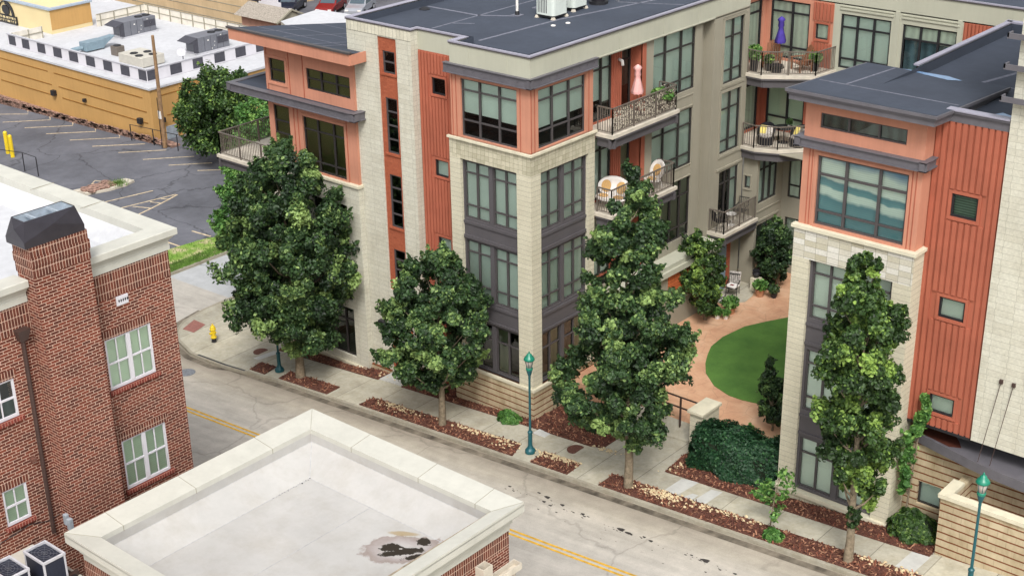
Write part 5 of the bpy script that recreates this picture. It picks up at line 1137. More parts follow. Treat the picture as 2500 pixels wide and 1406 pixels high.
for x, z, s_ in ((-68.85, -.95, 0), (-60.6, -1.12, 0), (-56.7, -1.0, 1), (-50.1, -1.3, 0)):
    mb = MB(); mb.box(x - .2, x + .2, 17.3, 17.6, z - .2, z + .2) if not s_ else mb.box(x - .12, x + .12, 17.35, 17.6, z - .12, z + .12); mb.build('wall_lamp', MT['black'], ob, bevel=.03)
mb = MB(); mb.box(-48.77, -48.5, 18.2, 18.5, -1.35, -1.0); mb.build('wall_lamp', MT['black'], ob, bevel=.03)
# roof screen: front and right sides with dark panels
FSc = Fac('y', 18.54); FSd = Fac('x', -50.25)
mb = MB(); mb.box(-67.7, -50.25, 18.54, 18.62, ZT + .02, 2.05); mb.box(-50.33, -50.25, 18.62, 30, ZT + .02, 2.05); sc = mb.build('roof_screen', MT['white_frame'], ob)
mb = MB()
xs = [-67.52, -66.61, -65.71, -64.75, -63.66, -62.64, -61.57, -60.52, -59.55, -58.45, -57.43, -56.36, -55.31, -54.27, -53.24, -52.22, -51.16, -50.27]
for a, b in zip(xs[::2], xs[1::2]): MB().box(a, b, 18.52, 18.54, ZT + .12, 1.97).build('dark_panel', MT['screen_dark'], sc)
ys = [18.6, 19.5, 20.56, 21.55, 22.55, 23.45, 24.5, 25.45, 26.45, 27.4, 28.4, 29.3]
for a, b in zip(ys[::2], ys[1::2]): MB().box(-50.25, -50.235, a, b, ZT + .12, 1.97).build('dark_panel', MT['screen_dark'], sc)
mb = MB(); mb.box(-67.75, -50.2, 18.48, 18.66, 2.05, 2.1); mb.box(-50.38, -50.19, 18.66, 30, 2.05, 2.1); mb.build('screen_cap', MT['ac_light'], sc)
mb = MB(); mb.box(-67.3, -50.3, 31.0, 31.06, ZT, 2.15); mb.box(-67.3, -67.24, 26.3, 31, ZT, 2.15); mb.box(-67.7, -67.64, 18.62, 21.6, ZT, 2.05); bs = mb.build('roof_screen', plain('screen_back', srgb(214, 208, 196), .8, .06, 2), ob)
mb = MB()
for x in np.arange(-66.8, -50.4, 1.45): mb.box(x, x + .06, 30.93, 30.99, ZT, 2.15)
for y in np.arange(26.6, 31, 1.3): mb.box(-67.2, -67.14, y, y + .06, ZT, 2.15)
for z in (1.6, 2.12): mb.box(-67.2, -50.4, 30.96, 31.0, z, z + .05); mb.box(-67.24, -67.2, 26.3, 30.9, z, z + .05)
for y in (18.9, 20.3, 21.5): mb.box(-67.64, -67.58, y, y + .05, ZT, 2.05)
mb.box(-67.62, -67.58, 18.7, 21.6, 1.6, 1.66); mb.build('screen_frame', MT['taupe'], bs)
# sign tower
mb = MB(); mb.box(-84, -68, 22.62, 26.4, ZT, 3.05); tw_ = mb.build('sign_tower', MT['ochre_pale'], ob)
mb = MB(); mb.box(-68, -67.98, 22.64, 26.38, ZT + .3, 3.0); mb.build('ochre_side', MT['ochre'], tw_)
mb = MB(); mb.box(-84, -67.85, 22.5, 22.85, 3.05, 3.2); mb.box(-68.2, -67.85, 22.85, 26.5, 3.05, 3.2); mb.build('tower_coping', plain('grey_blue_coping', srgb(160, 172, 186), .6, .05, 3), tw_)
# wall sign: black arch over a two-line plate
sg = thing('restaurant_sign', 'black arched restaurant sign with a two line name plate on the pale ochre tower', 'sign', (-74.2, 22.55, 1.3))
mb = MB(); cx, cz = -74.2, 1.85; n = 16
for side, wd in ((1, .26), (-1, .07)):
    for k in range(n):
        def pt(t, o_): a = t * math.pi / 2; return (cx + side * (1.1 + o_) * math.cos(a) ** .9, cz + (1.15 + o_) * math.sin(a))
        a, b, c, d_ = pt(k / n, -wd), pt((k + 1) / n, -wd), pt((k + 1) / n, 0), pt(k / n, 0)
        mb.hexa([(a[0], 22.5, a[1]), (d_[0], 22.5, d_[1]), (d_[0], 22.6, d_[1]), (a[0], 22.6, a[1]), (b[0], 22.5, b[1]), (c[0], 22.5, c[1]), (c[0], 22.6, c[1]), (b[0], 22.6, b[1])])
bl = [(-.5, .35), (-.55, .75), (-.3, 1.0), (.1, 1.02), (.42, .85), (.5, .5), (.42, .2), (.12, .02), (-.08, -.05), (-.2, .05), (-.32, .2)]
mb.add([(cx + a, 22.5, cz + b * .8) for a, b in bl] + [(cx + a, 22.58, cz + b * .8) for a, b in bl], [tuple(range(len(bl)))] + [(k, (k + 1) % len(bl), len(bl) + (k + 1) % len(bl), len(bl) + k) for k in range(len(bl))])
mb.build('arch_emblem', MT['black'], sg)
mb = MB(); mb.box(-75.6, -72.75, 22.48, 22.6, 1.22, 1.86); pl2 = mb.build('name_plate', MT['black'], sg)
mb = MB()                                        # two rows of cut-out lettering strokes, too small to read in the photo
for row, z in ((0, 1.6), (1, 1.32)):
    x = -75.45
    while x < -72.95:
        w_ = .09 + .09 * RNG.random(); mb.box(x, x + w_ * .35, 22.465, 22.48, z, z + .17); mb.box(x + w_ * .35, x + w_, 22.465, 22.48, z + (.12 if RNG.random() < .5 else 0), z + (.17 if RNG.random() < .5 else .05) + .0 if False else z + .17); x += w_ + (.05 if RNG.random() < .7 else .18)
mb.build('lettering', MT['ochre_pale'], pl2)

def rooftop(x, y, label, w_=3.0, h=1.15, dp=1.5):
    t = thing('rooftop_unit', label, 'air conditioner', (x, y, ZT), 'grey package units on the white restaurant roof'); z = ZT + .12
    # body runs along +Y; hood at the near (-Y) end
    MB().box(x - dp / 2 - .05, x + dp / 2 + .05, y - .1, y + w_ + .05, ZT, z).build('curb', MT['ac_light'], t)
    MB().box(x - dp / 2, x + dp / 2, y, y + w_, z, z + h).build('cabinet', MT['ac_grey'], t, bevel=.02)
    mb = MB()
    for k in range(1, 5): mb.box(x + dp / 2, x + dp / 2 + .012, y + w_ * k / 5 - .012, y + w_ * k / 5 + .012, z + .03, z + h - .03)
    mb.box(x + dp / 2, x + dp / 2 + .02, y + w_ * .62, y + w_ * .97, z + h * .35, z + h * .8); mb.build('access_panel', MT['screen_dark'], t)
    mb = MB(); mb.hexa([(x - dp / 2, y - .75, z + h - .3), (x + dp / 2, y - .75, z + h - .3), (x + dp / 2, y, z + h - .3 + .25), (x - dp / 2, y, z + h - .05), (x - dp / 2, y - .78, z + h - .27), (x + dp / 2, y - .78, z + h - .27), (x + dp / 2, y, z + h - .02), (x - dp / 2, y, z + h - .02)])
    mb.quad((x + dp / 2 - .01, y, z), (x + dp / 2 - .01, y, z + h - .1), (x + dp / 2 - .01, y - .45, z + h - .25), (x + dp / 2 - .01, y - .45, z + .1)); mb.build('intake_hood', MT['screen_dark'], t)
    mb = MB()
    for q in (.62, .86): mb.lathe([(.3, h), (.32, h + .05), (.28, h + .05), (.27, h + .01)], (x + .1, y + w_ * q, z), 16)
    mb.build('fan_ring', MT['black'], t)
    mb = MB()
    for a, b, s_ in ((.3, .75, .09), (.52, .55, .05), (.72, .9, .06), (.5, .3, .05), (.42, .15, .06), (.82, .62, .05)): mb.box(x + dp / 2, x + dp / 2 + .02, y + w_ * a, y + w_ * a + s_ * 1.4, z + h * b - s_, z + h * b)
    mb.build('label_plate', MT['plastic_white'], t)
rooftop(-62.9, 25.3, 'larger grey rooftop air unit farther back, nearest the ochre sign tower'); rooftop(-54.2, 25.6, 'grey rooftop air unit nearer the right hand screen', 2.9)
bu = thing('exhaust_unit', 'blue grey duct unit with a slanted hood on the restaurant roof', 'duct unit', (-61, 21.5, ZT))
MB().box(-61.6, -60.7, 20.8, 22.4, ZT + .1, ZT + .75).build('duct_box', MT['blue_grey'], bu, bevel=.02); mb = MB(); mb.hexa([(-61.5, 22.4, ZT + .1), (-60.8, 22.4, ZT + .1), (-60.8, 22.6, ZT + .3), (-61.5, 22.6, ZT + .3), (-61.5, 22.4, ZT + .75), (-60.8, 22.4, ZT + .75), (-60.8, 23.5, ZT + .82), (-61.5, 23.5, ZT + .82)]); mb.tube([(-61.2, 20.8, ZT + .35), (-61.4, 20.1, ZT + .3), (-61.5, 19.8, ZT + .2)], .16, 8); mb.build('hood', MT['blue_grey'], bu)
fu = thing('small_condenser', 'small tan box condenser with a round fan on the restaurant roof', 'air conditioner', (-58.4, 21.9, ZT))
MB().box(-58.8, -58.0, 21.6, 22.3, ZT, ZT + .7).build('louvre_body', MT['rail'], fu, bevel=.03); MB().lathe([(.28, .7), (.3, .75), (.2, .76)], (-58.4, 21.95, ZT), 16).build('fan_ring', MT['black'], fu)
lu = thing('flat_condenser', 'wide pale rooftop unit with four round fans at the front of the restaurant roof', 'air conditioner', (-55, 21.8, ZT))
MB().box(-56.4, -53.6, 20.6, 22.6, ZT + .05, ZT + .75).build('cabinet', MT['roof_white_dirty'], lu, bevel=.03)
for a, b in ((-55.3, 21.2), (-54.4, 21.0), (-54.9, 22.1), (-54.0, 21.9)): MB().lathe([(.3, .75), (.3, .8), (.22, .8), (.2, .76)], (a, b, ZT), 16).build('fan_ring', MT['black'], lu)
du = thing('satellite_dish', 'small grey satellite dish on a mast behind the right screen of the restaurant roof', 'satellite dish', (-52.2, 23.2, ZT))
MB().tube([(-52.2, 23.2, ZT), (-52.2, 23.2, ZT + .8)], .04, 6).build('mast', MT['ac_grey'], du); mb = MB(); c = Vector((-52.2, 23.1, ZT + .95)); ax_ = Vector((.6, -.6, .5)).normalized(); u_ = ax_.orthogonal().normalized(); v_ = ax_.cross(u_)
mb.v = [tuple(c - ax_ * .08)] + [tuple(c + (u_ * math.cos(k * .524) + v_ * math.sin(k * .524)) * .33) for k in range(12)]; mb.f = [(0, 1 + k, 1 + (k + 1) % 12) for k in range(12)]; mb.m = [0] * 12; mb.build('dish', MT['ac_light'], du)

# ------------------------------------------------------------------ FAR BUILDINGS along the top edge
rb = thing('old_brick_building', 'old orange red brick building with a tan lower wall beyond the restaurant', 'building', (-85, 50, -3.5))
FR1 = Fac('y', 46.5); FR2 = Fac('x', -75.0)
wall(rb, 'brick_wall', FR1, -130, -75, -1.0, 8, [(-81.3, -79.9, .3, 2.4), (-92, -90.6, .3, 2.4)], MT['brick_far'], rev=.2)
wall(rb, 'brick_wall', FR2, 46.5, 62, 1.2, 8, [], MT['brick_far']); wall(rb, 'tan_base', Fac('y', 46.3), -130, -71.5, -4.2, -1.0, [], MT['tan_siding']); MB().box(-130, -75, 46.3, 46.5, -1.05, -1.0).build('base_cap', MT['tan_siding'], rb)
mb = MB(); [FR1.box(mb, -130, -72, -.23, -.2, z, z + .06) for z in (-3.4, -2.6, -1.8)]; mb.build('base_groove', MT['taupe'], rb)
for a in (-81.3, -92): window(rb, FR1, a, a + 1.4, .3, 2.4, (), (.5,), frame='black', blind='dark', glass='glass_dark'); trim(rb, FR1, a - .1, a + 1.5, .12, .3, 'taupe', .08)
mb = MB(); mb.box(-78.3, -78.2, 46.42, 46.5, -4, 8); mb.build('drainpipe', MT['rusty'], rb)
tg = thing('tan_garage', 'tan slatted garage wall behind the parked cars', 'building', (-76, 58, -3.3))
mb = MB(); mb.box(-86, -76.5, 54.5, 75, -3.6, 3); mb.build('tan_wall', MT['tan_siding'], tg); mb = MB(); [mb.box(-76.5, -76.45, 54.6, 75, z, z + .1) for z in np.arange(-3.1, 2.8, .62)]; mb.build('slat', MT['taupe'], tg); mb = MB(); [mb.box(-76.45, -76.3, y, y + .25, -3.5, 3) for y in (55.5, 60.5, 66)]; mb.build('post', MT['black'], tg)
MB().box(-76.5, -76.2, 52.6, 54.5, -3.6, 3).build('blue_doorway', plain('navy_front', srgb(28, 44, 72), .5, .05, 2), tg)
wr = thing('white_roof_building', 'small building with a plain white flat roof behind the dark tilted roof', 'building', (-50, 40, -3))
mb = MB(); mb.poly([(-55.6, 35.5, 1.5), (-47.5, 31.5, 1.5), (-46.0, 40, 1.5), (-52.6, 40.6, 1.5), (-56.3, 40.1, 1.5)]); mb.build('roof', MT['roof_white'], wr); mb = MB(); pp = [(-55.6, 35.5), (-47.5, 31.5), (-46.0, 40), (-52.6, 40.6), (-56.3, 40.1)]
[mb.quad((*pp[i], -3), (*pp[(i + 1) % 5], -3), (*pp[(i + 1) % 5], 1.49), (*pp[i], 1.49)) for i in range(5)]; mb.build('wall', MT['roof_white_dirty'], wr)
sh = thing('shed', 'small shed with a weathered grey shingle gable roof and white stepped trim', 'shed', (-60, 38, -3))
mb = MB(); mb.box(-62.2, -57.6, 36.9, 39.3, -3, .9); mb.build('wall', plain('shed_wall', srgb(176, 136, 120), .85, .08, 2), sh)
mb = MB(); a0, a1, b0, b1, rd = -62.6, -57.2, 36.4, 39.9, 38.1; mb.quad((a0, b0, .9), (a1, b0, .9), (a1, rd, 1.75), (a0, rd, 1.75)); mb.quad((a0, rd, 1.75), (a1, rd, 1.75), (a1, b1, .9), (a0, b1, .9)); mb.build('roof', MT['shingle'], sh)
mb = MB(); mb.bar((a1, b0, .88), (a1, rd, 1.73), .14); mb.bar((a1, rd, 1.73), (a1, b1, .88), .14); mb.poly([(a1 - .1, b0 + .3, .8), (a1 - .1, b1 - .3, .8), (a1 - .1, rd, 1.65)]); mb.build('gable_trim', MT['taupe'], sh)
mb = MB()
for k in range(5): mb.box(-63.6 + k * .35, -63.25 + k * .35, 40.0, 40.1, .2, 1.25 + .17 * k)
for k in range(3): mb.box(-61.85 + k * .35, -61.5 + k * .35, 40.0, 40.1, .2, 1.85 - .2 * k)
mb.build('stepped_parapet', MT['white_frame'], sh)

def car(x, y, rz, paint, label, z=None):
    z = (G(x) + RZ) if z is None else z
    t = thing('parked_car', label, 'car', (0, 0, 0), 'cars parked beyond the roofs')
    prof = [(-2.25, .35), (-2.25, .75), (-2.1, .9), (-1.65, .98), (-1.1, 1.38), (-.6, 1.47), (.45, 1.45), (1.05, 1.0), (1.95, .85), (2.25, .68), (2.3, .35)]
    def sweep(pr, w_, tw=0, name='body', mat=None, parent=t):
        mb = MB(); n = len(pr); L = [(p, -w_ + (tw if q > 1.0 else 0), q) for p, q in pr]; Rr = [(p, w_ - (tw if q > 1.0 else 0), q) for p, q in pr]
        mb.add(L + Rr, [tuple(range(n)), tuple(range(2 * n - 1, n - 1, -1))] + [(i, n + i, n + (i + 1) % n, (i + 1) % n) for i in range(n)]); return mb.build(name, mat, parent, bevel=.04)
    sweep(prof, .88, .14, 'body', MT[paint])
    mb = MB()
    for s_ in (-1, 1):
        yy = s_ * .8; mb.poly([(-1.45, s_ * .885, 1.02), (.9, s_ * .885, 1.02), (.42, s_ * .77, 1.4), (-1.0, s_ * .77, 1.36)])
    mb.quad((1.0, -.72, 1.07), (1.0, .72, 1.07), (.5, .68, 1.44), (.5, -.68, 1.44)); mb.quad((-1.62, -.72, 1.02), (-1.62, .72, 1.02), (-1.14, .68, 1.38), (-1.14, -.68, 1.38))
    o = mb.build('windows', MT['car_glass'], t); o.location.z += .012
    for sx in (-1.4, 1.4):
        for sy in (-.82, .82):
            mb = MB(); mb.tube([(sx, sy - .1, .33), (sx, sy + .1, .33)], .33, 14); wv = mb.build('wheel', MT['tyre'], t); mb = MB(); mb.tube([(sx, sy - .11, .33), (sx, sy + .11, .33)], .19, 10); mb.build('rim', MT['ac_light'], wv)
    for sy in (-.62, .62): mb = MB(); mb.box(2.2, 2.3, sy - .16, sy + .16, .6, .74); mb.build('headlight', MT['plastic_white'], t)
    for k in t.children: pass
    t.location = (x, y, z); t.rotation_euler = (0, 0, rz)
    return t
car(-70.6, 54.6, math.radians(-62), 'car_red', 'dark red parked car with a pale windscreen behind the white roof'); car(-67.9, 55.9, math.radians(-62), 'car_silver', 'silver parked car with black windows right of the dark red car')
car(-74.5, 53.0, math.radians(-60), 'car_dark', 'black parked car with an open spare wheel left of the dark red car'); car(-86.5, 40.5, math.radians(10), 'car_dark', 'dark blue parked car cut by the top edge beside the pink bin')
bn = thing('pink_bin', 'bright pink bin at the top edge beside the dark blue car', 'bin', (-83.2, 42.2, G(-83) + RZ)); z = G(-83) + RZ
mb = MB(); mb.hexa([(-83.7, 41.8, z), (-82.8, 41.8, z), (-82.8, 42.6, z), (-83.7, 42.6, z), (-83.85, 41.7, z + 1.1), (-82.65, 41.7, z + 1.1), (-82.65, 42.7, z + 1.1), (-83.85, 42.7, z + 1.1)]); mb.build('bin_body', MT['magenta'], bn); MB().box(-83.9, -82.6, 41.65, 42.75, z + 1.1, z + 1.18).build('lid', MT['magenta'], bn, bevel=.03)

# ------------------------------------------------------------------ STREET FURNITURE
def street_lamp(x, y, label, h=4.32):
    z = G(x) + .0; t = thing('street_lamp', label, 'street lamp', (x, y, z), 'green lamp posts along the street'); c = (x, y, z)
    mb = MB(); mb.lathe([(.2, 0), (.21, .06), (.2, .14), (.13, .22), (.095, .3), (.085, .32), (.085, .85), (.1, .88), (.1, .93), (.06, .97), (.055, 1.0)], c, 16); mb.build('lamp_base', MT['teal_pole'], t)
    mb = MB(); mb.lathe([(.05, 1.0), (.042, 3.2), (.05, 3.22), (.05, 3.26), (.045, 3.3), (.11, 3.52), (.12, 3.58)], c, 14); mb.build('pole', MT['teal_pole'], t)
    mb = MB(); mb.lathe([(.12, 3.58), (.135, 3.6), (.135, 3.66), (.11, 3.68)], c, 16); mb.build('collar', MT['green_lamp'], t)
    mb = MB(); mb.lathe([(.1, 3.68), (.165, 4.0), (.165, 4.02)], c, 16); mb.build('lantern_glass', MT['lamp_glass'], t, smooth=True)
    mb = MB()
    for k in range(6): a = k * 1.047; mb.tube([(x + .105 * math.cos(a), y + .105 * math.sin(a), z + 3.67), (x + .172 * math.cos(a), y + .172 * math.sin(a), z + 4.02)], .01, 5)
    mb.build('lantern_cage', MT['teal_pole'], t)
    mb = MB(); mb.lathe([(.21, 4.0), (.215, 4.04), (.17, 4.12), (.12, 4.16), (.1, 4.22), (.07, 4.25), (.03, 4.28), (.035, 4.31), (.01, 4.36)], c, 20); mb.build('lantern_cap', MT['green_lamp'], t, smooth=True)
street_lamp(1.7, -2.25, 'green lantern lamp post standing in front of the corner bay, whole post in view'); street_lamp(-13.13, -2.15, 'lamp post with only its teal base showing under the big leftmost street tree'); street_lamp(19.42, -2.35, 'green lamp post at the right edge in front of the banded planter wall')
hx, hy = -18.44, -1.64; hz = G(hx)
fh = thing('fire_hydrant', 'yellow fire hydrant with a black foot on the street corner pavement', 'fire hydrant', (hx, hy, hz)); c = (hx, hy, hz)
MB().lathe([(.13, 0), (.13, .03), (.11, .04), (.11, .24)], c, 14).build('foot', MT['black'], fh)
MB().lathe([(.15, .22), (.15, .28), (.115, .3), (.115, .62), (.155, .64), (.155, .68), (.13, .7), (.12, .78), (.07, .86), (.03, .88), (.03, .93), (.01, .94)], c, 16).build('barrel', MT['yellow'], fh)
mb = MB(); mb.tube([(hx - .2, hy, hz + .54), (hx + .2, hy, hz + .54)], .05, 8); mb.tube([(hx, hy, hz + .48), (hx, hy - .2, hz + .48)], .065, 8); mb.build('nozzle', MT['yellow'], fh)
for x, y, r, lb_ in ((-15.68, -1.09, .36, 'round rusty cover in the corner pavement near the hydrant'), (3.05, -1.11, .36, 'round rusty cover in the pavement right of the lamp post'), (-20.17, 1.75, .3, 'brownish cover in the pavement below the big tree, farthest left')):
    o = MB().lathe([(r, 0), (r, .012), (r - .03, .016), (.02, .014)], (x, y, G(x) - .002), 24).build('manhole_cover', MT['rusty']); tag(o, lb_, 'manhole cover', 'round covers in the pavement'); o.rotation_euler = (0, 0, 0)
o = MB().lathe([(.38, 0), (.38, .012), (.34, .014), (.02, .012)], (-16.99, -4.39, G(-17) + RZ + .006), 24).build('manhole_cover', plain('iron_cover', srgb(120, 124, 130), .6, .15, 12)); tag(o, 'grey iron cover in the road by the brick building corner', 'manhole cover')
o = MB().box(.75, 1.35, -.95, -.55, G(1) + .0, G(1) + .03).build('utility_cover', MT['new_concrete']); tag(o, 'small square concrete utility lid in the pavement behind the lamp post', 'utility cover')
o = slab('tactile_paving', [(-21.35, -.55), (-20.4, -.6), (-20.1, -1.55), (-20.9, -1.6)], G, .03, plain('brick_red_tactile', srgb(146, 100, 92), .9, .1, 10), up=.012); tag(o, 'red brown tactile paving square at the corner kerb ramp', 'tactile paving')
drn = slab('storm_drain', [(-17.9, -3.08), (-14.6, -3.0), (-14.6, -2.9), (-17.9, -2.98)], G, .12, MT['black'], up=.01); tag(drn, 'dark storm drain slot under the kerb near the corner', 'storm drain')
up_ = thing('utility_pole', 'tall bare wooden utility pole at the corner of the ochre building', 'utility pole', (-47.2, 17.2, -2.6))
mb = MB(); mb.tube([(-47.23, 17.25, -2.7), (-47.0, 17.1, 1.5), (-46.85, 17.0, 5.3)], [.15, .13, .1], 10); mb.build('pole_shaft', MT['wood_pole'], up_)
mb = MB(); mb.box(-47.3, -47.0, 17.02, 17.07, -.5, .05); mb.build('small_notice', MT['plastic_white'], up_)
mb = MB(); mb.tube([(-47.3, 17.06, -2.6), (-47.15, 16.98, 1.0)], .03, 5); mb.build('conduit', MT['black'], up_)
for x, y, lb_ in ((-55.58, 10.24, 'taller looking yellow bollard, left one of the pair at the left edge'), (-54.51, 9.94, 'yellow bollard, right one of the pair in the parking lot')):
    o = MB().lathe([(.14, 0), (.14, 1.5), (.1, 1.57), (.03, 1.6)], (x, y, G(x) + RZ), 14).build('bollard', MT['yellow'], smooth=False); tag(o, lb_, 'bollard', 'yellow bollards in the parking lot')
def rail_fence(pts, h, label, zf=None):
    t = thing('pipe_railing', label, 'railing', (pts[0][0], pts[0][1], G(pts[0][0])))
    mb = MB(); Z = [G(p[0]) + RZ for p in pts]
    for p, z in zip(pts, Z): mb.tube([(p[0], p[1], z), (p[0], p[1], z + h)], .035, 6)
    mb.build('post', MT['black'], t); mb = MB()
    for i in range(len(pts) - 1): mb.tube([(*pts[i], Z[i] + h), (*pts[i + 1], Z[i + 1] + h)], .025, 6)
    mb.build('top_rail', MT['black'], t)
rail_fence([(-50.79, 17.05), (-48.41, 17.2), (-45.86, 17.3), (-43.6, 17.5)], 1.15, 'thin dark pipe railing along the foot of the ochre building')
rail_fence([(-55.0, 7.6), (-50.9, 8.6), (-49.19, 8.53)], 1.3, 'thin dark pipe railing on a kerb in the middle of the parking lot')

# ------------------------------------------------------------------ ROOF EQUIPMENT of the apartment building
def roof_ac(x, y, label, h=1.25, s=.62):
    t = thing('roof_condenser', label, 'air conditioner', (x, y, 14.5), 'pale condensers on the dark apartment roof'); z = 14.5
    mb = MB(); pts = []
    for cx_, cy_, a0 in ((s - .14, s - .14, 0), (-s + .14, s - .14, 90), (-s + .14, -s + .14, 180), (s - .14, -s + .14, 270)):
        for k in range(4): a = math.radians(a0 + k * 30); pts.append((x + cx_ * .72 + .14 * math.cos(a), y + cy_ * .72 + .14 * math.sin(a)))
    mb.prism(pts, z + .16, z + h); mb.build('cabinet', MT['ac_white'], t)
    mb = MB(); mb.prism([(x + (px - x) * .94, y + (py - y) * .94) for px, py in pts], z + .08, z + .16); mb.build('dark_base', MT['black'], t)
    mb = MB(); yf = y - (s - .14) * .72 - .14
    for k in range(6): mb.box(x - .32 + k * .085, x - .29 + k * .085, yf - .012, yf, z + .25, z + h - .06)
    mb.box(x + s * .72, x + s * .72 + .045, y - .1, y + .05, z + h - .12, z + h - .08); mb.build('louvre_slots', MT['screen_dark'], t)
    mb = MB()
    for a, b in ((-.42, -.42), (.42, -.42), (.42, .42), (-.42, .42)): mb.hexa([(x + a - .08, y + b - .08, z), (x + a + .08, y + b - .08, z), (x + a + .08, y + b + .08, z), (x + a - .08, y + b + .08, z), (x + a - .05, y + b - .05, z + .1), (x + a + .05, y + b - .05, z + .1), (x + a + .05, y + b + .05, z + .1), (x + a - .05, y + b + .05, z + .1)])
    mb.build('foot_pad', MT['concrete'], t)
roof_ac(-4.15, 6.4, 'pale slatted condenser nearest the front on the dark roof'); roof_ac(-4.4, 8.05, 'pale slatted condenser just behind the front one on the dark roof'); roof_ac(-4.3, 11.0, 'pale condenser at the top edge, farthest of the row on the dark roof')
o = thing('roof_fan', 'squat black roof fan behind the pale condensers', 'roof fan', (-4.1, 9.4, 14.5)); MB().lathe([(.42, 0), (.42, .12), (.3, .14), (.32, .5), (.5, .52), (.5, .68), (.2, .8)], (-4.1, 9.5, 14.5), 16).build('fan_housing', MT['black'], o)
for x, y, lb_ in ((-5.45, 5.74, 'white vent pipe standing alone on the dark roof, left of the condensers'), (-5.6, 7.3, 'white vent pipe right beside the condensers on the dark roof')):
    t = thing('vent_pipe', lb_, 'vent pipe', (x, y, 14.5), 'white vent pipes on the dark roof'); MB().box(x - .2, x + .2, y - .2, y + .2, 14.5, 14.53).build('flashing', MT['roof_seam'], t); MB().lathe([(.11, .0), (.08, .18), (.07, .19)], (x, y, 14.5), 12).build('boot', MT['black'], t); MB().lathe([(.055, .15), (.055, .66), (.03, .67)], (x, y, 14.5), 12).build('pipe', MT['plastic_white'], t)
o = MB().lathe([(.22, 0), (.24, .02), (.1, .1)], (-9.32, 4.25, 14.5), 16).build('roof_vent', MT['black']); tag(o, 'low black round vent on the dark roof near the stone tower', 'roof vent')
for x, y in ((-3.1, 5.2), (-2.9, 5.9)):
    o = MB().lathe([(.1, 0), (.1, .03), (.04, .05)], (x, y, 14.5), 12).build('roof_disc', MT['plastic_white']); tag(o, 'small white disc on the dark roof, the one %s the condensers' % ('farther from' if y < 5.5 else 'closer to'), 'roof disc', 'white discs on the dark roof')

# ------------------------------------------------------------------ BALCONY FURNITURE
def parasol(x, y, z, mat, label, h=2.35, tilt=0):
    t = thing('parasol', label, 'parasol', (x, y, z))
    MB().lathe([(.24, 0), (.24, .05), (.04, .08)], (x, y, z), 14).build('stand', MT['black'], t)
    MB().tube([(x, y, z + .05), (x, y, z + h)], .02, 6).build('pole', MT['teak'], t)
    mb = MB(); n = 16; prof = [(.2, h - 1.15), (.22, h - 1.05), (.11, h - .6), (.09, h - .45), (.12, h - .38), (.1, h - .2), (.15, h - .1), (.1, h - .03), (.02, h + .04)]; base = 0
    for r, q in prof:
        for k in range(n): a = k * 2 * math.pi / n; rr = r * (1 + .22 * math.cos(k * math.pi)); mb.v.append((x + rr * math.cos(a), y + rr * math.sin(a), z + q))
    for i in range(len(prof) - 1):
        for k in range(n): mb.f.append((i * n + k, i * n + (k + 1) % n, (i + 1) * n + (k + 1) % n, (i + 1) * n + k)); mb.m.append(0)
    mb.build('folded_canopy', MT[mat], t, smooth=True)
parasol(.32, 6.3, 10.95, 'pink', 'closed pale pink parasol on the top balcony beside the corner bay', 2.25)
parasol(.75, 16.55, 10.95, 'purple', 'closed purple parasol in front of the curtained window', 2.3)
def adirondack(x, y, z, rz, label):
    t = thing('garden_chair', label, 'chair', (0, 0, 0), 'brown wooden chairs on the angled balcony')
    mb = MB(); [mb.hexa([(-.3 + k * .1, -.3, .34), (-.21 + k * .1, -.3, .34), (-.21 + k * .1, .2, .24), (-.3 + k * .1, .2, .24), (-.3 + k * .1, -.3, .37), (-.21 + k * .1, -.3, .37), (-.21 + k * .1, .2, .27), (-.3 + k * .1, .2, .27)]) for k in range(6)]; mb.build('seat', MT['teak'], t)
    mb = MB()
    for k in range(6): u = -.29 + k * .1; hh = .72 + .2 * math.cos((k - 2.5) * .55); mb.hexa([(u, .18, .22), (u + .085, .18, .22), (u + .085, .2, .22), (u, .2, .22), (u, .45, .2 + hh), (u + .085, .45, .2 + hh), (u + .085, .47, .2 + hh), (u, .47, .2 + hh)])
    mb.build('backrest', MT['teak'], t)
    for s_ in (-1, 1):
        mb = MB(); mb.box(s_ * .4 - .07, s_ * .4 + .07, -.35, .35, .54, .57); mb.build('armrest', MT['teak'], t)
        for yy in (-.28, .28): mb = MB(); mb.box(s_ * .37 - .03, s_ * .37 + .03, yy - .03, yy + .03, 0, .54); mb.build('leg', MT['teak'], t)
    t.location = (x, y, z); t.rotation_euler = (0, 0, rz)
adirondack(.35, 16.6, 10.95, math.radians(25), 'brown slatted wooden chair left of the purple parasol'); adirondack(1.75, 16.8, 10.95, math.radians(-30), 'brown slatted wooden chair right of the purple parasol')
def potted(x, y, z, r, h, pot, leafm_, ph, label, n=260, spread=1.0, shape='bush', pm=None):
    t = thing('potted_plant', label, 'potted plant', (x, y, z)); MB().lathe([(r * .75, 0), (r, h), (r * 1.08, h), (r * 1.08, h - .03), (r * .9, h - .03)], (x, y, z), 14).build('pot', MT[pot], t)
    P = RNG.normal(size=(n, 3)); P /= np.linalg.norm(P, axis=1)[:, None]; P *= (RNG.random((n, 1)) ** .4); P = P * [r * 1.6 * spread, r * 1.6 * spread, ph / 2] + [x, y, z + h + ph * .42]
    leaves('foliage', P, None, .05, MT[leafm_], t, aspect=1.8)
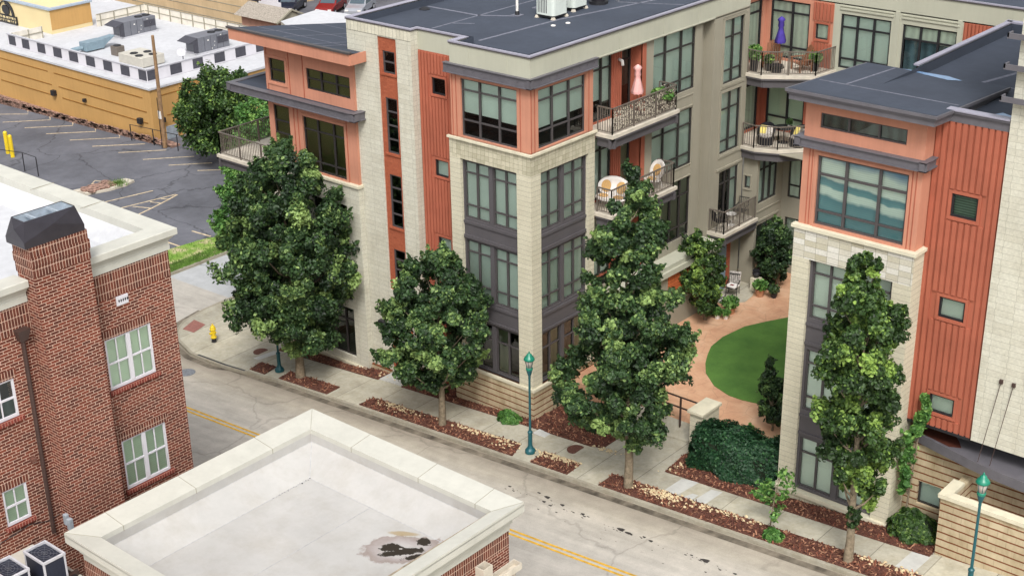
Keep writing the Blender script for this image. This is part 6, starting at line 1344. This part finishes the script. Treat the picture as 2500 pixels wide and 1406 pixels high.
def leaves(name, P, N, size, mat, parent, aspect=1.5, tone=None, up=.25, jitter=.7):
    n = len(P); P = np.asarray(P, float)
    D = RNG.normal(size=(n, 3)) * jitter
    if N is not None: D = D + N
    D[:, 2] += up; D /= np.linalg.norm(D, axis=1)[:, None] + 1e-9
    A = np.cross(D, RNG.normal(size=(n, 3))); A /= np.linalg.norm(A, axis=1)[:, None] + 1e-9; B = np.cross(D, A)
    s_ = size * (.6 + .8 * RNG.random((n, 1))); a = A * s_ * aspect; b = B * s_
    fold = D * s_ * .35
    V = np.empty((n, 6, 3)); V[:, 0] = P - a; V[:, 1] = P - a * .2 - b + fold; V[:, 2] = P + a * .7 - b * .6 + fold; V[:, 3] = P + a; V[:, 4] = P + a * .6 + b * .7 + fold; V[:, 5] = P - a * .3 + b + fold
    off = rootloc(parent) if parent is not None else Vector((0, 0, 0)); V = V.reshape(-1, 3) - np.array(off)
    me = bpy.data.meshes.new(name); nf = n * 2
    idx = np.arange(n)[:, None] * 6; F = np.concatenate([idx + np.array([[0, 1, 2, 3]]), idx + np.array([[0, 3, 4, 5]])], 1).reshape(-1)
    me.vertices.add(n * 6); me.vertices.foreach_set('co', V.reshape(-1)); me.loops.add(nf * 4); me.loops.foreach_set('vertex_index', F.astype(np.int32))
    me.polygons.add(nf); me.polygons.foreach_set('loop_start', np.arange(0, nf * 4, 4, dtype=np.int32)); me.update(calc_edges=True)
    tv = (RNG.random(n) if tone is None else tone) ; at = me.attributes.new('tone', 'FLOAT', 'POINT'); at.data.foreach_set('value', np.repeat(np.clip(tv, 0, 1), 6).astype(np.float32))
    me.materials.append(mat); o = bpy.data.objects.new(name, me); COL.objects.link(o)
    if parent is not None: o.parent = parent
    return o
potted(.12, 15.45, 10.95, .22, .55, 'black', 'leaf_bright', .7, 'bushy fern in a tall black pot at the left corner of the angled balcony')
potted(2.25, 17.1, 10.95, .2, .4, 'black', 'leaf_bright', .5, 'green plant in a black pot right of the wooden chairs'); potted(.6, 15.9, 10.95, .16, .35, 'black', 'leaf_warm', .4, 'small reddish plant before the left wooden chair', 160)
potted(.45, 7.9, 10.95, .22, .45, 'black', 'leaf_bright', .6, 'leafy green plant behind the screened top balcony railing', 320, 1.4)
t = thing('fire_bowl', 'small round black table on the angled balcony between the wooden chairs', 'table', (1.05, 15.85, 10.95)); MB().lathe([(.2, 0), (.22, .25), (.3, .3), (.3, .34), (.2, .33)], (1.05, 15.85, 10.95), 16).build('bowl', MT['black'], t)
def wicker(x, y, z, rz, label):
    t = thing('wicker_chair', label, 'chair', (0, 0, 0), 'black wicker chairs on the shaded balcony')
    MB().lathe([(.36, .0), (.38, .36), (.3, .36)], (0, 0, 0), 18).build('seat_base', MT['wicker'], t)
    mb = MB(); n = 20
    for k in range(n + 1):
        a = math.radians(-20 + 220 * k / n); h = .6 + .32 * max(0, math.sin(a)) ** .8
        for rr, q in ((.36, .3), (.42, h), (.37, h), (.32, .34)): mb.v.append((rr * math.cos(a), rr * math.sin(a), q))
    for k in range(n):
        for j in range(3): mb.f.append((k * 4 + j, (k + 1) * 4 + j, (k + 1) * 4 + j + 1, k * 4 + j + 1)); mb.m.append(0)
    mb.build('curved_back', MT['wicker'], t)
    MB().lathe([(.3, .36), (.32, .42), (.29, .47)], (0, 0, 0), 16).build('seat_cushion', MT['cushion_grey'], t)
    for nm, mt, u in (('yellow_pillow', 'cushion_yellow', -.14), ('patterned_pillow', 'cushion_grey', .12)):
        mb = MB(); mb.hexa([(u - .17, -.02, .47), (u + .17, -.02, .47), (u + .17, .1, .47), (u - .17, .1, .47), (u - .17, .14, .8), (u + .17, .14, .8), (u + .17, .24, .8), (u - .17, .24, .8)]); mb.build(nm, MT[mt], t, bevel=.04)
    t.location = (x, y, z); t.rotation_euler = (0, 0, rz)
wicker(.75, 15.75, 7.6, math.radians(15), 'black wicker chair with yellow and patterned pillows, left of the round table'); wicker(2.05, 16.35, 7.6, math.radians(-15), 'black wicker chair with a yellow pillow, right of the round table')
t = thing('round_table', 'round dark table with a small teal plant between the wicker chairs', 'table', (1.3, 16.4, 7.6)); c = (1.3, 16.4, 7.6)
MB().lathe([(.25, 0), (.22, .02), (.03, .05), (.03, .68), (.46, .7), (.46, .73), (.1, .74)], c, 24).build('tabletop', MT['black'], t)
potted(1.45, 16.55, 8.34, .08, .1, 'plastic_white', 'leaf_dark', .3, 'teal leaved plant in a white bowl on the round table', 120)
def shell(x, y, z, rz, label, w_=.42, pads=1):
    t = thing('shell_chair', label, 'chair', (0, 0, 0), 'white shell chairs on the balcony')
    mb = MB(); n = 24; R1 = [(1.0, 0, .0), (1.03, .03, .0), (.93, -.02, -.03), (.6, .09, -.1), (.0, .12, -.12)]
    for f_, dy, dz in R1:
        for k in range(n): a = 2 * math.pi * k / n; mb.v.append((w_ * f_ * math.cos(a), .18 + dy + .16 * math.sin(a) * f_, .78 + .4 * f_ * math.sin(a)))
    for i in range(len(R1) - 1):
        for k in range(n): mb.f.append((i * n + k, i * n + (k + 1) % n, (i + 1) * n + (k + 1) % n, (i + 1) * n + k)); mb.m.append(0)
    mb.build('shell_back', MT['plastic_white'], t, smooth=True)
    mb = MB(); mb.lathe([(w_ * .55, .36), (w_ * .95, .4), (w_ * .95, .44), (w_ * .6, .43)], (0, -.08, 0), 20, .75); mb.build('seat', MT['plastic_white'], t)
    for p in range(pads):
        u = (p - (pads - 1) / 2) * w_ * .95; mb = MB()
        for k in range(14): a = 2 * math.pi * k / 14; mb.v.append((u + .19 * math.cos(a), .2 + .07 * math.sin(a) - .04, .78 + .22 * math.sin(a)))
        for k in range(14): a = 2 * math.pi * k / 14; mb.v.append((u + .19 * math.cos(a), .27 + .07 * math.sin(a) - .04, .78 + .22 * math.sin(a)))
        mb.f = [tuple(range(14))] + [(k, (k + 1) % 14, 14 + (k + 1) % 14, 14 + k) for k in range(14)]; mb.m = [0] * 15; mb.build('back_cushion', MT['tan_cushion'], t, bevel=.02)
        mb = MB(); mb.lathe([(.2, .44), (.21, .47), (.17, .5)], (u, -.1, 0), 14, .8); mb.build('seat_cushion', MT['tan_cushion'], t)
    for sx in (-1, 1):
        for sy in (-.3, .2): mb = MB(); mb.tube([(sx * w_ * .7, sy * .7, .4), (sx * w_ * .8, sy, 0)], .02, 6); mb.build('leg', MT['plastic_white'], t)
    t.location = (x, y, z); t.rotation_euler = (0, 0, rz)
shell(.2, 7.75, 7.6, math.radians(-12), 'white oval shell chair with a tan cushion at the far end of the balcony'); shell(.12, 4.95, 7.6, math.radians(12), 'wide white shell sofa with two tan cushions at the near end of the balcony', .7, 2)
t = thing('round_table', 'small white round table between the white shell chairs', 'table', (.2, 6.2, 7.6)); MB().lathe([(.2, 0), (.03, .04), (.03, .5), (.36, .52), (.36, .56)], (.2, 6.2, 7.6), 18).build('tabletop', MT['plastic_white'], t)
def metal_chair(x, y, z, rz, label, backm='black'):
    t = thing('metal_chair', label, 'chair', (0, 0, 0), 'dark metal chairs on the lowest balcony')
    mb = MB(); [mb.box(-.24, .24, -.25 + k * .1, -.18 + k * .1, .42, .44) for k in range(5)]; mb.build('seat', MT[backm], t); mb = MB()
    for k in range(6): mb.bar((-.22 + k * .088, .25, .46), (-.22 + k * .088, .34, .95), .035, .012)
    mb.bar((-.25, .34, .95), (.25, .34, .95), .03); mb.build('backrest', MT[backm], t)
    for s_ in (-1, 1):
        for sy in (-1, 1): mb = MB(); mb.tube([(s_ * .25, .24 * sy, .62 if sy < 0 else .45), (s_ * .25, .3 * sy, 0)], .016, 6); mb.build('leg', MT['black'], t)
        mb = MB(); mb.tube([(s_ * .25, -.24, .62), (s_ * .26, .3, .66)], .02, 6); mb.build('armrest', MT['black'], t)
    t.location = (x, y, z); t.rotation_euler = (0, 0, rz)
metal_chair(.35, 12.8, 4.2, math.radians(150), 'dark metal chair at the near end of the lowest balcony'); metal_chair(.35, 14.6, 4.2, math.radians(10), 'dark metal chair with a beige back at the far end of the lowest balcony')
t = thing('round_table', 'tiny white topped table between the metal chairs on the lowest balcony', 'table', (.4, 13.7, 4.2)); c = (.4, 13.7, 4.2); MB().lathe([(.18, 0), (.02, .03), (.02, .5), (.24, .52), (.24, .54)], c, 16).build('tabletop', MT['plastic_white'], t)
metal_chair(.75, 13.55, .82, math.radians(20), 'chair with a white and red cushion on the courtyard patio', 'black')
t = thing('chair_cushion', 'white cushion with a red pattern lying on the patio chair', 'cushion', (.75, 13.55, 1.2)); mb = MB(); mb.box(.5, 1.0, 13.3, 13.75, 1.27, 1.36); mb.build('seat_pad', MT['plastic_white'], t, bevel=.03); mb = MB(); mb.hexa([(.42, 13.72, 1.3), (.92, 13.9, 1.3), (.9, 13.95, 1.3), (.4, 13.77, 1.3), (.4, 13.85, 1.85), (.88, 14.02, 1.85), (.86, 14.07, 1.85), (.38, 13.9, 1.85)]); mb.build('back_pad', MT['cushion_grey'], t); mb = MB(); mb.box(.66, .84, 13.42, 13.55, 1.362, 1.368); mb.build('red_motif', MT['car_red'], t)
t = MB().box(.3, 1.35, 12.55, 13.25, CZ + .02, CZ + .03).build('striped_rug', NM('x').mat); t.data.materials.clear()
m = NM('black_white_stripes'); x, y, z = m.xyz(); m.color(m.mix(m.math('LESS_THAN', m.math('FRACT', m.math('MULTIPLY', x, 6.0)), .45), srgb(220, 216, 210), srgb(30, 30, 32))); t.data.materials.append(m.mat); tag(t, 'black and white striped mat in front of the patio chair', 'mat')
for q in ((1.58, 11.0, .13, .22, 'plastic_white', 'leaf_bright', .3, 'leafy plant in the left small white pot beside the courtyard paving'), (1.9, 11.2, .12, .2, 'plastic_white', 'leaf_bright', .28, 'leafy plant in the right small white pot beside the courtyard paving'), (1.7, 11.85, .26, .3, 'terracotta', 'leaf_bright', .55, 'large bright green plant in a low brown bowl'),
          (1.75, 14.3, .22, .35, 'terracotta', 'leaf_bright', .5, 'red and green plant in a terracotta pot near the stone pedestal'), (2.35, 14.55, .16, .25, 'black', 'leaf_dark', .4, 'dark plant in a black pot by the back shrubs')): potted(q[0], q[1], CZ, *q[2:8])
t = thing('stone_pedestal', 'small stone pedestal with a black urn by the courtyard wall', 'pedestal', (1.25, 14.75, CZ)); MB().box(1.05, 1.45, 14.55, 14.95, CZ, CZ + .65).build('plinth', MT['cap'], t, bevel=.02); MB().lathe([(.1, .65), (.2, .85), (.16, .95), (.2, 1.0)], (1.25, 14.75, CZ), 12).build('urn', MT['black'], t)
t = thing('table_lamp', 'small white cone lamp glimpsed behind the corner window blinds', 'lamp', (-.95, .95, 11.1)); MB().lathe([(.12, 0), (.18, .9), (.22, .92)], (-.92, .62, 11.12), 14).build('lamp_shade', MT['plastic_white'], t)

# ------------------------------------------------------------------ TREES AND SHRUBS
RV = np.array([RX[0], RX[1], 0]); RV /= np.linalg.norm(RV)
def interp(rows, h):
    hs = [r[0] for r in rows][::-1]; return np.interp(h, hs, [r[1] for r in rows][::-1]), np.interp(h, hs, [r[2] for r in rows][::-1])
def tree(name, label, base, rows, nclump, nleaf, leaf=.1, mat='leaf', trunk=.14, crop=.45, group=None, cl=(.32, .6), fork=None, fill=.55, light=.25, skipnoise=.3, outw=.75, upw=.75):
    base = np.array(base, float); t = thing(name, label, 'tree', tuple(base), group)
    rows = [(a, b, c * .9) for a, b, c in rows]
    hs = np.array([r[0] for r in rows]); h0, h1 = hs.min(), hs.max()
    # clumps
    hh = np.linspace(h0, h1, 200); _, rr = interp(rows, hh); wgt = rr ** 1.6 + .08; wgt /= wgt.sum()
    C_ = []; ph = RNG.random(6) * 6.28
    while len(C_) < nclump:
        h = RNG.choice(hh, p=wgt) + .05 * RNG.normal(); off, r = interp(rows, h); a = RNG.random() * 2 * math.pi
        env = 1 + skipnoise * (.5 * math.sin(3 * a + ph[0] + h * 1.3) + .5 * math.sin(5 * a + ph[1] - h * 2.1)); env = min(env, 1.12)
        q = max(.0, r * env - .25) * (fill + (1 - fill) * RNG.random()) ** .8 if RNG.random() < .8 else r * RNG.random() * .5
        C_.append((*(RV[:2] * off + np.array([math.cos(a), math.sin(a)]) * q), h, min(cl[1], cl[0] + .5 * (cl[1] - cl[0]) * RNG.random() * 2) * min(1.0, .45 + r * .5)))
    C_ = np.array(C_); ctone = np.clip(.36 + .18 * RNG.normal(size=nclump) + (RNG.random(nclump) < light * .35) * .4, 0, 1)
    AX = C_[:, :3].copy(); o_, _r = interp(rows, C_[:, 2]); AX[:, :2] -= RV[:2] * np.asarray(o_)[:, None]; AX[:, 2] = 0; AX /= np.linalg.norm(AX, axis=1)[:, None] + .35
    AX = AX * outw + RNG.normal(size=AX.shape) * .28; AX[:, 2] += upw; AX /= np.linalg.norm(AX, axis=1)[:, None]
    lobes = 5; LB = RNG.normal(size=(nclump, lobes, 3)); LB /= np.linalg.norm(LB, axis=2)[:, :, None]; LB = LB * .75 + AX[:, None, :] * .75
    k = RNG.integers(0, nclump, nleaf); lb_ = RNG.integers(0, lobes, nleaf); U = RNG.normal(size=(nleaf, 3)); U[:, 2] = U[:, 2] * .9 + .25; U /= np.linalg.norm(U, axis=1)[:, None]
    rad = C_[k, 3] * .52 * (.35 + .75 * RNG.random(nleaf) ** .7)
    P = C_[k, :3] + LB[k, lb_] * C_[k, 3][:, None] * .85 + U * rad[:, None] + base
    tip = RNG.random(nleaf) < .13; tt = RNG.random(nleaf)                     # thin shoots beyond each clump
    P[tip] = (C_[k, :3] + AX[k] * (C_[k, 3] * (.7 + 1.25 * tt))[:, None] + RNG.normal(size=(nleaf, 3)) * (.09 * (1.15 - tt))[:, None] + base)[tip]
    out = P - (base + np.array([0, 0, (h0 + h1) / 2])); out[:, 2] *= .2; out /= np.linalg.norm(out, axis=1)[:, None] + 1e-6
    N = U * .9 + out * .3
    tone = ctone[k] + .17 * RNG.normal(size=nleaf) + (RNG.random(nleaf) < .06) * .4 + tip * .18
    leaves('crown', P, N, leaf * .62, MT[mat], t, tone=tone, up=.35, jitter=.55)
    # trunk and limbs
    mb = MB(); top = h0 + (h1 - h0) * .75; o_top = RV * interp(rows, top)[0]
    pts = [base + [0, 0, -.1], base + [0, 0, .08], base + [.02, .0, h0 * .6], base + o_top * .15 + [0, .03, h0 + .3], base + o_top * .6 + [0, 0, (h0 + top) / 2], base + o_top + [0, 0, top]]
    mb.tube(pts, [trunk * 1.35, trunk * 1.12, trunk * .95, trunk * .8, trunk * .5, trunk * .12], 10)
    for i in RNG.choice(nclump, min(nclump, 34), replace=False):
        c = C_[i]; hb = max(h0 + .05, c[2] - .5 - .6 * math.hypot(c[0], c[1])); f_ = min(1, (hb - h0) / max(.1, top - h0)); b0 = base + o_top * f_ * .8 + [0, 0, hb]; e = base + c[:3]; m_ = (b0 + e) / 2 + [0, 0, -.08 * np.linalg.norm(e - b0)]
        r0 = trunk * (.42 - .25 * f_); mb.tube([b0, m_, e], [r0, r0 * .6, r0 * .15], 6, False)
    mb.build('trunk', MT['bark'], t, smooth=True); return t
T1 = [(10.97, -.18, .5), (9.98, .3, 1.25), (9.07, -.25, 1.9), (7.78, .04, 2.6), (6.27, -.14, 2.95), (4.74, -.03, 3.15), (3.57, -.37, 2.65), (2.39, .2, 2.1), (1.38, .14, .9)]
T2 = [(7.52, .26, .4), (6.79, .07, 1.1), (6.1, .01, 1.85), (5.04, .09, 2.2), (3.97, -.15, 2.3), (3.25, -.4, 2.35), (2.52, -.24, 1.6), (1.6, -.11, .7)]
T3 = [(12.33, -.03, .2), (11.4, -.05, .65), (10.37, -.07, 1.0), (9.48, -.29, 1.5), (7.97, -.13, 1.75), (6.73, -.04, 2.05), (5.78, .19, 2.3), (4.82, .06, 2.25), (3.85, -.45, 2.4), (2.86, -.12, 1.8), (1.85, .19, 1.0)]
T4 = [(10.95, -.18, .2), (10.27, -.27, .55), (9.47, -.24, 1.0), (8.39, -.09, 1.2), (7.28, -.2, 1.5), (6.3, -.01, 1.35), (5.15, -.17, 1.4), (3.98, -.18, 1.35), (2.94, .1, 1.15), (2.02, .17, .8), (1.33, .06, .35)]
GT = 'street trees along the kerb'
tree('street_tree', 'largest dark green street tree, leftmost, hiding the left end of the building', (-11.79, -2.08, G(-11.8)), T1, 320, 125000, .078, trunk=.2, group=GT, cl=(.28, .6))
tree('street_tree', 'shortest street tree, rounded, left of the corner bay', (-2.91, -2.3, G(-2.9)), T2, 190, 70000, .073, trunk=.14, group=GT, cl=(.24, .5))
tree('street_tree', 'tall pyramidal street tree in front of the courtyard entrance', (6.52, -2.45, G(6.5)), T3, 290, 115000, .07, trunk=.16, group=GT, cl=(.24, .5))
tree('street_tree', 'narrow upright street tree with yellow green tips at the right', (15.48, -2.66, G(15.5)), T4, 170, 64000, .067, mat='leaf_warm', trunk=.15, group=GT, cl=(.2, .42), light=.5, skipnoise=.5, upw=1.3)
tree('courtyard_tree', 'low spreading dark tree beside the paving on the left of the courtyard', (1.2, 10.6, CZ), [(4.22, -.5, .3), (3.35, -.33, 1.0), (2.38, -.3, 1.25), (1.19, -.3, 1.2), (.39, -.22, .8)], 90, 20000, .065, mat='leaf_warm', trunk=.08, cl=(.2, .4), light=.1)
tree('courtyard_tree', 'dark small tree at the far inner corner of the courtyard', (1.9, 15.6, CZ), [(3.14, -.22, .55), (2.33, -.27, .95), (1.31, -.26, 1.0), (.27, -.15, .7)], 70, 15000, .065, mat='leaf_dark', trunk=.07, cl=(.2, .4))
tree('courtyard_tree', 'little upright tree at the edge of the lawn behind the stone pillar', (8.8, 3.74, CZ), [(3.07, -.2, .12), (2.47, -.25, .38), (1.77, -.1, .7), (.89, .0, .8), (.2, 0, .5)], 60, 10000, .06, mat='leaf_dark', trunk=.05, cl=(.16, .32))
tree('background_tree', 'broad dark green tree beside the ochre building', (-40.6, 17.6, G(-40)), [(5.68, -.01, 1.3), (4.59, -.38, 2.4), (3.22, -.71, 2.9), (2.11, -.48, 2.6), (.9, -.83, 1.8)], 150, 32000, .1, mat='leaf_warm', trunk=.15, cl=(.4, .75), light=.1)
tree('background_tree', 'bright green tree behind the corner balcony railing', (-33.5, 14.2, G(-34)), [(6.6, 1.3, .8), (5.6, 1.2, 1.5), (4.2, 1.0, 2.1), (2.8, .6, 2.3), (1.4, .3, 2.2), (.3, .1, 1.5)], 140, 30000, .1, mat='leaf_bright', trunk=.14, cl=(.35, .7), light=.2)
tree('background_tree', 'spreading green tree with long level branches below the corner balcony', (-20.0, 3.6, G(-20)), [(6.6, .3, 1.6), (5.6, -.3, 2.4), (4.6, -.8, 3.0), (3.6, -.4, 2.6), (2.6, .1, 1.6), (1.6, .2, .9)], 120, 26000, .085, mat='leaf_bright', trunk=.13, cl=(.28, .5), light=.1, skipnoise=.5)

def shrub(name, label, c, rx, ry, h, n, mat, leaf=.06, boxy=False, cat='shrub', group=None):
    t = thing(name, label, cat, c, group); U = RNG.normal(size=(n, 3)); U /= np.linalg.norm(U, axis=1)[:, None]; U[:, 2] = np.abs(U[:, 2])
    if boxy: U = U / (np.abs(U) ** 5).sum(1)[:, None] ** .2
    lum = 1 + .13 * np.sin(U[:, 0] * 5 + 1) * np.cos(U[:, 1] * 6) + .08 * np.sin(U[:, 2] * 9 + U[:, 0] * 7)
    P = U * (lum * (.82 + .2 * RNG.random(n)))[:, None] * [rx, ry, h] + np.array(c)
    tone = .4 + .2 * RNG.normal(size=n); leaves('foliage', P, U, leaf * .7, MT[mat], t, tone=tone, up=.3, jitter=.5)
    mb = MB(); mb.lathe([(rx * .78, .02), (rx * .8, h * .5), (rx * .5, h * .78), (.02, h * .82)], c, 14, ry / rx) if not boxy else mb.box(c[0] - rx * .78, c[0] + rx * .78, c[1] - ry * .78, c[1] + ry * .78, c[2], c[2] + h * .8)
    mb.build('inner_twigs', MT['leaf_core'], t); return t
MT['leaf_core'] = plain('dense_twigs', srgb(30, 40, 26), .95, .2, 10)
shrub('clipped_hedge', 'large clipped dark green hedge beside the entry pillar', (9.25, .72, .3), 1.85, .85, 1.75, 36000, 'leaf_hedge', .055, True, 'hedge')
shrub('low_shrub', 'low bright green shrub at the foot of the banded base, corner bay', (-.85, -.55, G(-.8)), .5, .32, .42, 2200, 'leaf_bright', .07)
shrub('low_shrub', 'rounded dark green shrub at the foot of the banded wall, right', (16.45, .0, G(16.4)), .82, .62, .85, 5500, 'leaf_warm', .07)
shrub('low_shrub', 'small green shrub beside the pavement near the stone pillar foot', (11.1, -.5, G(11)), .36, .28, .35, 1500, 'leaf_bright', .06)
shrub('low_shrub', 'small green tuft at the kerb edge of the long mulch strip', (12.75, -2.75, G(12.7)), .34, .24, .38, 1500, 'leaf_bright', .06)
shrub('low_shrub', 'dark shrub half hidden behind the tall pyramidal tree', (2.6, .95, G(2.6)), .8, .6, .9, 4500, 'leaf_dark', .07)
shrub('yellow_shrub', 'yellow green shrub behind the hedge, left one', (8.9, 1.95, .6), .45, .3, 1.15, 1800, 'leaf_bright', .06); shrub('yellow_shrub', 'yellow green shrub behind the hedge, right one by the stone pillar', (10.3, 2.1, .6), .7, .4, 1.2, 2800, 'leaf_bright', .06)
shrub('round_shrub', 'small clipped ball shrub among the courtyard pots', (1.05, 11.4, CZ), .28, .28, .55, 1300, 'leaf_dark', .05)
for k, (x, y, hh, lb_) in enumerate(((-7.0, -.1, .3, 'wispy brown grass tuft near the stone doorstep'), (-5.2, .0, .45, 'wispy shrub by the doorway, behind the shortest tree'))): shrub('wispy_shrub', lb_, (x, y, G(x)), .35, .25, hh, 500, 'leaf_warm', .05)
def sapling(label, base, h, n, lean):
    t = thing('sapling', label, 'sapling', base); b = np.array(base); mb = MB(); P = []
    mb.tube([b, b + [lean * .3, 0, h * .5], b + [lean, .0, h]], [.025, .018, .008], 6)
    for i in range(14):
        f_ = .25 + .75 * i / 14; s0 = b + [lean * f_, 0, h * f_]; a = RNG.random() * 6.28; L = .35 + .35 * RNG.random(); e = s0 + [L * math.cos(a), L * math.sin(a), .1 + .15 * RNG.random()]; mb.tube([s0, e], [.008, .004], 4, False)
        for k in range(n // 14): P.append(s0 + (e - s0) * (.3 + .8 * RNG.random()) + RNG.normal(size=3) * .06)
    leaves('foliage', np.array(P), None, .05, MT['leaf_bright'], t); mb.build('stem', MT['bark'], t)
sapling('thin sparse sapling leaning over the pavement near the stone pillar', (12.35, -2.3, G(12.3)), 2.2, 420, .25)
tree('climbing_shrub', 'upright leafy shrub against the stone side of the right tower', (15.95, .35, G(15.9)), [(4.9, .25, .2), (4.3, .3, .3), (3.7, .1, .45), (3.1, -.1, .5), (2.4, -.2, .4), (1.2, -.2, .25)], 46, 4200, .085, mat='leaf_bright', trunk=.04, cl=(.14, .26), light=.1)
# small debris and dark tar drips on the street
mb = MB()
for i in range(80):
    x = 2.5 + 13 * RNG.random(); y = -4.7 - .035 * (x - 3) + .08 * RNG.normal() if RNG.random() < .75 else -4.7 - 1.2 * RNG.random(); s_ = .01 + .035 * RNG.random() ** 3; z = G(x) + RZ + .003
    mb.poly([(x + s_ * 2.4 * math.cos(k * .785) * (1 + .3 * RNG.random()), y + s_ * math.sin(k * .785) * (1 + .4 * RNG.random()), z) for k in range(8)])
for x, y, s_ in ((4.4, -4.45, .16), (5.2, -4.6, .12), (8.05, -4.85, .2), (8.35, -4.9, .14), (9.3, -4.9, .12), (11.6, -4.95, .2), (3.9, -4.35, .1), (6.2, -4.7, .09), (-8.5, -5.2, .1), (-8.9, -5.6, .12)):
    z = G(x) + RZ + .003; mb.poly([(x + s_ * 1.0 * math.cos(k * .6283) * (1 + .35 * RNG.random()), y + s_ * .4 * math.sin(k * .6283) * (1 + .4 * RNG.random()), z) for k in range(10)])
o = mb.build('tar_spots', plain('tar', srgb(62, 58, 56), .8, .1, 8)); tag(o, 'dark oil and tar spots in a broken line along the street', 'stains', kind='stuff')
